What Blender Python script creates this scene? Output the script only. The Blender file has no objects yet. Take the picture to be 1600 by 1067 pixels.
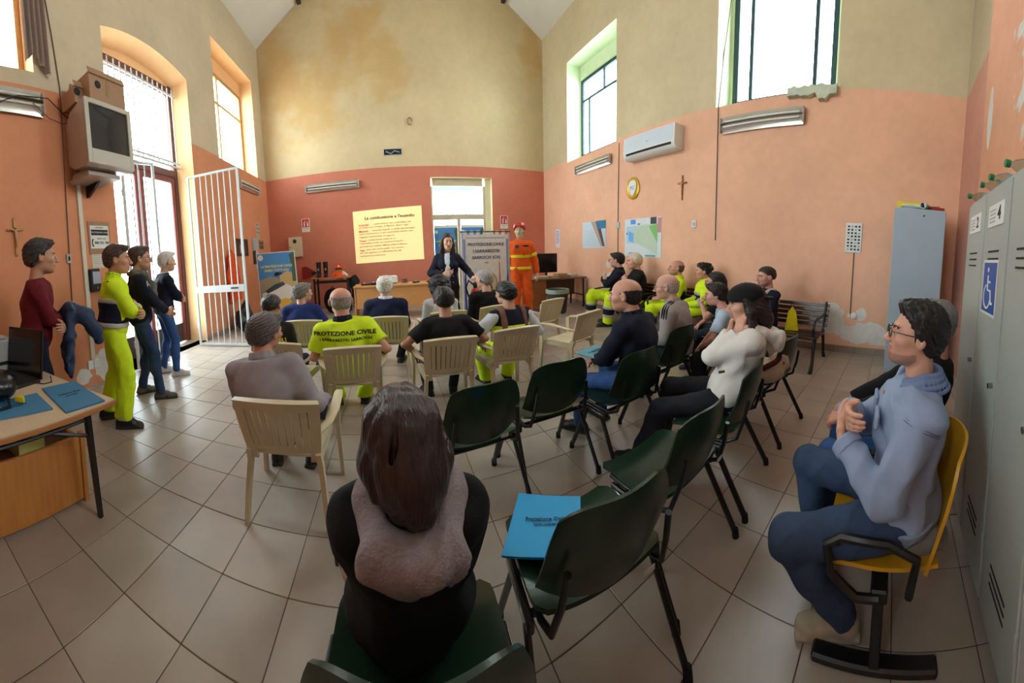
import bpy, bmesh, math, random, time
import numpy as np
from mathutils import Vector, Matrix, Euler
from mathutils.bvhtree import BVHTree
from mathutils.geometry import tessellate_polygon
SC = bpy.context.scene
COL = SC.collection
rnd = random.Random(7)
PI = math.pi
T0 = time.time()

# ------------------------------------------------------------------ camera (a 183 degree sweep panorama)
CAM_H, FPX, CX, CY = 1.475, 502.835, 800.0, 435.71
PITCH, ROLL, YAW = 0.08398, 0.02227, -0.37779
def rotx(a): return Matrix(((1,0,0),(0,math.cos(a),-math.sin(a)),(0,math.sin(a),math.cos(a))))
def roty(a): return Matrix(((math.cos(a),0,-math.sin(a)),(0,1,0),(math.sin(a),0,math.cos(a))))
def rotz(a): return Matrix(((math.cos(a),-math.sin(a),0),(math.sin(a),math.cos(a),0),(0,0,1)))
W2C = roty(ROLL) @ rotx(PITCH) @ rotz(-YAW)          # world -> (right, forward, up)
cam = bpy.data.cameras.new('camera'); camo = bpy.data.objects.new('camera', cam); COL.objects.link(camo)
r_, f_, u_ = W2C[0], W2C[1], W2C[2]
camo.matrix_world = Matrix(((r_[0], u_[0], -f_[0], 0), (r_[1], u_[1], -f_[1], 0), (r_[2], u_[2], -f_[2], CAM_H), (0, 0, 0, 1)))
cam.type = 'PANO'
cam.panorama_type = 'CENTRAL_CYLINDRICAL'
cam.central_cylindrical_range_u_min = (0-CX)/FPX
cam.central_cylindrical_range_u_max = (1600-CX)/FPX
cam.central_cylindrical_range_v_min = -(1067-CY)/FPX
cam.central_cylindrical_range_v_max = CY/FPX
cam.central_cylindrical_radius = 1.0
cam.clip_start = 0.02; cam.clip_end = 200
SC.camera = camo

# ------------------------------------------------------------------ sky, daylight through the openings, exposure
SC.view_settings.view_transform = 'Standard'
SC.view_settings.look = 'None'
SC.view_settings.gamma = 1.0
SC.view_settings.use_curve_mapping = False
SC.view_settings.exposure = 0.0
w = bpy.data.worlds.new('overcast_sky'); SC.world = w; w.use_nodes = True
bg = w.node_tree.nodes['Background']
bg.inputs[0].default_value = (0.88, 0.95, 1.0, 1)
bg.inputs[1].default_value = 17.5
XL, XR, YB, YR = -3.637, 4.951, 9.484, -0.78        # inner faces of the walls
LINE = 4.04                                         # height where orange paint meets cream
EAVE = 8.05
def portal(name, loc, rot, sx, sy):
    l = bpy.data.lights.new(name, 'AREA'); l.shape = 'RECTANGLE'; l.size = sx; l.size_y = sy
    l.cycles.is_portal = True
    o = bpy.data.objects.new(name, l); COL.objects.link(o); o.location = loc; o.rotation_euler = rot
    return o
# each faces into the room (an area light shines along its local -Z)
portal('daylight_door', (XL-.62, 4.15, 2.7), (0, -PI/2, 0), 5.5, 2.0)
portal('daylight_window', (XL-.62, 7.72, 5.4), (0, -PI/2, 0), 3.0, 2.5)
portal('daylight_window', (XL-.62, 1.55, 5.6), (0, -PI/2, 0), 2.9, 1.2)
portal('daylight_window', (XR+.62, 6.95, 5.3), (0, PI/2, 0), 2.9, 2.4)
portal('daylight_window', (XR+.62, 2.14, 5.4), (0, PI/2, 0), 3.0, 2.3)
portal('daylight_window', (2.2, YB+.5, 2.8), (-PI/2, 0, 0), 2.0, 2.0)
# ------------------------------------------------------------------ helpers: objects and labels
def tag(o, label=None, cat=None, group=None, kind=None):
    if label: o['label'] = label
    if cat: o['category'] = cat
    if group: o['group'] = group
    if kind: o['kind'] = kind
    return o
def empty(name, loc=(0,0,0), rz=0, label=None, cat=None, group=None, parent=None, kind=None):
    o = bpy.data.objects.new(name, None); COL.objects.link(o); o.empty_display_size = .1
    o.location = loc; o.rotation_euler = (0, 0, rz)
    if parent: o.parent = parent
    return tag(o, label, cat, group, kind)
def dup(o, parent=None):
    c = o.copy(); COL.objects.link(c)
    if parent: c.parent = parent
    for ch in o.children: dup(ch, c)
    return c
# ------------------------------------------------------------------ helpers: materials
def s2l(c):
    out = []
    for v in c[:3]:
        v = v/255.0
        out.append(v/12.92 if v <= .04045 else ((v+.055)/1.055)**2.4)
    return out
MATS = {}
def mat(name, col, rough=.6, var=.10, scale=6.0, bump=0.0, bscale=None, metal=0.0, spec=.5, stretch=None, emit=None, alpha=None, coat=0):
    if name in MATS: return MATS[name]
    m = bpy.data.materials.new(name); MATS[name] = m; m.use_nodes = True
    nt = m.node_tree; N = nt.nodes; L = nt.links; b = N['Principled BSDF']
    c = s2l(col)
    b.inputs['Roughness'].default_value = rough; b.inputs['Metallic'].default_value = metal
    b.inputs['Specular IOR Level'].default_value = spec
    if coat: b.inputs['Coat Weight'].default_value = coat
    m.diffuse_color = (*c, 1)
    if var or bump:
        tc = N.new('ShaderNodeTexCoord'); mp = N.new('ShaderNodeMapping')
        L.new(tc.outputs['Object'], mp.inputs[0])
        if stretch: mp.inputs['Scale'].default_value = stretch
        nz = N.new('ShaderNodeTexNoise'); nz.inputs['Scale'].default_value = scale; nz.inputs['Detail'].default_value = 5
        L.new(mp.outputs[0], nz.inputs[0])
        rp = N.new('ShaderNodeValToRGB')
        rp.color_ramp.elements[0].position = .25; rp.color_ramp.elements[1].position = .75
        rp.color_ramp.elements[0].color = (*[v*(1-var) for v in c], 1)
        rp.color_ramp.elements[1].color = (*[min(1, v*(1+var)) for v in c], 1)
        L.new(nz.outputs[0], rp.inputs[0]); L.new(rp.outputs[0], b.inputs['Base Color'])
        if bump:
            n2 = N.new('ShaderNodeTexNoise'); n2.inputs['Scale'].default_value = bscale or scale*8; n2.inputs['Detail'].default_value = 4
            L.new(mp.outputs[0], n2.inputs[0])
            bp = N.new('ShaderNodeBump'); bp.inputs['Strength'].default_value = bump; bp.inputs['Distance'].default_value = .01
            L.new(n2.outputs[0], bp.inputs['Height']); L.new(bp.outputs[0], b.inputs['Normal'])
    else:
        b.inputs['Base Color'].default_value = (*c, 1)
    if emit:
        b.inputs['Emission Color'].default_value = (*c, 1); b.inputs['Emission Strength'].default_value = emit
    if alpha is not None: b.inputs['Alpha'].default_value = alpha
    return m
def glass_mat(name='window_glass', tint=(245,250,250), refl=.08):
    if name in MATS: return MATS[name]
    m = bpy.data.materials.new(name); MATS[name] = m; m.use_nodes = True
    nt = m.node_tree; N = nt.nodes; L = nt.links; N.remove(N['Principled BSDF'])
    t = N.new('ShaderNodeBsdfTransparent'); t.inputs[0].default_value = (*s2l(tint), 1)
    g = N.new('ShaderNodeBsdfGlossy'); g.inputs['Roughness'].default_value = .05
    fr = N.new('ShaderNodeLayerWeight'); fr.inputs[0].default_value = .15
    mm = N.new('ShaderNodeMath'); mm.operation = 'MULTIPLY'; mm.inputs[1].default_value = .5
    mx = N.new('ShaderNodeMixShader'); L.new(fr.outputs['Fresnel'], mm.inputs[0]); L.new(mm.outputs[0], mx.inputs[0])
    L.new(t.outputs[0], mx.inputs[1]); L.new(g.outputs[0], mx.inputs[2]); L.new(mx.outputs[0], N['Material Output'].inputs[0])
    return m
# ------------------------------------------------------------------ helpers: meshes
class MB:
    def __init__(s): s.v = []; s.f = []; s.m = []
    def add(s, vs, fs, mi=0):
        o = len(s.v); s.v += [tuple(p) for p in vs]; s.f += [tuple(i+o for i in f) for f in fs]; s.m += [mi]*len(fs); return s
    def box(s, c, h, R=None, mi=0, ch=0.0):
        """box with centre c, HALF sizes h, optional rotation R, chamfer ch"""
        hx, hy, hz = h; R = R or Matrix.Identity(3); c = Vector(c)
        if ch <= 0:
            vs = [Vector((x*hx, y*hy, z*hz)) for x in (-1,1) for y in (-1,1) for z in (-1,1)]
            fs = [(0,1,3,2),(4,6,7,5),(0,4,5,1),(2,3,7,6),(0,2,6,4),(1,5,7,3)]
        else:
            ch = min(ch, hx*.9, hy*.9, hz*.9); vs = []; ix = {}
            for x in (-1,1):
                for y in (-1,1):
                    for z in (-1,1):
                        for a in range(3):
                            p = [x*(hx-ch), y*(hy-ch), z*(hz-ch)]; p[a] += (x,y,z)[a]*ch
                            ix[(x,y,z,a)] = len(vs); vs.append(Vector(p))
            fs = []
            def q(*k): fs.append(tuple(ix[t] for t in k))
            for s1 in (-1,1):
                k = [(s1,-1,-1,0),(s1,1,-1,0),(s1,1,1,0),(s1,-1,1,0)]; q(*(k if s1>0 else k[::-1]))
                k = [(-1,s1,-1,1),(-1,s1,1,1),(1,s1,1,1),(1,s1,-1,1)]; q(*(k if s1>0 else k[::-1]))
                k = [(-1,-1,s1,2),(1,-1,s1,2),(1,1,s1,2),(-1,1,s1,2)]; q(*(k if s1>0 else k[::-1]))
            for a in (-1,1):
                for b in (-1,1):
                    k = [(a,b,-1,0),(a,b,-1,1),(a,b,1,1),(a,b,1,0)]; q(*(k if a*b>0 else k[::-1]))
                    k = [(a,-1,b,2),(a,-1,b,0),(a,1,b,0),(a,1,b,2)]; q(*(k if a*b<0 else k[::-1]))
                    k = [(-1,a,b,1),(-1,a,b,2),(1,a,b,2),(1,a,b,1)]; q(*(k if a*b<0 else k[::-1]))
            for x in (-1,1):
                for y in (-1,1):
                    for z in (-1,1):
                        k = [(x,y,z,0),(x,y,z,1),(x,y,z,2)]; q(*(k if x*y*z>0 else k[::-1]))
        s.add([c + R @ p for p in vs], fs, mi); return s
    def bx(s, x0, x1, y0, y1, z0, z1, mi=0, ch=0.0):
        return s.box(((x0+x1)/2,(y0+y1)/2,(z0+z1)/2), (abs(x1-x0)/2,abs(y1-y0)/2,abs(z1-z0)/2), None, mi, ch)
    def tube(s, pts, r, n=8, mi=0, cap=True, flat=None, up=None):
        """swept tube; r number or list; flat=(a,b) gives an oval/rect-ish profile scale"""
        pts = [Vector(p) for p in pts]; k = len(pts)
        rs = r if isinstance(r, (list, tuple)) else [r]*k
        base = len(s.v); vs = []; prev = None
        for i, p in enumerate(pts):
            t = (pts[min(i+1,k-1)] - pts[max(i-1,0)]).normalized()
            if prev is None:
                a = Vector(up) if up else (Vector((0,0,1)) if abs(t.z) < .9 else Vector((1,0,0)))
            else: a = prev
            a = (a - t*a.dot(t)).normalized(); prev = a; b = t.cross(a)
            fa, fb = flat or (1,1)
            for j in range(n):
                th = 2*PI*j/n + PI/n
                vs.append(p + a*(math.cos(th)*rs[i]*fa) + b*(math.sin(th)*rs[i]*fb))
        fs = [(i*n+j, i*n+(j+1)%n, (i+1)*n+(j+1)%n, (i+1)*n+j) for i in range(k-1) for j in range(n)]
        if cap: fs += [tuple(range(n))[::-1], tuple((k-1)*n+j for j in range(n))]
        s.add(vs, fs, mi); return s
    def lathe(s, prof, c=(0,0,0), n=20, mi=0, R=None):
        """profile [(r,z)] turned round z"""
        R = R or Matrix.Identity(3); c = Vector(c); k = len(prof); vs = []
        for r, z in prof:
            for j in range(n): vs.append(c + R @ Vector((r*math.cos(2*PI*j/n), r*math.sin(2*PI*j/n), z)))
        fs = [(i*n+j, i*n+(j+1)%n, (i+1)*n+(j+1)%n, (i+1)*n+j) for i in range(k-1) for j in range(n)]
        if prof[0][0] > 1e-6: fs.append(tuple(range(n))[::-1])
        if prof[-1][0] > 1e-6: fs.append(tuple((k-1)*n+j for j in range(n)))
        s.add(vs, fs, mi); return s
    def prism(s, poly, a, b, org=(0,0,0), R=None, mi=0, mi_side=None):
        """polygon (u,v) counter-clockwise, extruded along w from a to b; frame R columns = u,v,w"""
        R = R or Matrix.Identity(3); o = Vector(org); n = len(poly)
        vs = [o + R @ Vector((u,v,a)) for u, v in poly] + [o + R @ Vector((u,v,b)) for u, v in poly]
        s.add(vs, [tuple(range(n))[::-1], tuple(range(n,2*n))], mi)
        base = len(s.v)-2*n
        for i in range(n):
            j = (i+1)%n; s.f.append((base+i, base+j, base+n+j, base+n+i)); s.m.append(mi if mi_side is None else mi_side)
        return s
    def patch(s, f, nu, nv, th, mi=0):
        """solid sheet: f(u,v) in 0..1 gives the mid surface, th thickness"""
        g = [[Vector(f(i/nu, j/nv)) for i in range(nu+1)] for j in range(nv+1)]
        T, B = [], []
        for j in range(nv+1):
            for i in range(nu+1):
                du = g[j][min(i+1,nu)] - g[j][max(i-1,0)]; dv = g[min(j+1,nv)][i] - g[max(j-1,0)][i]
                n = du.cross(dv); n = n.normalized() if n.length > 1e-9 else Vector((0,0,1))
                T.append(g[j][i] + n*th/2); B.append(g[j][i] - n*th/2)
        w_ = nu+1; N = len(T); fs = []
        for j in range(nv):
            for i in range(nu):
                a = j*w_+i; fs.append((a, a+1, a+w_+1, a+w_)); fs.append((N+a, N+a+w_, N+a+w_+1, N+a+1))
        for i in range(nu):
            fs.append((i, N+i, N+i+1, i+1)); a = nv*w_+i; fs.append((a, a+1, N+a+1, N+a))
        for j in range(nv):
            a = j*w_; fs.append((a, a+w_, N+a+w_, N+a)); a = j*w_+nu; fs.append((a, N+a, N+a+w_, a+w_))
        s.add(T+B, fs, mi); return s
    def blob(s, c, r, n=10, m=7, mi=0, R=None):
        R = R or Matrix.Identity(3)
        pr = [(math.sin(PI*i/m), -math.cos(PI*i/m)) for i in range(m+1)]
        vs = []; c = Vector(c)
        for a, z in pr:
            for j in range(n): vs.append(c + R @ Vector((r[0]*a*math.cos(2*PI*j/n), r[1]*a*math.sin(2*PI*j/n), r[2]*z)))
        fs = [(i*n+j, i*n+(j+1)%n, (i+1)*n+(j+1)%n, (i+1)*n+j) for i in range(m) for j in range(n)]
        s.add(vs, fs, mi); return s
    def build(s, name, mats, parent=None, smooth=True, ang=.6, loc=None):
        me = bpy.data.meshes.new(name); me.from_pydata([tuple(p) for p in s.v], [], s.f)
        mats = mats if isinstance(mats, (list, tuple)) else [mats]
        for m in mats: me.materials.append(m)
        if len(mats) > 1: me.polygons.foreach_set('material_index', s.m)
        if smooth:
            me.polygons.foreach_set('use_smooth', [True]*len(me.polygons))
            me.set_sharp_from_angle(angle=ang)
        me.validate(); me.update()
        o = bpy.data.objects.new(name, me); COL.objects.link(o)
        if parent: o.parent = parent
        if loc: o.location = loc
        return o
def frame(u, v, w=None):
    u = Vector(u).normalized(); v = Vector(v).normalized(); w = Vector(w) if w else u.cross(v)
    return Matrix((u, v, w)).transposed()
def slab(poly, holes, org, R, th, name, mats, parent=None, reveal=1):
    """wall: polygon with holes in (u,v); front face at w=0 looking along +w, back face at w=-th; hole sides use material `reveal`"""
    o = Vector(org); mb = MB()
    loops = [poly] + holes
    flat = [p for l in loops for p in l]
    tris = tessellate_polygon([[Vector((p[0], p[1], 0)) for p in l] for l in loops])
    n = len(flat)
    vs = [o + R @ Vector((p[0], p[1], 0)) for p in flat] + [o + R @ Vector((p[0], p[1], -th)) for p in flat]
    fs = []
    for t in tris:
        a, b, c = [Vector((*flat[i], 0)) for i in t]
        t = tuple(t) if (b-a).cross(c-a).z > 0 else tuple(t)[::-1]
        fs.append(t); fs.append(tuple(i+n for i in t)[::-1])
    mb.add(vs, fs, 0)
    k = 0
    for li, l in enumerate(loops):
        m_ = len(l)
        area = sum(l[i][0]*l[(i+1)%m_][1]-l[(i+1)%m_][0]*l[i][1] for i in range(m_))
        for i in range(m_):
            a, b = k+i, k+(i+1)%m_
            f = (a, a+n, b+n, b)
            if (li == 0) != (area > 0): f = f[::-1]
            mb.f.append(f); mb.m.append(reveal if li else 0)
        k += m_
    return mb.build(name, mats, parent, smooth=False)
def text(s, size, mat_, parent, loc, R, name='lettering', align='CENTER', ext=.001, sx=1.0, bold=0.0, shear=0.0):
    """flat lettering as a mesh of its own"""
    cu = bpy.data.curves.new('t', 'FONT'); cu.body = s; cu.size = size; cu.align_x = align; cu.align_y = 'CENTER'
    cu.extrude = ext; cu.offset = bold; cu.resolution_u = 2; cu.shear = shear
    o = bpy.data.objects.new('t', cu); COL.objects.link(o)
    me = bpy.data.meshes.new_from_object(o.evaluated_get(bpy.context.evaluated_depsgraph_get())); bpy.data.objects.remove(o)
    me.name = name; me.materials.clear(); me.materials.append(mat_)
    me.transform(R.to_4x4() @ Matrix.Diagonal((sx,1,1,1)))
    o = bpy.data.objects.new(name, me); COL.objects.link(o); o.location = Vector(loc)
    if parent: o.parent = parent
    return o
RB = frame((1,0,0), (0,0,1), (0,-1,0))     # on the far wall, read from inside the room (normal -Y)
RL = frame((0,1,0), (0,0,1), (1,0,0))      # on the left wall (normal +X)
RR = frame((0,-1,0), (0,0,1), (-1,0,0))    # on the right wall (normal -X)
RF = frame((-1,0,0), (0,0,1), (0,1,0))     # on the near wall (normal +Y)
# ================================================================== THE ROOM
def wall_mat(name, low, high, axis, patches=(), stains=(), line=LINE, rag=2.6, stain_col=(196,146,66), peel_col=(236,231,224)):
    """two-coat wall paint: `low` below the paint line, `high` above; patches = bare plaster, stains = old damp marks (along, z, ra, rz)"""
    m = bpy.data.materials.new(name); m.use_nodes = True; nt = m.node_tree; N = nt.nodes; L = nt.links; b = N['Principled BSDF']
    b.inputs['Roughness'].default_value = .75; b.inputs['Specular IOR Level'].default_value = .25
    g = N.new('ShaderNodeNewGeometry'); sp = N.new('ShaderNodeSeparateXYZ'); L.new(g.outputs['Position'], sp.inputs[0])
    def noise(scale, det=5, src=None):
        n = N.new('ShaderNodeTexNoise'); n.inputs['Scale'].default_value = scale; n.inputs['Detail'].default_value = det
        L.new(g.outputs['Position'], n.inputs[0]); return n.outputs[0]
    def math_(op, a, bb, clamp=False):
        n = N.new('ShaderNodeMath'); n.operation = op; n.use_clamp = clamp
        for i, x in enumerate((a, bb)):
            if isinstance(x, (int, float)): n.inputs[i].default_value = x
            else: L.new(x, n.inputs[i])
        return n.outputs[0]
    def mix(f, a, bb):
        n = N.new('ShaderNodeMix'); n.data_type = 'RGBA'
        L.new(f, n.inputs[0])
        for i, x in ((6, a), (7, bb)):
            if isinstance(x, tuple): n.inputs[i].default_value = (*s2l(x), 1)
            else: L.new(x, n.inputs[i])
        return n.outputs[2]
    n1 = noise(.9); n2 = noise(7.0); n3 = noise(30.0)
    def mottled(c, amt):
        d = tuple(v*(1-amt) for v in c); h = tuple(min(255, v*(1+amt)) for v in c)
        f = math_('ADD', math_('MULTIPLY', n1, .7), math_('MULTIPLY', n2, .3))
        f = math_('MULTIPLY', math_('SUBTRACT', f, .3), 2.5, True)
        return mix(f, d, h)
    zz = math_('ADD', sp.outputs[2], math_('MULTIPLY', math_('SUBTRACT', n3, .5), .012))
    along = sp.outputs[axis]
    def ell(lst, sharp, nz, amp):
        tot = None
        for a0, z0, ra, rz in lst:
            da = math_('DIVIDE', math_('SUBTRACT', along, a0), ra); dz = math_('DIVIDE', math_('SUBTRACT', sp.outputs[2], z0), rz)
            d = math_('SUBTRACT', 1.0, math_('ADD', math_('MULTIPLY', da, da), math_('MULTIPLY', dz, dz)))
            tot = d if tot is None else math_('MAXIMUM', tot, d)
        tot = math_('ADD', tot, math_('MULTIPLY', math_('SUBTRACT', nz, .5), amp))
        return math_('MULTIPLY', tot, sharp, True)
    hi = mottled(high, .05)
    if stains:
        f = math_('MULTIPLY', ell(stains, 1.1, noise(1.6, 8), 3.2), .45)
        hi = mix(f, hi, stain_col)
    base = mix(math_('GREATER_THAN', zz, line), mottled(low, .05), hi)
    hgt = n3
    if patches:
        pm = ell(patches, 14.0, noise(5.0, 8), rag)
        base = mix(pm, base, mix(noise(12), tuple(v*.86 for v in peel_col), peel_col))
        hgt = math_('SUBTRACT', n3, math_('MULTIPLY', pm, 1.5))
    L.new(base, b.inputs['Base Color'])
    bp = N.new('ShaderNodeBump'); bp.inputs['Strength'].default_value = .25; bp.inputs['Distance'].default_value = .006
    L.new(hgt, bp.inputs['Height']); L.new(bp.outputs[0], b.inputs['Normal'])
    MATS[name] = m; return m
ORANGE, CREAM = (223,140,100), (208,192,158)
M_left = wall_mat('left_wall_paint', (214,144,106), (206,188,158), 1,
                  patches=[(2.95,.22,.30,.26),(3.08,.42,.12,.16),(2.45,.16,.16,.10)])
M_right = wall_mat('right_wall_paint', (234,182,152), CREAM, 1,
                   patches=[(.42,.34,.5,.16),(1.05,.52,.3,.26),(.1,.25,.4,.1),(.5,.62,.1,.1),(6.2,.7,.22,.28),(6.15,1.15,.1,.1)])
M_back = wall_mat('far_wall_paint', (200,122,98), (206,186,146), 0,
                  stains=[(-2.2,6.3,1.5,1.5),(-.7,7.6,1.3,1.5),(-3.2,7.2,.7,1.6),(.2,6.6,.8,.8),(4.6,7.6,.5,.9)])
M_rear = wall_mat('near_wall_shaded_paint', (206,150,134), (196,180,152), 0)  # mauve lower tone carries the shade of the recessed bay in its colour
M_pier = wall_mat('near_pier_paint', (222,160,128), (222,160,128), 0,
                  patches=[(.2,3.7,2.2,2.4),(3.0,2.9,.08,.3)], rag=1.0, peel_col=(226,220,212))
M_cream_rev = mat('cream_reveal_paint', (232,226,190), .8, .05, 3)
M_warm_rev = mat('warm_reveal_paint', (234,190,140), .8, .05, 3)
M_pale_rev = mat('green_lit_reveal_paint', (214,228,192), .8, .05, 3)  # green tint of the light on the window reveals, put into the colour
M_ceil = mat('ceiling_plaster', (222,219,212), .9, .04, 2)
TH = .6
Y0, Y1 = YR-.3, YB+.1
# left wall: arched doorway, two high windows
def arch(u0, u1, z0, zs, za, n=14):
    """opening with a segmental arch: sides to zs, crown at za"""
    w_ = (u1-u0)/2; h = za-zs; R_ = (w_*w_+h*h)/(2*h); cz = za-R_; a0 = math.asin(w_/R_)
    pts = [(u0, z0), (u1, z0)]
    for i in range(n+1):
        a = a0 - 2*a0*i/n; pts.append(((u0+u1)/2 + R_*math.sin(a), cz + R_*math.cos(a)))
    return pts
DU0, DU1 = 3.3, 5.5
hole_door = arch(DU0, DU1, .0, 5.30, 5.46)
w_left2 = (6.62, 8.86, 4.02, 6.80); w_left1 = (1.1, 2.08, 4.24, 6.9)
def rect(t): return [(t[0],t[2]),(t[1],t[2]),(t[1],t[3]),(t[0],t[3])]
o = slab([(Y0,-.02),(Y1,-.02),(Y1,EAVE+.6),(Y0,EAVE+.6)],
         [hole_door, rect(w_left2), rect(w_left1)], (XL,0,0), RL, TH, 'wall_left', [M_left, M_warm_rev])
tag(o, kind='structure')
# right wall: two high windows; u runs along -Y
w_r1 = (5.88, 8.02, 3.98, 6.67); w_r2 = (1.08, 3.2, 4.02, 6.9)
def rectn(t): return [(-t[1],t[2]),(-t[0],t[2]),(-t[0],t[3]),(-t[1],t[3])]
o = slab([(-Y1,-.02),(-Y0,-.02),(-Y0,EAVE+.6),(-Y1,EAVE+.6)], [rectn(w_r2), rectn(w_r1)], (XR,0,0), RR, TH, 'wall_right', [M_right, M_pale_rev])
tag(o, kind='structure')
# far wall: gable, doorway with a fanlight
XM = (XL+XR)/2; RIDGE = EAVE + (XM-XL)*.68
w_b = (1.30, 3.17, .0, 3.72)
o = slab([(XL-TH,-.02),(XR+TH,-.02),(XR+TH,EAVE),(XM,RIDGE+.4),(XL-TH,EAVE)], [rect(w_b)], (0,YB,0), RB, .4, 'wall_back', [M_back, M_cream_rev])
tag(o, kind='structure')
# near wall behind the lockers: recessed bay and the peeling pier
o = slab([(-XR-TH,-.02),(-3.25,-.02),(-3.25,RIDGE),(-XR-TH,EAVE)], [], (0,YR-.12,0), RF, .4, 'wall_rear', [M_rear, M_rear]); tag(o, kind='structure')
o = slab([(-3.25,-.02),(-XL+TH,-.02),(-XL+TH,EAVE),(-XM,RIDGE+.4),(-3.25,RIDGE-.8)], [], (0,YR,0), RF, .5, 'wall_near', [M_pier, M_pier]); tag(o, kind='structure')
# ceiling: two slopes, eaves, stub ends of the tie beams
for nm, xa, xb in (('ceiling_left', XL, XM), ('ceiling_right', XR, XM)):
    mb = MB(); xo = xa + (xa-xb)*.12; zo = EAVE - abs(xa-xb)*.12*.68
    a = [(xo,YR-.6,zo),(xb,YR-.6,RIDGE),(xb,YB+.3,RIDGE),(xo,YB+.3,zo)]
    mb.add([Vector(p) for p in a]+[Vector(p)+Vector((0,0,.25)) for p in a], [(0,1,2,3),(7,6,5,4),(0,4,5,1),(1,5,6,2),(2,6,7,3),(3,7,4,0)])
    tag(mb.build(nm, M_ceil, smooth=False), kind='structure')
M_wood_dk = mat('dark_beam_wood', (70,58,48), .8, .2, 10)
for x in (-2.2, 3.66):
    zc = EAVE + min(x-XL, XR-x)*.68
    mb = MB(); mb.bx(x-.06, x+.06, YR, YB, zc-.14, zc+.02, ch=.01)
    tag(mb.build('trim_1' if x<0 else 'trim_2', M_wood_dk), kind='structure')
# ---- floor of square stone-look tiles laid straight: 300 nearest as single pieces, the rest joined
TS, TX, TY = 1/3., .15, .25
M_grout = mat('tile_grout', (96,84,74), .95, .2, 20)
M_tiles = []
def tile_mat(name, col):
    m = mat(name, col, .34, .10, 3.2, bump=.05, bscale=40, spec=.45); return m
for i, c in enumerate(((172,160,149),(166,153,142),(177,166,155),(168,157,147))): M_tiles.append(tile_mat('floor_tile_%d' % i, c))
fb = MB(); fb.bx(XL-.6, XR+.6, YR-.7, YB+.6, -.12, -.003)
floor = tag(fb.build('floor', M_grout, smooth=False), kind='structure')
tm = MB(); g = .0022; hh = TS/2-g
tm.box((0,0,-.006), (hh,hh,.006), None, 0, .0016)
tmeshes = []
for m in M_tiles:
    t = tm.build('tile', m, smooth=False); tmeshes.append(t.data); bpy.data.objects.remove(t)
cells = []
for i in range(-13, 17):
    for j in range(-5, 30):
        x, y = TX+(i+.5)*TS, TY+(j+.5)*TS
        if XL-.2 < x < XR+.2 and YR-.3 < y < YB+.2 or (XL-.7 < x < XL and DU0 < y < DU1):
            az = math.atan2(x, y)
            vis = -1.35 < az < 2.1
            cells.append((0 if vis else 1, math.hypot(x, y), x, y))
cells.sort()
rest = MB()
rt = random.Random(3)
for k, (q, d, x, y) in enumerate(cells):
    dz = rt.uniform(-.0012, .0008)
    if k < 298:
        o = bpy.data.objects.new('tile', tmeshes[rt.randrange(4)]); COL.objects.link(o); o.parent = floor
        o.location = (x, y, dz)
        o.rotation_euler = (rt.uniform(-.002,.002), rt.uniform(-.002,.002), rt.randrange(4)*PI/2 + rt.uniform(-.003,.003))
    else:
        rest.box((x,y,-.006+dz), (hh,hh,.006), None, rt.randrange(4), .0016)
o = rest.build('far_tiles', M_tiles, floor, smooth=False); o['kind'] = 'stuff'
# ---- skirting tiles
M_skirt = mat('skirting_tile', (150,132,118), .5, .12, 5)
def skirting(name, p0, p1, nrm, h=.1):
    p0, p1 = Vector(p0), Vector(p1); d = (p1-p0); L_ = d.length; d.normalize(); n = Vector(nrm); R = frame(d, (0,0,1), d.cross(Vector((0,0,1))))
    root = tag(MB().box((p0+p1)/2 + Vector((0,0,h/2)) + n*.003, (L_/2,h/2-.002,.003), frame(d,(0,0,1))).build(name, M_grout, smooth=False), kind='structure')
    k = int(L_/TS)
    me = None
    for i in range(k):
        c = p0 + d*(TS*(i+.5)) + Vector((0,0,h/2)) + n*.008
        if me is None:
            mb = MB(); mb.box((0,0,0), (TS/2-.002,h/2,.006), None, 0, .002); t = mb.build('skirting_tile', M_skirt, smooth=False); me = t.data; bpy.data.objects.remove(t)
        o = bpy.data.objects.new('skirting_tile', me); COL.objects.link(o); o.parent = root
        M4 = frame(d,(0,0,1)).to_4x4(); M4.translation = c; o.matrix_basis = M4
skirting('baseboard_right', (XR,YR,0), (XR,YB,0), (-1,0,0), .11)
skirting('baseboard_left', (XL,DU1+.02,0), (XL,YB,0), (1,0,0), .09)
skirting('baseboard_back', (XL,YB,0), (w_b[0]-.02,YB,0), (0,-1,0), .09)
skirting('baseboard_rear', (.3,YR,0), (3.2,YR,0), (0,1,0), .09)
# ---- outside ground and a pale wall across the yard
M_out = mat('outdoor_concrete', (225,222,214), .9, .08, 1.5)
tag(MB().bx(-30,-3.9,-12,26,-.14,-.05).build('ground_outside', M_out, smooth=False), kind='structure')
tag(MB().bx(-3.8,12,YB+.45,YB+12,-.14,-.05).build('ground_yard', M_out, smooth=False), kind='structure')

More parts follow.
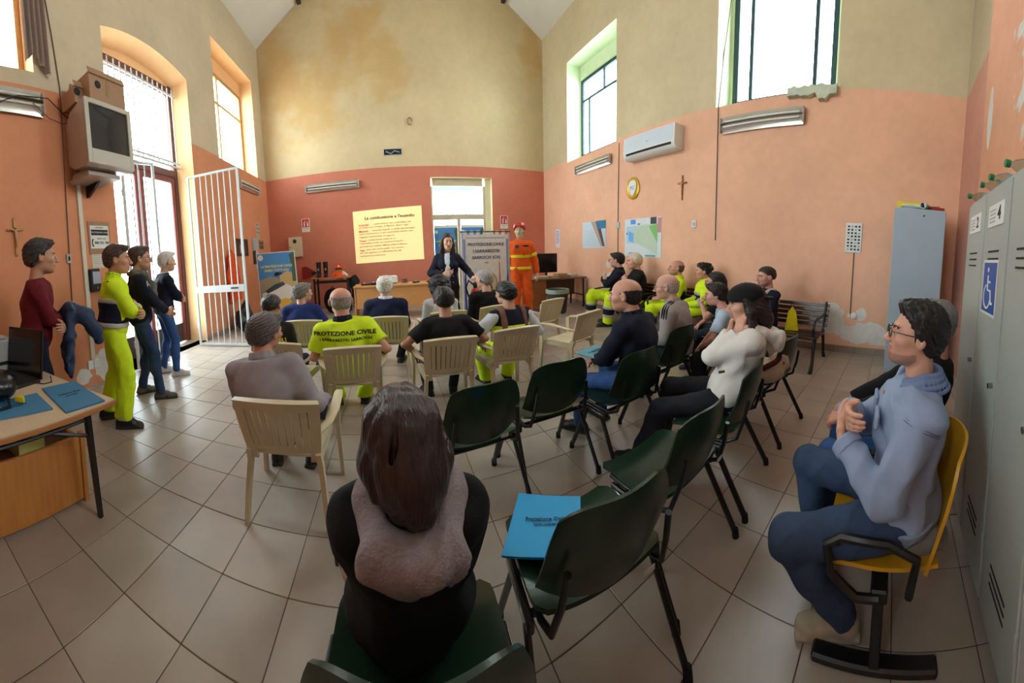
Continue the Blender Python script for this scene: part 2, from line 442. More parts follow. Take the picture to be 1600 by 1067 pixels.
# ------------------------------------------------------------------ windows
M_green = mat('dark_green_window_frame', (34,62,66), .5, .1, 10)
M_wfr = mat('pale_wood_window_frame', (190,150,104), .6, .12, 12, stretch=(1,1,6))
M_brown = mat('brown_door_frame', (98,58,50), .55, .12, 10)
M_glass = glass_mat()
def bars(parent, lst, m, R, org, depth=.05, name='bar'):
    """lst of (u0,u1,v0,v1) bars in the opening's plane, each a part"""
    for u0, u1, v0, v1 in lst:
        mb = MB(); mb.box(Vector(org) + R @ Vector(((u0+u1)/2,(v0+v1)/2,0)), (abs(u1-u0)/2,abs(v1-v0)/2,depth/2), R, 0, .006)
        mb.build(name, m, parent)
def pane(parent, u0, u1, v0, v1, R, org, name='pane', m=None):
    MB().box(Vector(org) + R @ Vector(((u0+u1)/2,(v0+v1)/2,0)), (abs(u1-u0)/2,abs(v1-v0)/2,.003), R).build(name, m or M_glass, parent, smooth=False)
def window(name, R, org, u0, u1, v0, v1, m, fr, us, vs, uc=None, extra=()):
    """frame of width fr round the hole, mullions at us, rails at vs: each pane separate"""
    root = tag(empty(name), kind='structure')
    bars(root, [(u0,u0+fr,v0,v1),(u1-fr,u1,v0,v1),(u0+fr,u1-fr,v0,v0+fr*.7),(u0+fr,u1-fr,v1-fr,v1)], m, R, org, .07, 'window_frame')
    ue = [u0+fr]+list(us)+[u1-fr]; ve = [v0+fr*.7]+list(vs)+[v1-fr]
    mw = fr*.7
    bars(root, [(u0+fr,u1-fr,x-mw/2,x+mw/2) for x in vs], m, R, org, .05, 'rail')
    for j in range(len(ve)-1):
        lo = ve[j] + (mw/2 if j else 0); hi = ve[j+1] - (mw/2 if j < len(ve)-2 else 0)
        cols = uc[j] if uc else us
        cc = [u0+fr]+list(cols)+[u1-fr]
        bars(root, [(x-mw/2,x+mw/2,lo,hi) for x in cols], m, R, org, .05, 'mullion')
        for i in range(len(cc)-1):
            pane(root, cc[i]+(mw/2 if i else 0), cc[i+1]-(mw/2 if i < len(cc)-2 else 0), lo, hi, R, org)
    return root
# right wall: u = -Y on plane X = XR+.5
window('window_1', RR, (XR+.5,0,0), -8.0, -5.9, 3.98, 6.3, M_green, .08, [], [4.22, 5.72], uc=[[-7.0],[-7.62,-6.3],[-6.95]])
window('window_2', RR, (XR+.5,0,0), -3.14, -1.2, 4.02, 6.75, M_green, .1, [], [4.25, 6.3], uc=[[-2.2],[-2.78,-1.58],[-2.2]])
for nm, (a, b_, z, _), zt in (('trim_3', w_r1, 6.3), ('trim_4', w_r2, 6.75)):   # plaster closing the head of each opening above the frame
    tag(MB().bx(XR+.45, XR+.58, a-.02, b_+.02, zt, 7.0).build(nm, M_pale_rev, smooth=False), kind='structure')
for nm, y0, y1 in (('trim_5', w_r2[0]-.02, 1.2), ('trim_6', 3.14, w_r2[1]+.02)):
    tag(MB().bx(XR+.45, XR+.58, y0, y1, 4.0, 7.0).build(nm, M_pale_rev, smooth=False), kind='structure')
# left wall: u = Y on plane X = XL-.5
window('window_3', RL, (XL-.42,0,0), w_left2[0], w_left2[1], w_left2[2], 6.45, M_wfr, .09, [], [5.72], uc=[[7.5],[7.5]])
tag(MB().bx(XL-.52, XL-.38, w_left2[0]-.02, w_left2[1]+.02, 6.45, 6.95).build('trim_7', M_warm_rev, smooth=False), kind='structure')
window('window_4', RL, (XL-.3,0,0), w_left1[0], w_left1[1], w_left1[2], w_left1[3], M_wfr, .08, [], [5.9], uc=[[1.66],[1.6]])
# broken plaster sill under the right-hand window
M_plaster = mat('broken_pale_plaster', (196,206,184), .9, .15, 9, bump=.4)
mb = MB(); rs = random.Random(5)
prof = []
for i in range(15):
    y = 1.06 + .78*i/14; prof.append((y, 3.985 - (.10 if i in (3,4,5) else .05)*rs.uniform(.5,1.3)))
top = [(y, 4.075 + rs.uniform(-.02,.02)) for y, _ in prof][::-1]
mb.prism([(-y, z) for y, z in top] + [(-y, z) for y, z in prof], 0, .10, (XR,0,0), RR)
tag(mb.build('window_sill', M_plaster, smooth=False), 'crumbling pale green plaster sill under the big window of the right wall', 'ledge')
# ------------------------------------------------------------------ entrance door on the left with its bars
d1 = tag(empty('door_1'), kind='structure')
DX = XL-.46
bars(d1, [(DU0,DU0+.1,0,5.32),(DU1-.1,DU1,0,5.32),(DU0+.1,DU1-.1,3.42,3.56)], M_brown, RL, (DX,0,0), .09, 'door_frame')
M_maroon = mat('maroon_door_leaf', (120,62,60), .5, .12, 8)
for u0, u1 in ((DU0+.1, 4.32),(4.36, DU1-.1)):
    bars(d1, [(u0,u0+.1,.02,3.42),(u1-.1,u1,.02,3.42),(u0+.1,u1-.1,3.30,3.42)], M_maroon, RL, (DX,0,0), .05, 'door_stile')
    bars(d1, [(u0+.1,u1-.1,.02,.4)], mat('dark_kick_panel', (58,44,42), .5, .1, 8), RL, (DX,0,0), .04, 'kick_panel')
    pane(d1, u0+.1, u1-.1, .4, 3.30, RL, (DX,0,0))
bars(d1, [(DU0+.1,DU1-.1,5.12,5.3)], M_brown, RL, (DX,0,0), .05, 'transom_rail')
pane(d1, DU0+.1, DU1-.1, 3.56, 5.12, RL, (DX,0,0), 'transom_pane')
tag(MB().prism([(u, z) for u, z in arch(DU0-.01, DU1+.01, 5.3, 5.31, 5.48)], -.03, .03, (DX,0,0), RL).build('trim_8', M_warm_rev, smooth=False), kind='structure')
tag(MB().bx(XL-.6, XL, DU0, DU1, -.1, .0).build('trim_9', M_skirt, smooth=False), kind='structure')
# ------------------------------------------------------------------ far doorway: fanlight, glazed leaves papered with posters
d2 = tag(empty('door_2'), kind='structure')
M_alu = mat('pale_beige_door_frame', (196,184,158), .5, .06, 8)
DY = YB+.22
bars(d2, [(1.30,1.37,0,3.5),(2.93,3.0,0,3.5),(1.37,2.93,3.5,3.72),(1.37,2.93,2.5,2.66),(2.1,2.2,0,2.5)], M_alu, RB, (0,DY,0), .08, 'door_frame')
bars(d2, [(1.37,2.1,0,.5),(2.2,2.93,0,.5)], M_alu, RB, (0,DY,0), .05, 'lower_panel')
pane(d2, 1.37, 2.93, 2.66, 3.5, RB, (0,DY,0), 'fanlight_pane')
pane(d2, 1.37, 2.1, .5, 2.5, RB, (0,DY,0)); pane(d2, 2.2, 2.93, .5, 2.5, RB, (0,DY,0))
tag(MB().bx(3.0, 3.2, DY-.04, DY+.16, 0, 3.75).build('trim_10', M_cream_rev, smooth=False), kind='structure')
# canopy outside seen through the fanlight
M_can = mat('blue_grey_canopy', (150,190,205), .5, .06, 5)
cn = empty('entrance_canopy', (2.1,YB+1.0,3.2), 0, 'pale blue canopy outside above the far doorway', 'canopy')
MB().box((0,0,.30),(1.0,.5,.07),None,0,.02).build('canopy_roof', M_can, cn)
for x in (-.15,.06,.5): MB().tube([(x,.1,-3.3),(x,.1,.25)], .03, 8).build('post', mat('pale_canopy_post', (214,224,226), .5, .05, 6), cn)
# ================================================================== PEOPLE: bodies grown from signed-distance shapes, one surface each
def V(*a): return np.array(a, float)
def unit(v): v = np.asarray(v, float); return v/max(1e-9, np.linalg.norm(v))
def Rx(a): a = math.radians(a); c, s = math.cos(a), math.sin(a); return np.array([[1,0,0],[0,c,-s],[0,s,c]])
def Ry(a): a = math.radians(a); c, s = math.cos(a), math.sin(a); return np.array([[c,0,s],[0,1,0],[-s,0,c]])
def Rz(a): a = math.radians(a); c, s = math.cos(a), math.sin(a); return np.array([[c,-s,0],[s,c,0],[0,0,1]])
class SDF:
    def __init__(s): s.ops = []
    def cap(s, a, b, ra, rb=None, k=.02, lab=0, sq=None, fa=0, fb=0, op='u'):
        s.ops.append((op, 'cap', (np.asarray(a,float), np.asarray(b,float), ra, ra if rb is None else rb, sq, fa, fb), k, lab)); return s
    def ell(s, c, r, R=None, k=.02, lab=0, op='u'):
        s.ops.append((op, 'ell', (np.asarray(c,float), np.asarray(r,float), np.eye(3) if R is None else R), k, lab)); return s
    def box(s, c, h, R=None, rad=.01, k=.01, lab=0, op='u'):
        s.ops.append((op, 'box', (np.asarray(c,float), np.asarray(h,float), np.eye(3) if R is None else R, rad), k, lab)); return s
    def chain(s, pts, rs, k=.012, lab=0, op='u'):
        for i in range(len(pts)-1): s.cap(pts[i], pts[i+1], rs[i], rs[i+1], k, lab, op=op)
        return s
    def cut(s, p, n):
        """throw away everything on the side that n points to"""
        s.ops.append(('c', 'pl', (np.asarray(p,float), unit(n)), 0, 0)); return s
    def fn(s, f): s.ops.append(('c', 'fn', f, 0, 0)); return s
    def swell(s, f):
        """thin the shape down where f is positive"""
        s.ops.append(('a', 'fn', f, 0, 0)); return s
    @staticmethod
    def bounds(kind, q):
        if kind == 'cap':
            a, b, ra, rb, sq = q[:5]; e = max(1, (sq[1] if sq else 1))
            r = max(ra, rb)*e; return np.minimum(a, b)-r, np.maximum(a, b)+r
        if kind == 'ell': r = np.abs(q[2]) @ q[1]; return q[0]-r, q[0]+r
        r = np.abs(q[2]) @ q[1] + q[3]; return q[0]-r, q[0]+r
    @staticmethod
    def dist(kind, q, P):
        if kind == 'cap':
            a, b, ra, rb, sq, fa, fb = q; ab = b-a; L2 = max(1e-9, float(ab@ab)); L = math.sqrt(L2)
            pa = P-a; t = (pa@ab)/L2; tc = np.clip(t, 0, 1)
            d = pa - tc[..., None]*ab
            if sq is not None:
                dr, f = sq; c = d@dr; d = d + (c*(1/f-1))[..., None]*dr
                dd = (np.sqrt((d*d).sum(-1)) - (ra+(rb-ra)*tc))*min(1, f)
            else: dd = np.sqrt((d*d).sum(-1)) - (ra+(rb-ra)*tc)
            if fa: dd = np.maximum(dd, -t*L)
            if fb: dd = np.maximum(dd, (t-1)*L)
            return dd
        if kind == 'ell':
            c, r, R = q; p = (P-c)@R; k0 = np.sqrt(((p/r)**2).sum(-1)); k1 = np.sqrt(((p/(r*r))**2).sum(-1))
            return k0*(k0-1)/np.maximum(k1, 1e-6)
        c, h, R, rad = q; p = np.abs((P-c)@R) - h
        return np.sqrt((np.maximum(p, 0)**2).sum(-1)) + np.minimum(p.max(-1), 0) - rad
    def mesh(s, h, noise=None, lo=None, hi=None, infl=0.0):
        us = [o for o in s.ops if o[0] == 'u']
        B = [s.bounds(o[1], o[2]) for o in us]
        l = np.min([b[0] for b in B], 0) - infl - 2.5*h; u = np.max([b[1] for b in B], 0) + infl + 2.5*h
        if lo is not None: l = np.maximum(l, lo)
        if hi is not None: u = np.minimum(u, hi)
        n = np.maximum(4, np.ceil((u-l)/h).astype(int)+1)
        D = np.full(n, .3, np.float32); BL = np.full(n, .3, np.float32); Lb = np.zeros(n, np.int8)
        for op, kind, q, k, lab in s.ops:
            if op in 'ca':
                ax = [l[i]+h*np.arange(n[i]) for i in range(3)]
                P = np.stack(np.meshgrid(*ax, indexing='ij'), -1)
                if op == 'a': D = D + q(P).astype(np.float32); continue
                D = np.maximum(D, ((P-q[0])@q[1] if kind == 'pl' else q(P)).astype(np.float32)); continue
            b0, b1 = s.bounds(kind, q); mg = infl + k + 3*h
            i0 = np.clip(np.floor((b0-mg-l)/h).astype(int), 0, n); i1 = np.clip(np.ceil((b1+mg-l)/h).astype(int)+1, 0, n)
            if (i1 <= i0).any(): continue
            ax = [l[i]+h*np.arange(i0[i], i1[i]) for i in range(3)]
            P = np.stack(np.meshgrid(*ax, indexing='ij'), -1)
            d = (s.dist(kind, q, P) - infl*(op == 'u')).astype(np.float32)
            sl = tuple(slice(i0[i], i1[i]) for i in range(3)); A = D[sl]
            if op == 's':
                if k > 0: hh = np.clip(.5-.5*(A+d)/k, 0, 1); D[sl] = A*(1-hh) - d*hh + k*hh*(1-hh)
                else: D[sl] = np.maximum(A, -d)
                continue
            m = d < BL[sl]; Lb[sl] = np.where(m, lab, Lb[sl]); BL[sl] = np.minimum(BL[sl], d)
            if k > 0: hh = np.clip(.5+.5*(A-d)/k, 0, 1); D[sl] = A*(1-hh) + d*hh - k*hh*(1-hh)
            else: D[sl] = np.minimum(A, d)
        if noise is not None:
            ii = np.argwhere(np.abs(D) < .05)
            D[tuple(ii.T)] += noise(l + h*ii).astype(np.float32)
        for ax_ in range(3):                                    # close the surface at the border
            for e in (0, -1):
                sl = [slice(None)]*3; sl[ax_] = e; D[tuple(sl)] = np.maximum(D[tuple(sl)], h*.5)
        I = D < 0
        c8 = [(x,y,z) for x in (0,1) for y in (0,1) for z in (0,1)]
        sub = lambda A, o: A[o[0]:n[0]-1+o[0], o[1]:n[1]-1+o[1], o[2]:n[2]-1+o[2]]
        cnt = sum(sub(I, o).astype(np.int8) for o in c8)
        act = np.argwhere((cnt > 0) & (cnt < 8))
        if not len(act): return np.zeros((0,3)), np.zeros((0,4),int), np.zeros(0,int)
        vals = np.stack([D[tuple((act+o).T)] for o in c8], -1)
        acc = np.zeros((len(act),3)); num = np.zeros(len(act))
        for a in range(8):
            for b in range(a+1, 8):
                if sum(abs(c8[a][i]-c8[b][i]) for i in range(3)) != 1: continue
                va, vb = vals[:,a], vals[:,b]; m = (va < 0) != (vb < 0)
                t = np.where(m, va/np.where(m, va-vb, 1), 0)[:,None]
                p = np.array(c8[a]) + t*(np.array(c8[b])-np.array(c8[a])); acc += np.where(m[:,None], p, 0); num += m
        vert = l + h*(act + acc/num[:,None])
        idx = np.full(n, -1, np.int64); idx[tuple(act.T)] = np.arange(len(act))
        Q = []
        for ax_ in range(3):
            o = [0,0,0]; o[ax_] = 1
            A = I[:n[0]-o[0], :n[1]-o[1], :n[2]-o[2]]; Bb = I[o[0]:, o[1]:, o[2]:]
            E = np.argwhere(A != Bb); b, c = [(1,2),(2,0),(0,1)][ax_]
            E = E[(E[:,b] > 0) & (E[:,c] > 0)]
            if not len(E): continue
            eb = np.zeros(3,int); eb[b] = 1; ec = np.zeros(3,int); ec[c] = 1
            q = np.stack([idx[tuple((E-eb-ec).T)], idx[tuple((E-ec).T)], idx[tuple(E.T)], idx[tuple((E-eb).T)]], -1)
            fl = ~A[tuple(E.T)]; q[fl] = q[fl][:, ::-1]; Q.append(q[(q >= 0).all(1)])
        Q = np.concatenate(Q)
        g = np.clip(np.rint((vert-l)/h).astype(int), 0, n-1)
        return vert, Q, Lb[tuple(g.T)].astype(int)
def np_obj(name, parts, mats, parent):
    """several (verts, quads, labels) pieces -> one mesh object"""
    vs, qs, ls = [], [], []; o = 0
    for v, q, lb in parts:
        if len(v) == 0: continue
        vs.append(v); qs.append(q+o); ls.append(lb[q[:,0]]); o += len(v)
    v = np.concatenate(vs); q = np.concatenate(qs); lb = np.concatenate(ls)
    me = bpy.data.meshes.new(name)
    me.vertices.add(len(v)); me.vertices.foreach_set('co', v.astype(np.float32).ravel())
    me.loops.add(len(q)*4); me.loops.foreach_set('vertex_index', q.astype(np.int32).ravel())
    me.polygons.add(len(q)); me.polygons.foreach_set('loop_start', np.arange(0, len(q)*4, 4, dtype=np.int32))
    me.polygons.foreach_set('loop_total', np.full(len(q), 4, np.int32))
    for m in mats: me.materials.append(m)
    me.polygons.foreach_set('material_index', np.clip(lb, 0, len(mats)-1).astype(np.int32))
    me.polygons.foreach_set('use_smooth', np.ones(len(q), bool))
    me.update(); me.validate()
    ob = bpy.data.objects.new(name, me); COL.objects.link(ob)
    if parent: ob.parent = parent
    return ob
def folds(seed, amp, freq=24., zs=.6):
    r = np.random.RandomState(seed); K = r.normal(size=(7,3)); K /= np.linalg.norm(K, axis=1)[:,None]; K[:,2] *= zs
    F = freq*r.uniform(.6, 1.7, 7); ph = r.uniform(0, 6.28, 7)
    def f(P):
        w_ = P + .03*np.sin(P[:, [1,2,0]]*19 + ph[0])
        a_ = sum(np.sin((w_@K[i])*F[i]*2 + ph[i]) for i in range(4))/2.2
        b_ = sum(np.abs(np.sin((w_@K[i])*F[i]*1.3 + ph[i])) for i in range(4,7))/1.6 - .9
        return amp*(a_*.7 + b_*1.3)
    return f
def strands(seed, amp, freq=120., axis=(0,.5,1)):
    """hair relief: long in one direction, fine across it"""
    r = np.random.RandomState(seed); a = unit(axis); ph = r.uniform(0, 6.28, 8)
    K = [unit(np.cross(a, r.normal(size=3)))*freq*r.uniform(.5, 1.5) + a*freq*.12*r.normal() for _ in range(8)]
    return lambda P: amp*sum(np.sin((P + .012*np.sin(P[:, [2,0,1]]*31))@K[i] + ph[i]) for i in range(8))/3.0
def ik(A, T, l1, l2, pole):
    A, T = np.asarray(A,float), np.asarray(T,float); d = T-A; L = np.linalg.norm(d); u = d/L
    if L > (l1+l2)*.999: T = A + u*(l1+l2)*.999; L = (l1+l2)*.999
    x = (l1*l1 - l2*l2 + L*L)/(2*L); y = math.sqrt(max(0, l1*l1-x*x))
    p = np.asarray(pole,float); p = p - u*(p@u); p = unit(p)
    return A + u*x + p*y, T
SKIN = {}
def skin_mats(tone, lip=None, stub=None, brow=(58,42,34), iris=(52,38,30)):
    k = 'skin_%d_%d_%d' % tone
    a = mat(k, tone, .5, .06, 14, bump=.04, bscale=160, spec=.4)
    b = mat('lips_%d_%d_%d' % tone, tuple(int(x*f) for x, f in zip(tone, (.88,.70,.68))), .45, .05, 20)
    c = mat('eye_white', (205,194,186), .25, 0)
    d = mat('iris_%d_%d_%d' % iris, iris, .2, 0)
    e = mat('brow_%d_%d_%d' % brow, brow, .9, .2, 60)
    f = mat('stubble_%d_%d_%d' % tone, tuple(int(x*.80) for x in tone), .6, .10, 90)
    return [a, b, c, d, e, f]
HAND_L = [.070,.077,.071,.054]
def hand_sdf(wrist, d, n, side, curl=(20,28,22), spread=1.0, thumb=35, lab=0):
    """d finger direction, n palm normal (the way the palm looks), side +1 right hand, -1 left hand"""
    d = unit(d); n = unit(n - d*np.dot(n, d)); s = np.cross(d, n)*side           # s points to the thumb side
    S = SDF()
    S.cap(wrist-d*.03, wrist+d*.02, .024, .027, .015, lab, sq=(n, .75))
    S.box(wrist+d*.052, (.032,.030,.006), np.stack([d, s, n], 1), .009, .02, lab)
    offs = (.030,.010,-.010,-.028)
    for i in range(4):
        b = wrist + d*(.088 - .006*abs(i-1)) + s*offs[i]; dirv = unit(d + s*offs[i]*3*spread)
        L = HAND_L[i]; seg = (.44*L, .32*L, .24*L); p = b - dirv*.02; r = .0092 if i < 3 else .0078
        pts = [p, b]; a = 0
        for j in range(3):
            a += curl[j]*(1+.12*i)
            v = dirv*math.cos(math.radians(a)) + n*math.sin(math.radians(a)); pts.append(pts[-1] + v*seg[j])
        rs = [r*1.05, r*1.05, r, r*.93, r*.82]
        S.chain(pts, rs, .006, lab)
    b = wrist + d*.022 + s*.028; t1 = unit(s*math.sin(math.radians(thumb+8)) + d*math.cos(math.radians(thumb+8)) + n*.35); t2 = unit(t1*.8 + d*.5 + n*.25)
    S.chain([b - s*.012, b+t1*.036, b+t1*.036+t2*.03, b+t1*.036+t2*.054], [.016,.0125,.0105,.0088], .010, lab)
    return S
class Body:
    """joint positions of one figure in its own frame: x right, y forward, z up (a 1.74 m person)"""
    def __init__(s, seat=None, stand_z=.948, hip=(0,0), lean=0, side=0, slouch=0, twist=0, head=(0,0,0), feet=None, hands=None, knees=None,
                 elbows=None, sw=.185, torso=1.0, hipw=.09, pelvis_tilt=0, legs=1.0, knee_open=.35, hs=1.0, **kw):
        s.seated = seat is not None
        z = (seat + .085) if s.seated else stand_z
        s.P = V(hip[0], hip[1], z)
        s.Rp = Rx(-lean*.6 + pelvis_tilt) @ Ry(side*.6)
        s.chest = s.P + s.Rp @ V(0, 0, .30*torso)
        s.Rt = Rz(twist) @ Rx(-(lean+slouch*.5)) @ Ry(side)
        s.neck = s.chest + Rz(twist*.7) @ Rx(-(lean+slouch)) @ Ry(side) @ V(0, -.005, .205*torso)
        s.Rn = Rz(twist) @ Rx(-(lean*.7+slouch)) @ Ry(side)
        s.sh = {k: s.neck + s.Rt @ V(q*(sw-.012), -.008, -.078) for k, q in (('R',1),('L',-1))}
        s.Rh = Rz(head[0]) @ Rx(head[1]) @ Ry(head[2])
        s.pivot = s.neck + s.Rn @ V(0, .012, .062)
        s.head = s.pivot + s.Rh @ V(0, .030, .115*(1+.7*(hs-1)))
        s.hip = {k: s.P + V(q*hipw, 0, -.01) for k, q in (('R',1),('L',-1))}
        ft = feet or ({'R':(.13,.40),'L':(-.13,.40)} if s.seated else {'R':(.11,.02),'L':(-.11,.02)})
        s.ank, s.knee, s.fdir = {}, {}, {}
        for k, q in (('R',1),('L',-1)):
            f = ft[k]; az = V(f[0], f[1], f[2] if len(f) > 2 else 0) + V(0,0,.085)
            pole = V(q*knee_open, 1., .75) if s.seated else V(q*.12, 1., 0)
            if knees and k in knees: pole = V(*knees[k])
            s.knee[k], s.ank[k] = ik(s.hip[k], az, .44*legs, .43*legs, pole)
            yaw = f[3] if len(f) > 3 else -q*12
            s.fdir[k] = Rz(yaw) @ V(0, 1, (f[4] if len(f) > 4 else 0))
        hd = hands or {}
        s.elb, s.wri, s.hdir, s.hnor, s.hcurl = {}, {}, {}, {}, {}
        for k, q in (('R',1),('L',-1)):
            h = hd.get(k, ({'p':(q*.13, s.P[1]+.30, s.P[2]+.10)} if s.seated else {'p':(q*.26, .05, .82)}))
            pole = V(*h.get('pole', (q*.8, -.55, -.6)))
            s.elb[k], s.wri[k] = ik(s.sh[k], (s.head + s.Rh@V(*h['hp'])) if 'hp' in h else V(*h['p']), .285, .25, pole)
            fd = unit(s.wri[k]-s.elb[k])
            s.hdir[k] = unit(V(*h['d'])) if 'd' in h else fd
            s.hnor[k] = V(*h.get('n', (-q*.3, 0, -1) if s.seated else (-q, 0, 0)))
            s.hcurl[k] = h.get('curl', (22,30,24))
HEADS = 1.0
def head_sdf(B, w=1.0, stub=False, chin=1.0, nose=1.0, female=False, hs=1.0, fat=1.0, mouth_open=0):
    c, R = B.head, B.Rh; S = SDF()
    def p(x, y, z): return c + R @ V(x*w*hs, y*hs, z*hs)
    e = hs
    S.cap(B.neck + B.Rn@V(0,-.012,-.05), c + R@V(0,-.028,-.055), .060*fat, .054*fat, .02, 0)
    S.ell(p(0,-.014,.036), V(.0765*w,.098,.086)*e, R, .02, 0)
    S.ell(p(0,.026,-.030), V(.062*w,.066,.085)*e, R, .03, 0)
    jl = 5 if stub else 0
    S.ell(p(0,.020,-.070), V(.056*w*fat,.062,.045)*e, R, .02, jl)
    S.ell(p(0,.070,-.062), V(.028,.022,.022)*e, R, .02, 0)
    S.ell(p(0,.060,-.094), V(.030*w,.027,.022)*e*chin, R, .03, jl)
    S.cap(p(-.034,.080,.020), p(.034,.080,.020), .012*e, .012*e, .02, 0)
    for q in (-1,1):
        S.ell(p(q*.042,.058,-.022), V(.022,.022,.018)*e, R, .03, 0)
        S.ell(p(q*.032,.099,.001), V(.017,.013,.011)*e, R, .012, 0, op='s')
    S.cap(p(0,.090,.010), p(0,.112*nose,-.030), .008*e, .0125*e, .012, 0)
    for q in (-1,1): S.ell(p(q*.012,.102,-.034), V(.008,.010,.007)*e, R, .008, 0)
    if mouth_open:
        S.ell(p(0,.088,-.065), V(.018,.016,.009)*e, R, .006, 0, op='s')
    S.cap(p(-.017,.0875,-.0600), p(.017,.0875,-.0600), .0055*e, .0055*e, .005, 1)
    S.cap(p(-.014,.0870,-.0695-mouth_open*.012), p(.014,.0870,-.0695-mouth_open*.012), .0058*e, .0058*e, .005, 1)
    for q in (-1,1):
        S.ell(p(q*.0315,.0815,.001), V(.0115,.0115,.0068)*e, R, .004, 2)
        S.ell(p(q*.0315,.0905,.0012), V(.0062,.004,.0062)*e, R, .0, 3)
        S.cap(p(q*.020,.0895,.0085), p(q*.044,.083,.0085), .0042*e, .0042*e, .003, 0)
        S.cap(p(q*.016,.0965,.0235), p(q*.047,.083,.0250), .0042*e, .0034*e, .003, 4)
        E = R @ Rz(q*18)
        S.ell(p(q*.079,-.006,-.004), V(.010,.020,.034)*e, E, .008, 0)
        S.ell(p(q*.087,.000,-.002), V(.006,.010,.018)*e, E, .004, 0, op='s')
    return S
HAIRLINE = {   # height of the hair's lower edge against depth in the head frame
    'short': ([-.12,-.06,-.02,.015,.03,.06,.085,.12],[-.085,-.075,-.012,-.006,.030,.058,.080,.085]),
    'receding': ([-.12,-.06,-.02,.015,.03,.05,.085,.12],[-.080,-.070,-.012,-.004,.040,.085,.105,.13]),
    'fade': ([-.12,-.06,-.02,.015,.03,.06,.085,.12],[-.040,-.030,.005,.015,.036,.060,.082,.085]),
    'full': ([-.12,-.06,-.02,.015,.03,.06,.085,.12],[-.105,-.095,-.045,-.030,.020,.055,.078,.085]),
}
def hair_obj(B, root, style, col, vox, seed=1, t=.014, hs=1.0, w=1.0, name='hair', amp=.0026, part=None, grey=None):
    c, R = B.head, B.Rh; S = SDF(); e = hs
    def p(x, y, z): return c + R @ V(x*w*e, y*e, z*e)
    line = HAIRLINE.get(style if style in HAIRLINE else {'bald_sides':'full','crop':'short'}.get(style, 'short'))
    def skull(th, k=.015):
        S.ell(p(0,-.016,.038), V(.0765*w+th*.75, .098+th*.8, .086+th)*e, R, k, 0)
    if style in ('short','receding','fade','full','crop'):
        skull(t)
        S.ell(p(0,-.040,-.020), V(.068*w+t*.6,.068+t*.6,.075)*e, R, .03, 0)
        if style in ('short','full'): S.ell(p(.012,.055,.098), V(.055,.045,.030)*e, R, .03, 0)     # quiff
    elif style == 'curly':
        rr = random.Random(seed); skull(t)
        for _ in range(70):
            a, b = rr.uniform(0, 2*PI), rr.uniform(-.5, 1.2); q = V(math.cos(a)*math.cos(b)*.085, math.sin(a)*math.cos(b)*.105-.02, .035+math.sin(b)*.095)
            S.ell(p(*q), V(.022,.022,.020)*e*rr.uniform(.7,1.2), R, .012, 0)
        S.ell(p(0,-.05,-.02), V(.07,.06,.07)*e, R, .03, 0)
    elif style == 'bald_sides':
        skull(.0035); S.ell(p(0,-.042,-.015), V(.070*w,.066,.07)*e, R, .02, 0)
    if style == 'afro':
        rr = random.Random(seed); S.ell(p(0,-.03,.04), V(.125,.125,.125)*e, R, .02, 0); S.ell(p(0,-.06,-.06), V(.12,.09,.10)*e, R, .04, 0)
        for _ in range(150):
            a, b = rr.uniform(0, 2*PI), rr.uniform(-1.2, 1.4); q = V(math.cos(a)*math.cos(b)*.118, math.sin(a)*math.cos(b)*.118-.035, .02+math.sin(b)*.125)
            S.ell(p(*q), V(.02,.02,.02)*e*rr.uniform(.7,1.3), R, .01, 0)
    if style == 'long':
        skull(t); S.ell(p(0,-.055,-.05), V(.088,.060,.11)*e, R, .04, 0)
        for q in (-1,1):
            S.chain([p(q*.070,.01,.03), p(q*.088,-.005,-.05), p(q*.090,.005,-.13), p(q*.078,.02,-.20)], [.026,.030,.032,.018], .03, 0)
        S.chain([p(0,-.10,0), p(0,-.095,-.12), p(0,-.085,-.20)], [.045,.055,.035], .04, 0)
    if style in HAIRLINE or style in ('bald_sides','crop','curly','afro','long'):
        xs, zs = line
        xs = np.array(xs)*e; zs = np.array(zs)*e
        if style in ('long','afro'): zs = np.where(xs < .028*e, -1., zs)
        def cutter(P):
            L_ = (P-c)@R; zl = np.interp(L_[..., 1], xs, zs)
            wob = .004*np.sin(L_[..., 0]*90+seed)+.0035*np.sin(L_[..., 0]*310+L_[..., 1]*260)+.003*np.sin(L_[..., 1]*420+seed)
            return (zl + wob - L_[..., 2])*.8
        tp = .0035 if style == 'bald_sides' else t
        if style not in ('long','afro'):
            def thin(P):
                L_ = (P-c)@R; zl = np.interp(L_[..., 1], xs, zs)
                return tp*.95*np.clip(1-(L_[..., 2]-zl)/(.030 if style == 'bald_sides' else .050), 0, 1)**1.3
            S.swell(thin)
        S.fn(cutter)
        if style == 'bald_sides':
            S.fn(lambda P: (lambda L_: (L_[..., 2]-.040*e-.012*np.sin(L_[...,0]*60)*.3+np.clip(L_[...,1]+.02,0,1)*.5)*.8)((P-c)@R))
            S.fn(lambda P: (lambda L_: (L_[..., 1]-.022*e+.35*np.clip(L_[...,2]-.01,0,1))*.9)((P-c)@R))
        if style in ('long','afro'):
            S.fn(lambda P: (lambda L_: np.where(L_[..., 2] < .05*e, L_[..., 1]-.048*e, -1.))((P-c)@R))
            f_ = SDF()
    ax = (0,.6,.5)
    v = S.mesh(vox, strands(seed, amp, 300., R@V(*ax)))
    m = mat('hair_%d_%d_%d' % col, col, .42 if sum(col) < 200 else .6, .28, 70, stretch=(1,.2,.25), spec=.4, bump=.5, bscale=160)
    return np_obj(name, [v], [m], root)
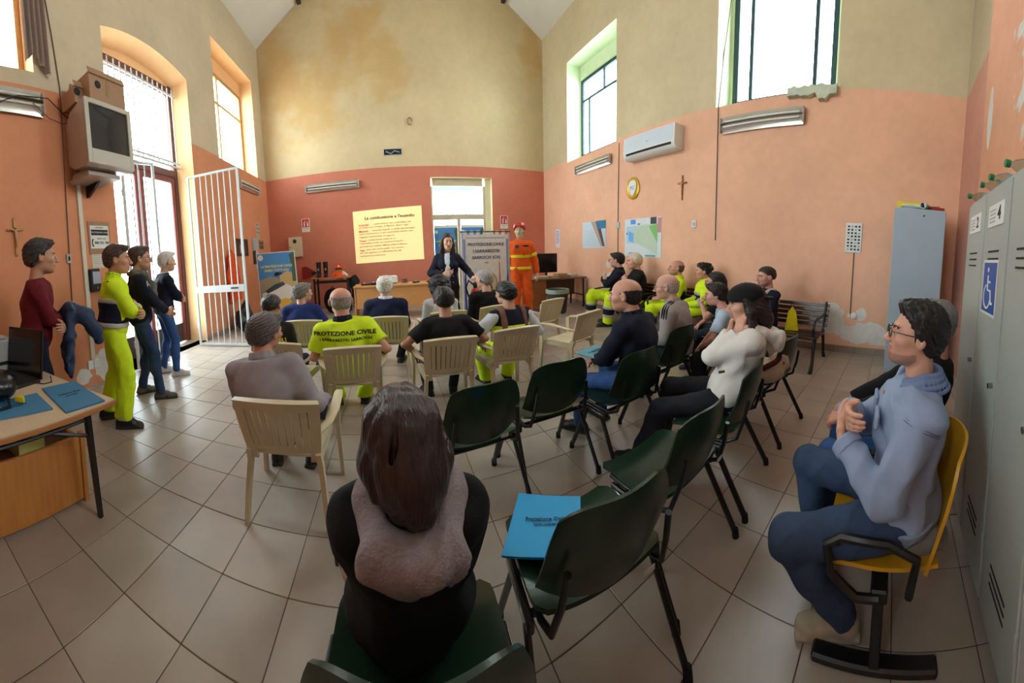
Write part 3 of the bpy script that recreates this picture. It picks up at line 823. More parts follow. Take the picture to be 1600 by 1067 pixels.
def torso_sdf(B, infl=0.0, arms='long', belly=0.0, k=.03, bust=0.0, hem=None, collar=0, broad=1.0, legs_over=False, skirt=0.0):
    """clothing or body shape of trunk and arms"""
    S = SDF(); P, C, Nk = B.P, B.chest, B.neck; i = infl
    fy = B.Rt @ V(0,1,0)
    S.ell(P + V(0,0,.02), V(.160*broad+i,.118+i,.13+i), B.Rp, k, 0)
    S.cap(P + B.Rp@V(0,.005+belly*.3,.08), C - B.Rt@V(0,0,.02), .142*broad+i+belly*.25, .150*broad+i, .05, 0, sq=(fy, .76+belly))
    if belly: S.ell(P + B.Rp@V(0,.06,.13), V(.13+i,.10+belly+i,.13+i), B.Rp, .05, 0)
    S.ell(C + B.Rt@V(0,.008,.05), V(.158*broad+i,.112+i,.165+i), B.Rt, .05, 0)
    if bust:
        for q in (-1,1): S.ell(C + B.Rt@V(q*.07,.085,.02), V(.055,.045,.05)+i, B.Rt, .03, 0)
    for k_ in 'RL':
        S.cap(Nk + B.Rt@V((.035 if k_=='R' else -.035),-.014,-.022), B.sh[k_]+B.Rt@V(0,0,.012), .045+i*.8, .046+i, .05, 0)
        sh, el, wr = B.sh[k_], B.elb[k_], B.wri[k_]
        if arms == 'long':
            S.cap(sh, el, .052+i, .042+i*.9, .03, 1 if k_ == 'R' else 2); S.cap(el, wr - unit(wr-el)*.015, .042+i*.9, .031+i*.8, .02, 1 if k_ == 'R' else 2, fb=1)
        elif arms == 'short':
            e2 = sh + (el-sh)*.72; S.cap(sh, e2, .056+i, .055+i, .03, 1 if k_ == 'R' else 2, fb=1)
        elif arms == 'roll':
            S.cap(sh, el, .056+i, .046+i, .03, 1); e2 = el + (wr-el)*.45; S.cap(el, e2, .046+i, .042+i, .02, 1, fb=1)
    if collar:
        S.cap(Nk + B.Rn@V(0,-.006,-.035), Nk + B.Rn@V(0,.0,.030+collar), .064+i*.6, .066+i*.6, .015, 0, fb=1)
    return S
def legs_sdf(B, infl=0.0, k=.03, to=1.0, wide=0.0):
    S = SDF(); i = infl
    S.ell(B.P + V(0,0,.0), V(.158+i,.120+i,.125+i), B.Rp, k, 0)
    for q in 'RL':
        h, kn, an = B.hip[q], B.knee[q], B.ank[q]
        S.cap(h, kn, .083+i, .060+i+wide*.4, .03, 0)
        a2 = kn + (an-kn)*to
        S.cap(kn, a2 + unit(an-kn)*.02, .058+i+wide*.5, .043+i+wide, .02, 0, fb=1)
        S.ell(kn + (an-kn)*.3 - unit(B.fdir[q])*.02, V(.048+i,.052+i,.11), None, .03, 0)
    return S
def shoe_obj(B, q, root, m_up, m_sole, vox=.009, boot=0.0, name='shoe', bulk=0.0):
    a = B.ank[q]; d = unit(B.fdir[q]); s = unit(np.cross(d, V(0,0,1))); u = np.cross(s, d); R = np.stack([s, d, u], 1)
    o = a - u*.085
    S = SDF(); b = bulk
    S.box(o + d*.055 + u*.013, (.030+b,.118,.003), R, .011, .004, 1)
    S.ell(o + d*.115 + u*.035, V(.043+b,.070,.034), R, .02, 0)
    S.cap(o - d*.03 + u*.045, o + d*.07 + u*.055, .040+b, .038+b, .02, 0)
    S.cap(o - d*.012 + u*.05, o - d*.005 + u*(.095+boot), .042+b, .044+b, .02, 0, fb=1)
    S.cut(o + u*.0, -u)
    return np_obj(name, [S.mesh(vox)], [m_up, m_sole], root)
def cloth(name, col, rough=.85, var=.10, scale=14, bump=.25, bscale=220, **k):
    return mat('cloth_'+name, col, rough, var, scale, bump, bscale, spec=.25, **k)
def glasses_obj(B, root, col=(25,24,26), hs=1.0, name='glasses', wire=.0022):
    c, R = B.head, Matrix([list(r) for r in B.Rh]); e = hs
    def p(x, y, z): return Vector(c) + R @ Vector((x*e, y*e, z*e))
    mb = MB()
    for q in (-1,1):
        n = 14; mb.tube([p(q*.032+.023*math.cos(2*PI*i/n), .108-.10*abs(.023*math.cos(2*PI*i/n)*q+.0)*(1 if q*math.cos(2*PI*i/n)>0 else 0), .001+.017*math.sin(2*PI*i/n)) for i in range(n+1)], wire*e, 5, cap=False)
        mb.tube([p(q*.055,.103,.008), p(q*.078,.07,.010), p(q*.085,.0,.008), p(q*.084,-.015,-.008)], wire*e, 5)
    mb.tube([p(-.010,.108,.004), p(0,.113,.007), p(.010,.108,.004)], wire*e, 5)
    return mb.build(name, mat('spectacle_frame_%d' % col[0], col, .3, 0), root)
def text_on(target, s, size, m, root, centre, R, name='lettering', sx=1.0, off=.004, extrude=True, bold=.0):
    """lay printed letters onto a garment: letters are projected along -w of R onto the target's surface"""
    cu = bpy.data.curves.new('t', 'FONT'); cu.body = s; cu.size = size; cu.align_x = 'CENTER'; cu.align_y = 'CENTER'; cu.resolution_u = 2; cu.offset = bold
    o = bpy.data.objects.new('t', cu); COL.objects.link(o)
    dg = bpy.context.evaluated_depsgraph_get(); me = bpy.data.meshes.new_from_object(o.evaluated_get(dg)); bpy.data.objects.remove(o)
    bm = bmesh.new(); bm.from_mesh(me); bmesh.ops.triangulate(bm, faces=bm.faces)
    bmesh.ops.subdivide_edges(bm, edges=[e for e in bm.edges if e.calc_length() > size*.35], cuts=1)
    tb = bmesh.new(); tb.from_mesh(target.data); bvh = BVHTree.FromBMesh(tb); tb.free()
    wv = R @ Vector((0,0,1)); c = Vector(centre)
    for v in bm.verts:
        p = c + R @ Vector((v.co.x*sx, v.co.y, 0)) + wv*.5
        hit = bvh.ray_cast(p, -wv)
        v.co = (hit[0] + wv*off) if hit[0] is not None else (p - wv*.5)
    bm.to_mesh(me); bm.free(); me.materials.clear(); me.materials.append(m); me.name = name
    ob = bpy.data.objects.new(name, me); COL.objects.link(ob); ob.parent = root
    return ob
NPEOPLE = 0
HS, WX = 1.0, 1.0            # head size and breadth of build for the figures that follow
def person(label, loc, rot, S=1.0, pose=None, skin=(206,158,132), face=None, hair=None, top=None, bottom=None, shoes=None, vox=.011, hvox=.0055,
           hands=True, extra=None, group=None, name='person', cat='person', glasses=None, brow=(58,42,34), tilt=0):
    """one figure: body (skin), hair, upper garments, trousers, shoes as children of an Empty on the floor"""
    global NPEOPLE; NPEOPLE += 1; seed = NPEOPLE
    root = empty(name, loc, math.radians(rot), label, cat, group); root.scale = (S*WX,S*WX,S); root.rotation_euler[0] = math.radians(tilt)
    face = dict(face or {}); hs = face.setdefault('hs', HS); root_parts = {}
    B = Body(hs=hs, **(pose or {}))
    top = top or {}; bottom = bottom or {}
    # --- body: trunk and limbs coarse, head and hands fine, one mesh
    bare = top.get('arms', 'long') != 'long'
    S_ = torso_sdf(B, -.012, 'none')
    for q in 'RL':
        S_.cap(B.sh[q], B.elb[q], .045, .039, .02, 0); S_.cap(B.elb[q], B.wri[q], .040, .0265, .015, 0)
        S_.cap(B.hip[q], B.knee[q], .068, .048, .02, 0); S_.cap(B.knee[q], B.ank[q], .048, .036, .02, 0)
    parts = [S_.mesh(.018 if not bare else max(vox, .009)), head_sdf(B, **{k: v for k, v in face.items()}).mesh(hvox)]
    if hands:
        for q, sd in (('R',1),('L',-1)):
            parts.append(hand_sdf(B.wri[q], B.hdir[q], B.hnor[q], sd, B.hcurl[q]).mesh(min(hvox, .006)))
    np_obj('body', parts, skin_mats(skin, brow=brow), root)
    # --- hair
    if hair: hair_obj(B, root, hair[0], hair[1], min(hvox, .007), seed, hs=hs, w=face.get('w', 1.0), **(hair[2] if len(hair) > 2 else {}))
    if glasses: glasses_obj(B, root, glasses if isinstance(glasses, tuple) else (25,24,26), hs)
    # --- upper garment
    i = top.get('infl', .020)
    slv = top.get('sleeve')
    T = torso_sdf(B, i + (.003 if slv else 0), 'none' if slv else top.get('arms', 'long'), top.get('belly', 0), bust=top.get('bust', 0), collar=top.get('collar', 0), broad=top.get('broad', 1.0))
    zc = B.P + B.Rp@V(0,0,top.get('hem', -.06)); T.cut(zc, -(B.Rp@V(0,0,1)))
    if top.get('neck', 1): T.cut(B.neck + B.Rn@V(0,0,.012 + top.get('collar', 0)), B.Rn@V(0,-.25,1))
    g = np_obj(top.get('name', 'shirt'), [T.mesh(vox, folds(seed, top.get('fold', .006), top.get('freq', 17)))], [top['mat']]*3, root)
    if slv:
        A = SDF()
        for q in 'RL':
            A.cap(B.sh[q], B.elb[q], .055+i, .045+i, .03, 0); A.cap(B.elb[q], B.wri[q]-unit(B.wri[q]-B.elb[q])*.015, .045+i, .032+i*.9, .02, 0, fb=1)
        np_obj('sleeves', [A.mesh(vox, folds(seed, .006, 17))], [slv], root)
    root_parts['top'] = g
    # --- lower garment
    if bottom.get('mat'):
        Lg = legs_sdf(B, bottom.get('infl', .008), to=bottom.get('to', 1.0), wide=bottom.get('wide', .0))
        Lg.cut(B.P + B.Rp@V(0,0,bottom.get('waist', .09)), B.Rp@V(0,0,1))
        root_parts['bottom'] = np_obj(bottom.get('name', 'trousers'), [Lg.mesh(vox, folds(seed+50, bottom.get('fold', .006), 16))], [bottom['mat']], root)
    if shoes:
        for q in 'RL': shoe_obj(B, q, root, shoes[0], shoes[1], max(.007, vox*.8), *(shoes[2:]))
    if extra: extra(B, root, root_parts, vox, seed)
    return root, B
def band(B, root, sdf_fn, p, n, w_, m, vox, name='reflective_band', infl=.006, lab=None):
    """a strip round a garment between two parallel planes"""
    S = sdf_fn(infl); p, n = np.asarray(p,float), unit(n)
    S.cut(p + n*w_/2, n); S.cut(p - n*w_/2, -n)
    return np_obj(name, [S.mesh(vox)], [m], root)
def limb_band(root, a, b, t, w_, ra, m, vox, name='reflective_band'):
    """a cuff-like ring round a limb"""
    a, b = np.asarray(a,float), np.asarray(b,float); u = unit(b-a); c = a + (b-a)*t
    S = SDF(); S.cap(c - u*w_/2, c + u*w_/2, ra, ra, 0, 0, fa=1, fb=1)
    return np_obj(name, [S.mesh(vox)], [m], root)
# ================================================================== FURNITURE
M_mono = mat('ivory_resin', (206,192,160), .42, .05, 5, bump=.05, bscale=60, spec=.45)
M_green_pl = mat('dark_green_plastic', (20,44,28), .28, .12, 8, bump=.04, bscale=120, spec=.5)
M_black_st = mat('black_steel', (22,22,24), .35, .1, 20, spec=.5)
M_rubber = mat('black_rubber', (18,18,18), .8, .1, 30)
M_chrome = mat('worn_chrome', (170,172,172), .22, .05, 20, metal=.9)
def make_armchair():
    """moulded resin garden armchair, back towards -Y"""
    t = empty('plastic_armchair')
    SH = .405
    # seat
    def seat(u, v):
        x = (u-.5)*(.40+.05*v); y = -.19+.42*v
        return (x, y, SH - .018*math.sin(PI*u)*math.sin(PI*min(1,v*1.1)) + (0 if v < .85 else -(v-.85)**2*1.6))
    MB().patch(seat, 8, 8, .012).build('seat', M_mono, t, ang=1.0)
    mb = MB(); mb.patch(lambda u, v: ((u-.5)*.45, .232+.004*v, SH-.015-.05*v), 6, 1, .010)
    for q in (-1,1): mb.patch(lambda u, v: (q*(.20+.025*u), -.18+.40*u, SH-.012-.045*v), 5, 1, .010)
    mb.build('seat_apron', M_mono, t)
    # back: curved sheet, u across (-1..1), v up
    def bk(u, v):
        w_ = .205 + .03*math.sin(min(1,v*1.05)*PI*.5)
        z = SH-.03 + .395*v; y = -.185 - .125*v - .0*v
        return Vector((u*w_, y - .045*(1-u*u)*(.3+.7*v), z))
    def strip(mb, u0, u1, v0, v1, nu, nv, th=.014, arch_=0.0):
        mb.patch(lambda a, b: bk(u0+(u1-u0)*a, v0+(v1-v0)*b + arch_*(1-(u0+(u1-u0)*a)**2)*b), nu, nv, th)
    back = empty('backrest', parent=t)
    mb = MB(); strip(mb, -1, 1, .86, .95, 10, 2, .016, .055)
    strip(mb, -1, 1, .955, .975, 10, 1, .030, .055)
    for q in (-1,1): strip(mb, q*1.0, q*.74, .0, .87, 3, 8, .016)
    strip(mb, -.76, .76, .16, .25, 8, 2, .014)
    mb.build('back_frame', M_mono, back, ang=1.0)
    k = 8; wS = 1.48/(k*1.0)
    for i in range(k):
        c = -.74 + wS*(i+.5); mb = MB(); strip(mb, c-wS*.40, c+wS*.40, .24, .88, 1, 6, .011); mb.build('slat', M_mono, back, ang=1.0)
    # arms: rise out of the back, sweep forward, turn down into the front legs
    for q in (-1,1):
        pts = [bk(q*.93,.50), Vector((q*.262,-.17,SH+.185)), Vector((q*.282,-.05,SH+.205)), Vector((q*.288,.10,SH+.212)), Vector((q*.284,.20,SH+.200)), Vector((q*.276,.245,SH+.160))]
        MB().tube(pts, [.020,.024,.028,.028,.026,.020], 8, flat=(.45,1.15), up=(0,0,1)).build('armrest', M_mono, t, ang=1.0)
    def leg(p, r0, r1, q, front):
        mb = MB(); mb.tube(p, [r0+(r1-r0)*i/(len(p)-1) for i in range(len(p))], 4, flat=(1.0,.62), up=(0,1,0)); return mb
    for q in (-1,1):
        leg([(q*.276,.235,SH+.19),(q*.262,.222,SH),(q*.268,.232,.2),(q*.275,.245,.0)], .036, .026, q, 1).build('leg', M_mono, t, ang=.9)
        leg([tuple(bk(q*.93,.16)),(q*.205,-.185,SH-.05),(q*.222,-.215,.18),(q*.235,-.245,.0)], .036, .026, q, 0).build('leg', M_mono, t, ang=.9)
    return t
def make_shell_chair():
    """dark green two-shell meeting chair on a black tube frame, back towards -Y"""
    t = empty('stacking_chair'); SH = .44
    def seat(u, v):
        a = (u-.5); y = -.17+.40*v
        e = (1-abs(2*v-1)**6)**.25 if 0 < v < 1 else 0
        rr = .232 - .03*max(0, (abs(2*v-1)-.75)*4)**2
        return (a*2*rr, y, SH + .025*(abs(a)*2)**2.2 - .02*math.sin(PI*v) - .045*max(0, v-.72)**1.5*6 + .02*max(0,.2-v)*2)
    MB().patch(seat, 14, 12, .012).build('seat', M_green_pl, t, ang=1.2)
    def back(u, v):
        a = (u-.5)*2; rr = .228 - .020*v - .028*max(0, v-.55)**2*4 - .02*max(0,.3-v)
        top = .345*v - (.05*abs(a)**4)*v + (.045*abs(a)**2.5)*(1-v)
        return (a*rr, -.185 - .085*v + .060*abs(a)**2.0 - .018*math.sin(PI*v), SH+.035 + top)
    MB().patch(back, 14, 10, .011).build('backrest', M_green_pl, t, ang=1.2)
    fr = MB()
    for q in (-1,1):
        fr.tube([(q*.20,.17,SH-.045),(q*.205,-.12,SH-.045),(q*.20,-.19,SH-.01),(q*.185,-.225,SH+.10),(q*.175,-.245,SH+.21)], .011, 8)
    fr.tube([(-.235,.04,SH-.05),(.235,.04,SH-.05)], .012, 8); fr.tube([(-.235,-.09,SH-.05),(.235,-.09,SH-.05)], .012, 8)
    fr.build('frame', M_black_st, t)
    for q in (-1,1):
        mb = MB(); mb.bx(q*.238-.012, q*.238+.012, -.13, .12, SH-.075, SH-.03, ch=.006); br = mb.build('side_bracket', M_black_st, t)
        MB().bx(q*.252-.003, q*.252+.003, -.11, .10, SH-.058, SH-.046, ch=.001).build('trim_strip', M_chrome, br)
        for y0, y1 in ((.06,.235),(-.07,-.275)):
            lg = MB().tube([(q*.238,y0,SH-.05),(q*.255,y1,.02)], .0145, 8, flat=(1.25,.8), up=(0,1,0)).build('leg', M_black_st, t)
            MB().tube([(q*.2546,y1*.985,.045),(q*.256,y1,.0)], [.017,.019], 8).build('foot_cap', M_rubber, lg)
    lb = MB().box((.09,-.2525,SH+.075), (.022,.0012,.009), Matrix(((1,0,0),(0,1,0),(0,0,1)))).build('sticker', mat('pale_sticker', (190,188,180), .6, .05, 9), t)
    return t
arm0 = make_armchair(); gr0 = make_shell_chair()
def put(proto, loc, rot, label, cat, group, first=[], tilt=(0,0)):
    o = proto if proto not in first else dup(proto)
    first.append(proto)
    o.location = loc; o.rotation_euler = (math.radians(tilt[0]), math.radians(tilt[1]), math.radians(rot)); tag(o, label, cat, group)
    return o
WH = [((-.65,1.83,0),4,'ivory plastic armchair under the man in a grey shirt'),
      ((-.38,2.83,0),8,'ivory plastic armchair under the bald man in a yellow safety polo'),
      ((-1.02,2.97,0),-3,'ivory plastic armchair under the young man with yellow letters on his back'),
      ((.46,2.93,0),3,'ivory plastic armchair under the dark-haired man in a plain black T-shirt'),
      ((1.10,3.04,0),5,'ivory plastic armchair under the man with brown bag straps'),
      ((-1.10,4.0,0),6,'ivory plastic armchair under the grey-haired man in a blue jacket'),
      ((-.03,4.05,0),-4,'ivory plastic armchair under the white-haired man in navy'),
      ((.66,4.17,0),6,'ivory plastic armchair under the curly dark-haired woman'),
      ((1.27,4.3,0),14,'ivory plastic armchair under the grey-haired man in a dark sweater'),
      ((2.06,3.32,0),20,'empty ivory plastic armchair with its seat showing, beside the bald man in navy'),
      ((2.20,4.42,0),17,'empty ivory plastic armchair standing in front of the orange-suited mannequin')]
for loc, rot, lab in WH: put(arm0, loc, rot, lab, 'chair', 'ivory plastic armchairs of the audience')
GR = [((.42,1.76,0),8,'empty dark green chair straight behind the black T-shirt man'),
      ((.96,1.88,0),2,'empty dark green chair directly left of the balding man in navy'),
      ((1.50,1.74,0),4,'dark green chair under the bald man in a navy jacket'),
      ((2.28,1.98,0),2,'dark green chair under the man in a striped grey track jacket'),
      ((1.14,.97,0),2,'empty dark green chair with its whole seat showing, nothing on it'),
      ((.59,.87,0),-6,'dark green chair with a bright blue folder lying on the seat'),
      ((1.72,1.02,0),10,'dark green chair under the person in a white hoodie and black cap'),
      ((2.50,1.04,0),-2,'dark green chair with a jacket and black bag on it, behind the white hoodie'),
      ((.02,.705,0),-3,'dark green chair under the brown-haired woman with her hair pinned up'),
      ((2.90,1.60,0),0,'dark green chair under the boy in a pale T-shirt'),
      ((3.44,2.06,0),5,'dark green chair under the long-haired person with glasses')]
for loc, rot, lab in GR: put(gr0, loc, rot, lab, 'chair', 'dark green meeting chairs')
# ---- beam seating against the lockers, mustard shells
M_must = mat('mustard_plastic', (206,150,30), .35, .08, 7, bump=.03, bscale=90)
bs = empty('waiting_bench', (1.45,-.02,0), 0, 'black beam bench with mustard seat shells in front of the grey lockers', 'bench')
MB().bx(-.42,.62,-.03,.03,.31,.36,ch=.006).build('cross_bar', M_black_st, bs)
for x in (-.36,.56):
    lg = MB().bx(x-.03,x+.03,-.02,.02,.03,.32,ch=.006).build('leg', M_black_st, bs)
    MB().bx(x-.03,x+.03,-.23,.23,.0,.035,ch=.008).build('foot', M_black_st, lg)
for x in (-.17,.33):
    sh = MB().patch(lambda u, v: (x+(u-.5)*.44, -.2+.42*v, .40+.03*(abs(u-.5)*2)**2-.02*math.sin(PI*v)-.05*max(0,v-.75)*2), 10, 10, .012).build('seat', M_must, bs, ang=1.2)
    MB().patch(lambda u, v: (x+(u-.5)*(.45-.09*max(0,v-.5)**2*4), -.215-.10*v+.06*(abs(u-.5)*2)**2, .40+.40*v-.03*(abs(u-.5)*2)**4*v), 12, 10, .013).build('backrest', M_must, bs, ang=1.2)
    MB().bx(x-.1,x+.1,-.12,.12,.355,.385,ch=.008).build('seat_mount', M_black_st, bs)
for x in (-.42,.08,.6):
    MB().tube([(x,-.10,.35),(x,-.12,.48),(x,-.02,.53),(x,.14,.535),(x,.19,.50),(x,.17,.40),(x,.08,.33),(x,.0,.335)], .016, 8).build('armrest', M_black_st, bs)
# ---- slatted park benches along the right wall
M_slat = mat('dark_varnished_slat', (58,38,30), .3, .2, 6, stretch=(1,8,8), spec=.5)
M_iron = mat('black_cast_iron', (20,20,22), .5, .1, 20)
def bench(y0, y1, lab, x=4.55):
    t = empty('park_bench', (x,(y0+y1)/2,0), 0, lab, 'bench', 'slatted benches along the right wall'); L_ = (y1-y0)/2
    for i in range(4):
        x = -.33+.115*i; MB().box((x,0,.435-.008*abs(i-1.5)),(.048,L_,.014),None,0,.006).build('seat_slat', M_slat, t)
    for i in range(5):
        z = .50+.066*i; MB().box((.225+.032*i,0,z),(.012,L_,.026),roty(-.28),0,.005).build('back_slat', M_slat, t)
    for y in (-L_+.05, L_-.05):
        e = MB().tube([(.34,y,.82),(.29,y,.70),(.21,y,.50),(.16,y,.41),(-.30,y,.41),(-.40,y,.44)], .021, 8, flat=(1.1,.8)).build('end_frame', M_iron, t)
        MB().tube([(-.28,y,.41),(-.34,y,.25),(-.36,y,.10),(-.42,y,.02),(-.45,y,.0)], [.026,.022,.022,.028,.03], 8).build('front_leg', M_iron, e)
        MB().tube([(.18,y,.43),(.24,y,.25),(.28,y,.08),(.34,y,.0)], [.026,.022,.022,.03], 8).build('rear_leg', M_iron, e)
        MB().tube([(-.34,y,.42),(-.37,y,.56),(-.33,y,.64),(-.15,y,.655),(.05,y,.645),(.27,y,.66)], .018, 8).build('arm', M_iron, e)
    return t
bench(.93, 2.40, 'dark slatted bench nearest the peeling wall, under the man in a dark vest', 4.30)
bench(2.62, 4.1, 'dark slatted bench under the two men in yellow safety jackets')
bench(4.25, 5.75, 'dark slatted bench under the two men in black jackets')

# ---- left table with tapered black legs
M_top = mat('beech_laminate', (206,186,158), .4, .06, 8, stretch=(1,8,1))
M_edge = mat('beech_edging', (168,112,66), .5, .1, 9)
tb = empty('folding_table', (-2.1,.3,0), 0, 'beech-topped table with black legs at the left, blue folders on it', 'table')
mb = MB(); mb.bx(-1.0,.58,-.85,.93,.705,.735); o = mb.build('tabletop', [M_top], tb)
MB().bx(-1.005,.590,-.855,.94,.700,.728,ch=.003).build('edge_band', M_edge, o)
for x, y in ((.46,.80),(.46,-.70),(-.9,.80),(-.9,-.70)):
    MB().tube([(x,y,.70),(x-.03*(-1 if x>0 else 1)*-1+(.03 if x>0 else -.03),y+(.04 if y>0 else -.04),.0)], [.024,.017], 4, flat=(1.2,1.0)).build('leg', M_black_st, tb)
MB().tube([(.46,.80,.52),(.40,.30,.69)], .011, 6).build('brace', M_black_st, tb)
MB().tube([(.46,-.69,.62),(.46,.79,.62)], .010, 6).build('stretcher', M_black_st, tb)
# wooden cabinet under it
M_wpanel = mat('orange_beech_panel', (196,128,62), .45, .14, 5, stretch=(6,6,.6))
cb = empty('low_cabinet', (-2.15,.35,0), 0, 'orange beech low cabinet standing under the left table', 'cabinet')
MB().bx(.30,.325,-.8,.80,.02,.44,ch=.003).build('front_panel', M_wpanel, cb)
MB().bx(-.35,.30,.775,.80,.02,.44,ch=.003).build('side_panel', M_wpanel, cb)
MB().bx(-.35,.30,-.80,-.775,.02,.44,ch=.003).build('side_panel', M_wpanel, cb)
MB().bx(-.35,.30,-.775,.775,.38,.40).build('shelf', mat('dark_wood_shelf', (96,62,38), .5, .15, 6), cb)
MB().bx(-.35,.30,-.775,.775,.0,.03).build('base', M_wpanel, cb)
MB().bx(.30,.34,.80,.835,.0,.46,ch=.004).build('corner_post', M_wpanel, cb)
bx_ = empty('small_carton', (-1.98,.82,.40), .15, 'small pale yellow carton on the cabinet shelf under the table', 'box')
mb = MB()
for x0, x1, y0, y1 in ((-.09,-.085,-.1,.1),(.085,.09,-.1,.1),(-.09,.09,-.1,-.095),(-.09,.09,.095,.1)): mb.bx(x0,x1,y0,y1,0,.10)
mb.bx(-.09,.09,-.1,.1,0,.006); mb.build('carton_body', mat('pale_yellow_card', (206,204,120), .7, .06, 9), bx_)
MB().blob((0,0,.07),(.06,.07,.04),10,6).build('contents', M_rubber, bx_)
bg_ = MB(); bg_.lathe([(.0,0),(.10,.0),(.13,.04),(.11,.09),(.05,.12),(0,.125)], (-1.98,.48,.40), 14); tag(bg_.build('cloth_bag', cloth('dusty_green',(70,76,70))), 'dusty green cloth bundle on the cabinet shelf under the table', 'bag')
# ---- things on that table
M_blue = mat('blue_card_folder', (64,128,170), .5, .05, 4)
M_blue2 = mat('bright_blue_card', (36,148,204), .5, .04, 4)
M_ink = mat('printed_ink', (40,48,60), .7, 0)
M_paper = mat('white_paper', (226,224,216), .8, .03, 5)
def folder(name, pts, z, m, lab, th=.008):
    """card folder: quadrilateral seen from above, two leaves slightly sprung"""
    c = Vector((sum(p[0] for p in pts)/4, sum(p[1] for p in pts)/4, z)); t = empty(name, c, 0, lab, 'folder', 'blue folders')
    P = [Vector((p[0]-c.x, p[1]-c.y)) for p in pts]
    def q(u, v, dz): a = P[0].lerp(P[1], u); b = P[3].lerp(P[2], u); r = a.lerp(b, v); return Vector((r.x, r.y, dz))
    MB().patch(lambda u, v: q(u, v, .0015), 4, 4, .0015).build('back_cover', m, t)
    MB().patch(lambda u, v: q(.02+.96*u, .02+.95*v, .004), 4, 4, .003).build('papers', M_paper, t)
    MB().patch(lambda u, v: q(u, v, .0075+th*v*v*(.3+.7*u)), 8, 8, .0015).build('front_cover', m, t)
    d = (P[1]-P[0]).normalized(); R = frame((d.x,d.y,0), (-d.y,d.x,0))
    k = q(.5,.55,0); text('Protezione Civile', .022, M_ink, t, (k.x,k.y,.0125+th*.4), R); k = q(.5,.47,0); text('corso volontari', .014, M_ink, t, (k.x,k.y,.0115+th*.3), R)
    return t
folder('paper_folder', [(-1.56,.91),(-1.53,1.17),(-1.97,1.24),(-2.02,1.0)], .735, M_blue, 'blue card folder lying at the far right corner of the left table')
folder('paper_folder', [(-1.72,.50),(-1.66,.885),(-1.96,.93),(-1.98,.55)], .735, M_blue, 'darker blue card folder lying nearer along the left table', .003)
# laptop seen from behind-left, helmet with visor, printer box
M_lap = mat('matt_black_plastic', (24,24,26), .5, .08, 20)
lp = empty('laptop', (-2.40,1.03,.735), math.radians(11), 'open black laptop on the left table in front of the man in maroon', 'laptop')
MB().bx(-.23,.23,-.29,.0,.0,.022,ch=.004).build('base', M_lap, lp)
sc_ = MB().box((0,.035,.20),(.235,.006,.185),rotx(-.14),0,.003).build('screen', M_lap, lp)
MB().box((0,.027,.20),(.222,.002,.172),rotx(-.14)).build('display', mat('dark_display', (14,14,18), .15, 0), sc_)
for i in range(5):
    MB().bx(-.20,.20,-.25+.04*i,-.22+.04*i,.021,.026,ch=.002).build('key_row', M_rubber, lp)
MB().tube([(.23,-.05,.01),(.29,-.02,.004),(.31,.04,.006),(.25,.08,.03)], .004, 6).build('cable', M_rubber, lp)
hm = empty('black_bag', (-2.02,.66,.737), 0, 'shiny black soft bag with a yellow tag on the left table', 'bag')
MB().blob((0,0,.10),(.17,.15,.10),16,9).build('bag_body', mat('shiny_black_nylon', (16,18,24), .25, .2, 9, bump=.5, bscale=14), hm)
MB().tube([(.13,.04,.05),(.20,.02,.013),(.21,-.1,.012),(.16,-.16,.02),(.1,-.13,.05)], .010, 6).build('strap', M_rubber, hm)
MB().box((.165,.10,.035),(.035,.008,.02),rotz(.6),0,.006).build('yellow_tag', mat('yellow_tag', (222,206,20), .5, .05, 9), hm)
M_grey_pl = mat('pale_grey_plastic', (176,180,180), .5, .05, 6)
pr = empty('printer', (-2.83,.86,.735), .1, 'pale grey office printer standing at the far edge of the left table', 'printer')
MB().bx(-.2,.2,-.22,.22,0,.27,ch=.012).build('casing', M_grey_pl, pr)
MB().bx(-.17,.17,-.2,.15,.27,.30,ch=.01).build('lid', M_grey_pl, pr)
MB().box((-.02,.03,.41),(.11,.004,.13),rotx(-.2)).build('paper_sheet', M_paper, pr)
MB().bx(.197,.205,-.16,.16,.06,.09).build('output_slot', M_rubber, pr)
# bright blue folder on the green chair
bf = folder('paper_folder', [(.31,.93),(.54,.81),(.68,1.02),(.47,1.16)], .472, M_blue2, 'bright blue folder lying on a dark green chair seat', .003)
# ================================================================== THINGS ON AND ALONG THE WALLS
M_white_pl = mat('white_plastic', (222,224,222), .4, .03, 6)
M_fix = mat('aged_light_housing', (178,172,160), .4, .08, 9, metal=.25)
M_tube = mat('unlit_tube', (228,226,218), .25, 0)
M_cable = mat('grey_wall_cable', (112,92,80), .7, .1, 20)
M_black = mat('black_plastic', (20,20,22), .4, .06, 20)
M_red = mat('signal_red', (196,30,36), .4, .06, 12)
M_brass = mat('brass', (176,136,70), .35, .08, 20, metal=.7)
M_card = mat('brown_cardboard', (164,128,98), .8, .08, 8)
M_yel = mat('bright_yellow', (236,214,30), .5, .05, 9)
M_lockg = mat('grey_locker_paint', (172,178,174), .45, .05, 4)
M_blucab = mat('pale_blue_grey_steel', (164,184,198), .4, .04, 3)
M_dark = mat('dark_slot', (30,32,34), .8, 0)
def on_wall(R, p):   # local frame of a wall item: x along, y up, z out of the wall
    M4 = R.to_4x4(); M4.translation = Vector(p); return M4
def wall_thing(name, R, p, label, cat, group=None):
    t = empty(name, (0,0,0), 0, label, cat, group); t.matrix_basis = on_wall(R, p); return t
I3 = Matrix.Identity(3)
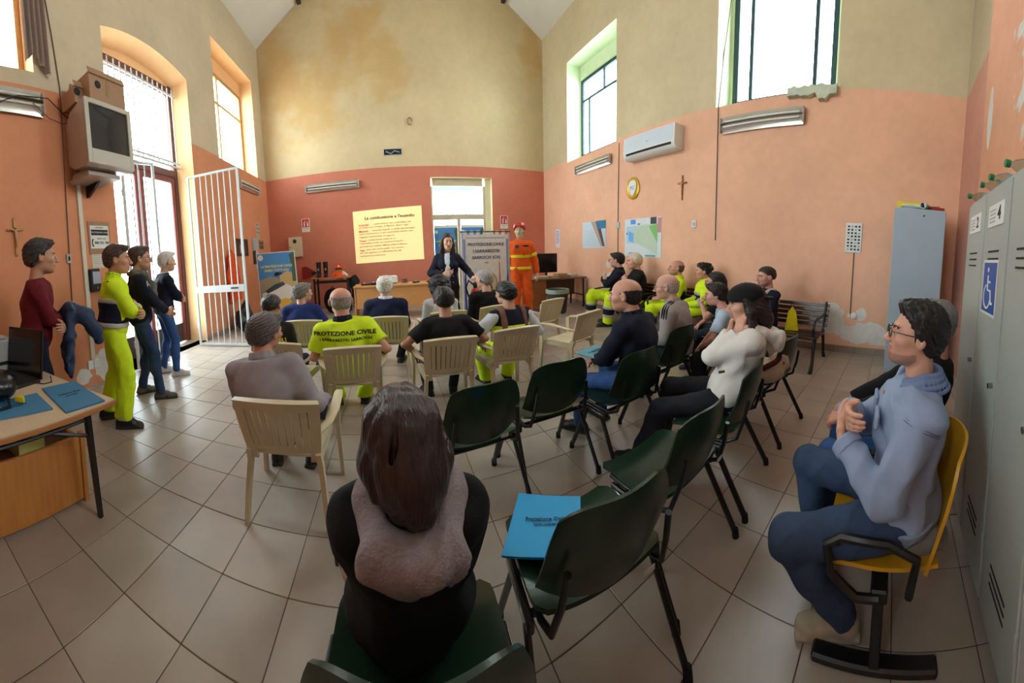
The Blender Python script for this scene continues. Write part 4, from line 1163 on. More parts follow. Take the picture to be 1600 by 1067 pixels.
def wall_light(R, p, half, label, h=.11):
    t = wall_thing('fluorescent_light', R, p, label, 'light', 'fluorescent wall lights')
    MB().bx(-half,half,-h*.6,h*.6,.0,.045,ch=.008).build('housing', M_fix, t)
    mb = MB()
    for s_ in (-1,1): mb.patch(lambda u, v: (-half*.97+1.94*half*u, s_*(h*.15+h*.95*v), .045+.055*(1-v)**1.6), 2, 4, .003)
    mb.build('reflector', mat('reflector_metal', (196,194,186), .25, .05, 9, metal=.7), t)
    for s_ in (-.33,.33): MB().tube([(-half*.9,h*s_,.095),(half*.9,h*s_,.095)], .014, 8).build('lamp_tube', M_tube, t)
    for s_ in (-1,1): MB().bx(s_*half-.02*s_*1.2,s_*half,-h,h,.0,.11,ch=.01).build('end_cap', M_fix, t)
wall_light(RR, (XR,6.75,3.64), .74, 'long grey light fitting on the right wall below the far window')
wall_light(RR, (XR,2.3,3.66), .75, 'long grey light fitting on the right wall below the big window', .125)
wall_light(RB, (-1.57,YB,3.62), .80, 'long grey light fitting on the far wall above the slide')
wall_light(RL, (XL,1.45,3.79), .70, 'dusty light fitting with loose wires high on the left wall', .15)
wall_light(RL, (XL,8.1,3.6), .62, 'light fitting on the left wall under the far window, behind the gate')
# air conditioner
t = wall_thing('air_conditioner', RR, (XR,4.6,3.62), 'white split air conditioner on the right wall beside the far window', 'air conditioner')
MB().prism([(-.0,-.22),(.20,-.235),(.27,-.17),(.285,-.10),(.265,.215),(.0,.225)], -.70, .70, (0,0,0), frame((0,0,1),(0,1,0),(-1,0,0))).build('casing', M_white_pl, t, ang=.9)
MB().prism([(.275,-.08),(.287,-.08),(.270,.205),(.258,.205)], -.66, .66, (0,0,0), frame((0,0,1),(0,1,0),(-1,0,0))).build('front_panel', mat('pale_blue_white_panel', (206,218,228), .3, .02, 4), t)
MB().box((0,-.135,.268),(.62,.022,.012),rotx(.3)).build('outlet_slot', M_dark, t)
MB().box((0,-.175,.262),(.60,.016,.004),rotx(.7)).build('louvre', M_white_pl, t)
MB().box((0,.02,.284),(.03,.008,.003)).build('badge', M_grey_pl, t)
# gold-framed badge
t = wall_thing('framed_emblem', RR, (XR,5.27,2.85), 'gold oval frame with a white and blue emblem below the air conditioner', 'emblem')
R90 = I3
MB().lathe([(.0,0),(1,0),(1,.03),(.86,.045),(.72,.03),(.0,.03)], (0,0,0), 28, 0, Matrix.Diagonal((.20,.24,1)).to_3x3()).build('gold_frame', mat('gold_paint', (206,166,50), .35, .08, 12, metal=.4), t)
MB().prism([(-.12,.08),(-.08,.15),(0,.17),(.08,.15),(.12,.08),(.11,-.02),(.06,-.12),(0,-.17),(-.06,-.12),(-.11,-.02)][::-1], .03, .04).build('shield', M_white_pl, t)
text('PC', .11, mat('emblem_blue', (60,110,190), .5, 0), t, (0,0,.042), I3)
# crucifixes
M_cross = mat('walnut_cross', (146,92,52), .5, .12, 20); M_fig = mat('pale_figure', (190,152,104), .5, .06, 20, metal=.2)
def crucifix(R, p, h, m, label):
    t = wall_thing('crucifix', R, p, label, 'crucifix'); k = h
    mb = MB(); mb.box((0,0,.012),(.035*k,.5*k,.010),None,0,.004); mb.box((0,.20*k,.013),(.22*k,.035*k,.011),None,0,.004)
    for c in ((0,.5*k),(0,-.5*k),(-.22*k,.2*k),(.22*k,.2*k)): mb.blob((c[0],c[1],.012),(.045*k,.045*k,.012),8,5)
    mb.build('cross', m, t)
    mb = MB(); z = .035
    mb.tube([(0,.17*k,z),(0,.10*k,z+.006),(0,-.02*k,z)],[.040*k,.046*k,.036*k],8)
    mb.tube([(0,-.02*k,z),(.012*k,-.16*k,z+.01),(0,-.30*k,z)],[.034*k,.028*k,.016*k],8)
    for s_ in (-1,1): mb.tube([(0,.16*k,z),(s_*.10*k,.19*k,z),(s_*.20*k,.215*k,z-.006)],[.022*k,.018*k,.012*k],6)
    mb.blob((.012*k,.235*k,z+.006),(.032*k,.042*k,.03*k),8,6); mb.build('figure', M_fig, t)
crucifix(RR, (XR,3.9,2.70), .44, M_cross, 'thin wooden crucifix on the right wall under the air conditioner end')
crucifix(RL, (XL,1.61,2.07), .45, mat('gilded_cross', (176,128,66), .4, .1, 20, metal=.3), 'gilded crucifix on the left wall above the man in maroon')
# map poster and the board beside it
def sheet(parent, x0, x1, y0, y1, z, m, name='sheet', th=.002):
    return MB().bx(x0,x1,y0,y1,z,z+th).build(name, m, parent, smooth=False)
def poly(parent, pts, z, m, name='printed_area', th=.001): return MB().prism(pts, z, z+th).build(name, m, parent, smooth=False)
def pm(n, c, r=.6): return mat('print_'+n, c, r, .03, 10)
t = wall_thing('map_poster', RR, (XR,4.98,1.765), 'pale map poster in blue and green pinned to the right wall', 'map')
sheet(t,-.56,.56,-.42,.42,.004,pm('pale',(214,224,228)),'paper',.004)
poly(t,[(-.50,-.12),(-.10,-.12),(.10,.26),(-.50,.26)],.009,pm('sea',(176,206,226)),'sea')
poly(t,[(-.20,-.10),(.44,-.36),(.46,.28),(.05,.28),(-.30,.16)],.010,pm('land',(190,208,186)),'land')
poly(t,[(.20,.24),(.46,.28),(.45,-.12),(.30,.10)],.011,pm('green',(128,192,108)),'woodland')
poly(t,[(-.42,-.06),(-.28,-.10),(-.26,.10),(-.44,.16)],.011,pm('deep',(112,176,232)),'deep_sea')
for r_, c in (((-.36,-.20,.30,.40),(78,150,226)),((.25,.42,.28,.42),(60,64,70)),((.46,.55,.10,.40),(206,130,140)),((-.42,-.12,-.40,-.32),(84,140,220)),((.10,.40,-.40,-.37),(80,160,160)),((-.14,-.06,.28,.31),(190,70,80)),((-.50,-.47,.08,.12),(60,60,60))):
    sheet(t,r_[0],r_[1],r_[2],r_[3],.012,pm('m%d_%d'%(c[0],c[1]),c),'printed_box',.001)
t = wall_thing('notice_board', RR, (XR,6.74,1.89), 'pale blue poster with a slanting brown band near the far corner', 'poster')
sheet(t,-.50,.50,-.34,.34,.004,pm('ice',(196,214,226)),'paper',.006)
poly(t,[(.30,-.30),(.42,-.30),(.16,.33),(-.12,.33)],.011,pm('tan',(178,158,142)),'tan_band')
poly(t,[(.38,-.30),(.46,-.30),(.24,.33),(.08,.33)],.012,pm('dkbrown',(84,62,64)),'dark_band')
poly(t,[(.20,.14),(.50,.14),(.50,.34),(.11,.34)],.0125,pm('teal',(24,118,160)),'blue_corner')
for i in range(9): sheet(t,-.42,.02+.02*i,.10-.045*i,.105-.045*i,.0115,pm('greyline',(150,166,180)),'text_line',.0008)
# vertical note sheets, switches, key sheet
def note(R, p, w_, h, label, cols=((226,224,222),), name='paper_notice', lines=5, lm=None, txt=None):
    t = wall_thing(name, R, p, label, 'notice'); sheet(t,-w_/2,w_/2,-h/2,h/2,.002,pm('n%d_%d_%d'%cols[0],cols[0]),'paper',.003)
    for i in range(lines): sheet(t,-w_*.40,w_*(.40 if i%3 else .25),h*(.36-.72*i/max(1,lines))-.004*h,h*(.36-.72*i/max(1,lines))+h*.03,.0052,lm or M_ink,'text_line',.0006)
    return t
note(RR,(XR,8.6,1.86),.26,.55,'narrow white and violet notice near the far corner of the right wall',((226,220,232),),lines=7,lm=pm('violet',(120,104,170)))
note(RL,(XL,8.55,2.45),.26,.46,'pale notice with two dark marks on the left wall near the far corner',((190,176,156),),lines=3)
note(RL,(XL,8.75,2.05),.30,.24,'small framed dark notice behind the poster near the far left corner',((96,84,74),),lines=2,lm=M_paper)
t = wall_thing('light_switch', RR, (XR,3.6,2.0), 'small white switch in the middle of the right wall', 'switch')
MB().bx(-.05,.05,-.07,.07,0,.02,ch=.006).build('plate', M_white_pl, t); MB().box((0,0,.024),(.02,.035,.006),rotx(.12),0,.003).build('rocker', M_grey_pl, t)
t = wall_thing('key_panel', RR, (XR,.68,1.805), 'white panel with rows of small dark marks on the right wall by the pale cabinet', 'panel')
sheet(t,-.125,.125,-.225,.225,.0,M_white_pl,'panel_board',.02)
for i in range(4):
    for j in range(8): MB().bx(-.095+.055*i,-.065+.055*i,-.19+.05*j,-.165+.05*j,.02,.028,ch=.003).build('key_mark', M_dark if (i+j)%4 else M_grey_pl, t)
# surface wires
def wire(pts, label, r=.009, m=None):
    t = MB().tube(pts, r, 6).build('surface_wire', m or M_cable); tag(t, label, 'wire')
wire([(XR-.012,5.76,3.93),(XR-.012,5.78,2.4),(XR-.012,5.78,.9)], 'thin wire running down the right wall beside the air conditioner')
tc_ = MB().bx(XR-.03,XR,5.72,5.84,2.0,2.14,ch=.006).build('junction_box', M_grey_pl); tag(tc_, 'small junction box on the wire between the two wall posters', 'junction box')
wire([(XR+.4,3.12,6.6),(XR+.2,3.19,5.0),(XR-.012,3.14,4.0),(XR-.012,3.12,1.7)], 'thin wire coming down from the big right-hand window jamb')
wire([(XR-.012,.66,1.6),(XR-.012,.66,.62)], 'thin cable pair below the white key panel', .008)
t = wall_thing('power_socket', RR, (XR,.60,.60), 'round pale socket above the peeling plaster', 'socket'); MB().lathe([(.05,0),(.05,.03),(.03,.04),(0,.04)],(0,0,0),14).build('cover', M_white_pl, t); MB().bx(-.10,-.06,-.03,.03,0,.03,ch=.005).build('plug', M_white_pl, t)
wire([(XL+.012,2.22,6.4),(XL+.012,2.4,4.8),(XL+.012,2.46,4.1),(XL+.012,2.42,3.0),(XL+.012,2.36,1.2)], 'thin brown wire running down the left wall past the light fitting')
wire([(XL+.05,.9,3.45),(XL+.06,1.3,3.62),(XL+.13,1.75,3.80),(XL+.10,2.2,3.86),(XL+.03,2.5,3.72),(XL+.03,2.68,3.66)], 'loose black wire looping over the dusty light to the television', .007, M_black)
wire([(XL+.13,1.95,3.74),(XL+.06,2.22,3.62),(XL+.03,2.45,3.60),(XL+.03,2.66,3.70)], 'second loose wire between dusty light and television', .006, mat('red_brown_wire',(120,60,48),.6,.1,20))
t = wall_thing('light_switch', RL, (XL,2.36,1.77), 'grey switch on the brown wire behind the standing men', 'switch')
MB().bx(-.035,.035,-.06,.06,0,.03,ch=.006).build('plate', M_grey_pl, t); MB().bx(-.015,.015,-.03,.03,.03,.038,ch=.003).build('rocker', M_dark, t)
t = wall_thing('cable_trunking', RL, (XL,2.62,0), 'white cable trunking running down to a double socket by the door', 'trunking')
MB().bx(-.035,.035,.36,2.98,0,.03,ch=.004).build('channel', mat('cream_trunking',(214,206,186),.5,.04,6), t)
t = wall_thing('power_socket', RL, (XL,2.62,.29), 'white double socket at the foot of the trunking', 'socket')
for x in (-.05,.05): MB().bx(x-.046,x+.046,-.06,.06,0,.03,ch=.006).build('socket_plate', M_white_pl, t)
# telephone sign, paper, black device beside the door
t = wall_thing('telephone_sign', RL, (XL,2.93,2.06), 'white sign with a telephone and a number on brown board beside the door', 'sign')
sheet(t,-.20,.20,-.24,.23,.0,M_card,'backing_board',.012); sheet(t,-.17,.17,-.16,.17,.012,M_paper,'sign_face',.002)
sheet(t,-.155,.155,.03,.11,.0145,M_dark,'name_bar',.001); text('PROTEZIONE CIVILE', .034, M_paper, t, (0,.07,.0165), I3); text('CENTRALINO', .024, M_ink, t, (0,.14,.015), I3)
text('800 701 700', .052, M_dark, t, (.03,-.08,.015), I3, bold=.001); text('NUMERO VERDE', .022, M_ink, t, (.03,-.02,.015), I3)
MB().tube([(-.13,-.03,.017),(-.145,-.06,.017),(-.145,-.10,.017),(-.125,-.13,.017)],[.012,.007,.007,.012],6).build('telephone_symbol', M_dark, t)
note(RL,(XL,2.88,1.74),.24,.24,'plain white sheet under the telephone sign',((206,200,184),),lines=6,lm=pm('faint',(170,166,156)))
t = wall_thing('time_clock', RL, (XL,2.75,1.45), 'black wall terminal with a pale screen beside the door', 'terminal')
MB().bx(-.10,.10,-.16,.16,0,.07,ch=.02).build('case', M_black, t); MB().bx(-.05,.08,-.05,.12,.069,.073).build('screen', mat('pale_lcd',(176,186,206),.2,.03,9), t); MB().lathe([(.012,0),(.012,.006),(0,.006)],(0.02,-.11,.069),10).build('button', M_grey_pl, t)
# the television on its bracket, cartons on top
tv = empty('television', (XL,2.78,0), 0, 'old grey tube television on a high bracket beside the door', 'television')
M_tv = mat('beige_grey_tv_plastic', (168,152,142), .5, .05, 8)
b = MB(); 
def ring(x, y, z0, z1, inset): return [Vector((x,-y,z0)),Vector((x,y,z0)),Vector((x,y,z1)),Vector((x,-y,z1))]
rr_ = [ring(.05,.30,3.02,3.56,0),ring(.25,.36,2.90,3.64,0),ring(.52,.385,2.86,3.67,0),ring(.58,.385,2.88,3.68,0)]
vs = [p for r_ in rr_ for p in r_]; fs = [(0,3,2,1)] + [(i*4+j,i*4+(j+1)%4,(i+1)*4+(j+1)%4,(i+1)*4+j) for i in range(3) for j in range(4)]
b.add(vs, fs); b.build('cabinet', M_tv, tv, ang=.4)
b = MB()
for y0, y1, z0, z1 in ((-.385,-.32,2.88,3.68),(.32,.385,2.88,3.68),(-.32,.32,3.62,3.68),(-.32,.32,2.88,3.06)): b.bx(.57,.60,y0,y1,z0,z1,ch=.004)
b.build('bezel', mat('pale_tv_bezel',(190,184,170),.45,.04,8), tv)
MB().patch(lambda u, v: (.578+.012*(1-(2*u-1)**2)*(1-(2*v-1)**2), -.32+.64*u, 3.06+.56*v), 10, 10, .004).build('screen', mat('dark_glass_screen',(40,42,50),.08,0,spec=.8), tv, ang=1.2)
b = MB(); b.bx(.0,.46,-.30,.24,2.78,2.83,ch=.004); b.bx(.04,.40,-.26,.22,2.83,2.90,ch=.004); b.build('shelf', M_tv, tv); MB().prism([(0,2.62),(.04,2.62),(.30,2.78),(0,2.78)], -.02, .02, (0,0,0), frame((1,0,0),(0,0,1))).build('bracket', M_black_st, tv)
def carton(p, sx, sy, sz, rz, lab):
    t = empty('cardboard_box', p, rz, lab, 'box', 'cartons on the television')
    MB().bx(-sx,sx,-sy,sy,0,sz,ch=.003).build('carton_body', M_card, t)
    MB().bx(-sx*1.01,sx*1.01,-.03,.03,sz*.3,sz+.002).build('tape', mat('parcel_tape',(150,120,84),.3,.03,9), t)
    for s_ in (-1,1): MB().box((s_*sx*.98,0,sz+.02),(.004,sy,.05),roty(s_*.35)).build('flap', M_card, t)
    MB().lathe([(.05,0),(.05,.002),(0,.002)],(sx+.001,-sy*.55,sz*.62),14,0,roty(-PI/2)).build('round_mark', M_dark, t)
carton((XL+.34,2.83,3.685),.22,.30,.36,0,'larger brown carton with a round mark on top of the television')
carton((XL+.26,2.49,3.70),.15,.085,.22,0,'smaller brown carton on the nearer end of the television')
# curtain beside the high left window
t = MB().patch(lambda u, v: (XL+.07+.03*math.sin(u*PI*9)+.02*v*math.sin(u*23), 1.93+.33*u*(1+.10*(1-v)), 4.30+2.5*v+.10*(1-v)*math.sin(u*PI*1.5)), 60, 6, .006).build('curtain', cloth('taupe_curtain',(150,132,122),scale=30))
tag(t, 'taupe pleated curtain hanging beside the high left window', 'curtain')
# ------------------------------------------------------------------ iron gate leaf standing open, fixed leaf, grille over the door
M_gate = mat('grey_white_gate_paint', (196,200,200), .4, .06, 10)
def gate(p0, p1, z0, z1, nb, label, plate=True, r=.011):
    p0, p1 = Vector((*p0,0)), Vector((*p1,0)); L_ = (p1-p0).length; d = (p1-p0).normalized()
    t = empty('iron_gate', p0, math.atan2(d.y,d.x), label, 'gate')
    for x in (.022, L_-.022): MB().bx(x-.022,x+.022,-.02,.02,z0,z1,ch=.004).build('stile', M_gate, t)
    for z in (z0+.02, z1-.02): MB().bx(.044,L_-.044,-.018,.018,z-.02,z+.02,ch=.004).build('rail', M_gate, t)
    for i in range(nb):
        x = .044+(L_-.088)*(i+1)/(nb+1); MB().tube([(x,0,z0+.03),(x,0,z1-.03)], r, 6).build('gate_bar', M_gate, t)
    if plate:
        MB().bx(.044,L_-.044,-.024,.024,1.02,1.15,ch=.004).build('lock_plate', M_gate, t)
        lk = MB().box((L_*.78,-.035,1.09),(.07,.012,.012),None,0,.004).build('lock_handle', M_dark, t)
    else: MB().bx(.044,L_-.044,-.018,.018,1.05,1.09,ch=.004).build('rail', M_gate, t)
    for z in (.4, z1-.5): MB().tube([(0,0,z-.05),(0,0,z+.05)], .02, 8).build('hinge', M_gate, t)
    return t
gate((-3.55,5.10),(-2.52,5.24),.02,3.25,7,'tall pale grey barred gate leaf standing open beside the doorway')
gate((-3.58,3.42),(-3.40,3.98),.02,3.25,3,'narrow pale barred gate leaf on the near side of the doorway',False)
gr = empty('transom_grille', (XL-.33,0,0), 0, 'pale barred grille across the top of the entrance doorway', 'grille')
for z in (3.60,3.68,5.06): MB().bx(-.015,.015,DU0+.02,DU1-.02,z-.018,z+.018,ch=.004).build('rail', M_gate, gr)
for i in range(15):
    y = DU0+.1+(DU1-DU0-.2)*i/14; MB().tube([(0,y,3.6),(0,y,5.18)], .014, 6).build('grille_bar', M_gate, gr)
# left wall, beyond the gate: coat, icon, keys, bin
ct = empty('hanging_coat', (XL+.1,6.65,1.9), 0, 'bright orange coat hanging on the left wall behind the gate', 'coat')
S = SDF(); S.cap((0,0,-.10),(0,.04,-.55),.08,.24,.05,0,sq=(V(1,0,0),.35)); S.cap((0,.04,-.5),(.01,.06,-1.22),.25,.28,.05,0,sq=(V(1,0,0),.3),fb=1); S.cap((0,-.07,-.2),(.02,-.17,-.85),.07,.06,.04,0,fb=1); S.cap((0,.10,-.2),(.02,.22,-.85),.07,.06,.04,0,fb=1)
np_obj('coat_body', [S.mesh(.016, folds(77,.012,14))], [cloth('orange_coat',(222,84,30))], ct)
MB().tube([(-.08,0,-.02),(.0,0,.0),(.02,0,-.06)], .01, 6).build('hook', M_brass, ct)
t = wall_thing('icon_picture', RL, (XL,7.45,1.95), 'dark framed picture with pale figures on the left wall behind the gate', 'picture')
for a in ((-.32,-.27,-.22,.22),(.27,.32,-.22,.22),(-.27,.27,.17,.22),(-.27,.27,-.22,-.17)): MB().bx(a[0],a[1],a[2],a[3],0,.03,ch=.005).build('frame_side', M_wood_dk, t)
sheet(t,-.27,.27,-.17,.17,.0,pm('darkred',(86,44,44)),'picture',.01); 
for x in (-.10,.06): MB().prism([(x-.05,-.15),(x+.05,-.15),(x+.045,.02),(x+.02,.08),(x-.02,.08),(x-.045,.02)],.01,.014).build('pale_figure', pm('palefig',(188,160,110)), t)
t = wall_thing('paper_pocket', RL, (XL,8.25,1.80), 'brown and grey wall pocket with papers beside the framed picture', 'wall pocket')
MB().bx(-.16,.16,.05,.42,0,.05,ch=.006).build('grey_board', M_grey_pl, t); MB().bx(-.05,.15,-.42,.10,.0,.04,ch=.006).build('paper_strip', pm('greenish',(206,204,160)), t); MB().bx(-.16,-.06,-.30,.08,.0,.06,ch=.01).build('brown_pocket', M_wood_dk, t)
bn = empty('black_bin_bag', (-3.25,6.55,0), 0, 'black rubbish sack standing on the floor behind the gate', 'bag')
S = SDF(); S.ell((0,0,.25),(.24,.22,.26),k=.05); S.cap((0,0,.4),(.02,.02,.66),.14,.06,.08); S.cut((0,0,.0),(0,0,-1)); np_obj('sack', [S.mesh(.02, folds(5,.02,14))], [mat('black_sack',(20,20,22),.3,.1,12)], bn)
MB().tube([(-.05,0,.6),(.03,.03,.62),(.07,0,.6)], .02, 6).build('tie', M_red, bn)
# ------------------------------------------------------------------ far wall: first-aid box, signs, slide, recess
t = wall_thing('first_aid_cabinet', RB, (-2.79,YB,1.93), 'pale beige first-aid cabinet with a green cross on the far wall', 'cabinet')
M_beige = mat('pale_beige_enamel',(206,192,160),.4,.04,6)
MB().bx(-.20,.20,-.30,.30,0,.14,ch=.008).build('case', M_beige, t); d_ = MB().bx(-.195,.195,-.295,.295,.141,.155,ch=.004).build('door', M_beige, t)
MB().lathe([(.062,0),(.062,.003),(.048,.003),(.048,0)],(.0,.17,.155),20).build('emblem_ring', mat('emblem_green',(70,96,84),.5,0), d_); MB().bx(-.034,.034,.160,.180,.155,.158).bx(-.01,.01,.136,.204,.155,.158).build('cross', mat('emblem_green',(70,96,84),.5,0), d_)
MB().lathe([(.016,0),(.016,.02),(0,.02)],(-.15,0,.155),10).build('knob', M_chrome, d_)
def fire_sign(p, lab):
    t = wall_thing('fire_sign', RB, p, lab, 'sign', 'fire extinguisher signs')
    sheet(t,-.125,.125,-.20,.20,.002,M_paper,'sign_plate',.004); sheet(t,-.105,.105,-.06,.185,.006,M_red,'red_field',.001)
    MB().bx(-.06,-.02,-.04,.10,.007,.010,ch=.001).build('extinguisher_symbol', M_paper, t); MB().tube([(-.04,.12,.009),(-.015,.15,.009),(.0,.09,.009)],.006,6).build('hose_symbol', M_paper, t)
    MB().prism([(.03,-.03),(.085,-.03),(.075,.10),(.065,.04),(.055,.14),(.04,.05)],.007,.009).build('flame_symbol', M_paper, t)
    text('ESTINTORE', .038, M_ink, t, (0,-.105,.0065), I3); text('N. 1', .038, M_ink, t, (0,-.160,.0065), I3)
fire_sign((-2.45,YB,2.56), 'red and white fire extinguisher sign above the first-aid cabinet')
fire_sign((3.54,YB,2.40), 'red and white fire extinguisher sign right of the far doorway')
M_slide = mat('projected_slide', (250,222,158), .8, 0, emit=.55)
t = empty('projected_slide', (0,YB-.004,0), 0, 'cream projected slide with Italian text on the far wall', 'slide')
q = [(-1.01,2.83),(-.99,1.31),(1.02,1.35),(1.0,2.91)]
MB().prism(q, -.002, .003, (0,0,0), RB).build('slide_panel', M_slide, t, smooth=False)
M_st = mat('slide_text',(96,74,50),.8,0); M_sr = mat('slide_red_text',(214,84,44),.8,0)
Rs = RB @ Matrix.Rotation(.022, 3, 'Z')
text('La combustione e l\'incendio', .13, mat('slide_title',(60,44,30),.8,0), t, (.06,-.006,2.63), Rs, bold=.003)
SL = [('Incendio',': combustione non controllata che'),('','procede con sviluppo di fiamme, fumo e gas.'),('Materie',': sostanze liquide o solide che bruciano'),('','dopo evaporazione o in gas combustibile quando nasce'),('','l\'agente comburente (ossigeno).'),
      ('Fumo',': combustione solida di un'),('','combustibile in aria, con presenza di liquidi e'),('','particelle che rendono difficile vedere la fiamma.'),('Gas',': parti dei combustibili che restano'),('','allo stato gassoso e si raffreddano fino alla'),('','temperatura ambiente.')]
zz = 2.44
for a, b_ in SL:
    y = zz; x0 = -.86
    if a: text(a, .088, M_sr, t, (x0,-.006,y-.019), Rs, align='LEFT', bold=.002); x0 += .05*len(a)
    text(b_, .078, M_st, t, (x0,-.006,y), Rs, align='LEFT', sx=1.05 if len(b_) < 44 else .92)
    zz -= .093 if not a else .090
# recess with a bundle in it, hook
t = wall_thing('vent_recess', RB, (.245,YB,4.46), 'small dark rectangular recess with bits of wire high on the far wall', 'recess')
for a in ((-.27,-.25,-.10,.10),(.25,.27,-.10,.10),(-.25,.25,.08,.10),(-.25,.25,-.10,-.08)): MB().bx(a[0],a[1],a[2],a[3],0,.02,ch=.004).build('rim', M_grey_pl, t)
sheet(t,-.25,.25,-.08,.08,.0,M_dark,'recess_back',.003); MB().tube([(-.2,.02,.012),(-.05,-.05,.02),(.05,.03,.012),(.2,-.02,.02)],.012,6).build('wire_bundle', M_grey_pl, t)
t = MB().tube([(.77+.06*math.cos(a),YB-.03,5.29+.10*math.sin(a)) for a in [i*PI/8 for i in range(15)]], .012, 6).build('iron_ring', M_cable); tag(t, 'small iron ring hanging high on the far wall', 'ring')
# ------------------------------------------------------------------ lockers by the near wall, things on top
M_tag = mat('white_label_card',(230,230,226),.6,.02,9)
def locker(x0, x1, lab, digit=None, y0=-.74, y1=-.44, H=1.88):
    t = empty('locker', ((x0+x1)/2,y0,0), 0, lab, 'locker', 'grey steel lockers'); hw = (x1-x0)/2
    MB().bx(-hw,hw,0,y1-y0-.012,.06,H,ch=.004).build('body', M_lockg, t); MB().bx(-hw+.01,hw-.01,.02,y1-y0-.03,.0,.06).build('plinth', M_dark, t)
    d = MB().bx(-hw+.006,hw-.006,y1-y0-.012,y1-y0,.08,H-.02,ch=.003).build('door', M_lockg, t); f = y1-y0
    for k in range(3):
        MB().box((0,f+.001,1.56-.035*k),(hw*.42,.002,.004)).build('vent_slot', M_dark, d); MB().box((0,f+.001,.34-.035*k),(hw*.42,.002,.004)).build('vent_slot', M_dark, d)
    MB().lathe([(.012,0),(.012,.02),(0,.02)],(-hw*.75,f,.98),10,0,rotx(-PI/2)).build('lock', M_chrome, d)
    MB().tube([(-hw*.98,f,.30),(-hw*.98,f+.0,.36)],.006,6).build('hinge', M_lockg, d)
    if digit:
        MB().box((0,f+.0015,1.73),(hw*.62,.0015,.052)).build('number_card', M_tag, d)
        text(digit, .085, M_dark, d, (-hw*.28,f+.0035,1.73), RF, bold=.002)
        for k in range(4): MB().box((hw*.25,f+.0034,1.755-.018*k),(hw*.24,.0004,.004)).build('text_line', M_grey_pl, d)
    return t
l1 = locker(1.625,2.02,'grey locker numbered 2 behind the man in black','2')
l2 = locker(1.245,1.62,'grey locker numbered 4 with a blue wheelchair sign','4')
l3 = locker(.86,1.24,'grey locker nearest the camera, without a number card')
text('ARMADIO', .03, M_ink, l3, (-.03,.303,1.74), RF)
sg = empty('wheelchair_sign', (1.45,-.4385,1.39), 0, 'blue and white wheelchair sign on the grey locker', 'sign')
RFm = RF
MB().prism([(-.115,-.13),(.115,-.13),(.115,.13),(-.115,.13)],0,.001,(0,0,0),RF).build('white_border', M_tag, sg, smooth=False)
MB().prism([(-.102,-.117),(.102,-.117),(.102,.117),(-.102,.117)],.001,.002,(0,0,0),RF).build('blue_field', mat('sign_blue',(28,84,170),.4,.02,9), sg, smooth=False)
mb = MB(); P = lambda x, y: RF @ Vector((x*1.25,y*1.25,.004))
mb.tube([P(.044*math.cos(a)-.012,.044*math.sin(a)-.035) for a in [math.radians(110+i*18) for i in range(14)]], .0055, 6, flat=(1,.4))
mb.tube([P(-.012,.045),P(-.010,-.01),P(.026,-.012),P(.040,-.060),P(.056,-.055)], .0065, 6, flat=(1,.4)); mb.tube([P(-.011,.022),P(.020,.020)], .0055, 6, flat=(1,.4)); mb.blob(P(-.013,.066),(.012,.002,.012),10,6)
mb.build('wheelchair_symbol', M_tag, sg)
M_pet = glass_mat('clear_bottle_plastic', (226,238,236)); M_cap = mat('green_bottle_cap',(24,120,62),.4,.04,20)
bt = None
for i, (x, z, ry, lab) in enumerate(((1.96,1.916,.1,'bottle lying farthest along the lockers, on the locker numbered 2'),(1.66,1.916,-.15,'bottle lying between the lockers numbered 2 and 4'),(1.50,1.916,.12,'bottle lying on the locker numbered 4'),(1.27,1.916,.05,'bottle lying between the numbered and unnumbered lockers'),(1.06,1.916,-.1,'bottle lying nearest the camera on the unnumbered locker'))):
    if bt is None:
        o = bt = empty('water_bottle', (0,0,0))
        MB().lathe([(.0,-.27),(.028,-.27),(.036,-.25),(.036,-.17),(.033,-.15),(.036,-.13),(.036,-.07),(.022,-.03),(.013,-.018),(.013,0)],(0,0,0),14,0,rotx(-PI/2)).build('bottle_body', M_pet, bt)
        MB().lathe([(.016,-.006),(.017,.014),(.015,.016),(0,.016)],(0,0,0),12,0,rotx(-PI/2)).build('cap', M_cap, bt)
        MB().lathe([(.0365,-.16),(.0365,-.09)],(0,0,0),14,0,rotx(-PI/2)).build('label', mat('bottle_label',(150,170,186),.5,.1,30), bt)
    else: o = dup(bt)
    o.location = (x,-.425,z); o.rotation_euler = (0,0,ry); tag(o, 'clear green-capped '+lab, 'bottle', 'plastic bottles on the lockers')
# pale blue-grey cabinet in the corner and what lies on it
cbx = empty('steel_cabinet', (4.5,-.27,0), 0, 'tall pale blue-grey steel cabinet in the right-hand corner', 'cabinet')
MB().bx(-.28,.28,-.34,.34,.0,2.19,ch=.006).build('body', M_blucab, cbx)
d = MB().bx(-.295,-.281,-.335,.335,.05,2.17,ch=.003).build('door', M_blucab, cbx); MB().lathe([(.012,0),(.012,.01),(0,.01)],(-.295,-.05,2.10),10,0,roty(PI/2)).build('lock', M_dark, d)
MB().bx(-.298,-.294,.05,.09,.98,1.06,ch=.001).build('handle', M_grey_pl, d)
yb = empty('yellow_box', (4.45,-.12,2.19), 0, 'flat bright yellow box on top of the pale cabinet', 'box'); MB().bx(-.12,.12,-.2,.16,0,.10,ch=.005).build('carton_body', M_yel, yb); MB().bx(-.122,-.12,-.15,.1,.02,.07).build('label', M_paper, yb)
rl = empty('paper_roll', (4.30,-.34,2.24), 0, 'rolled sheet with a dark open end on the pale cabinet', 'roll'); MB().tube([(-.08,.04,.0),(.30,-.06,.03)],.045,14).build('roll_outer', pm('rollgrey',(196,206,204)), rl); MB().tube([(-.083,.04,.0),(-.078,.04,.0)],.034,12).build('dark_core', M_dark, rl)
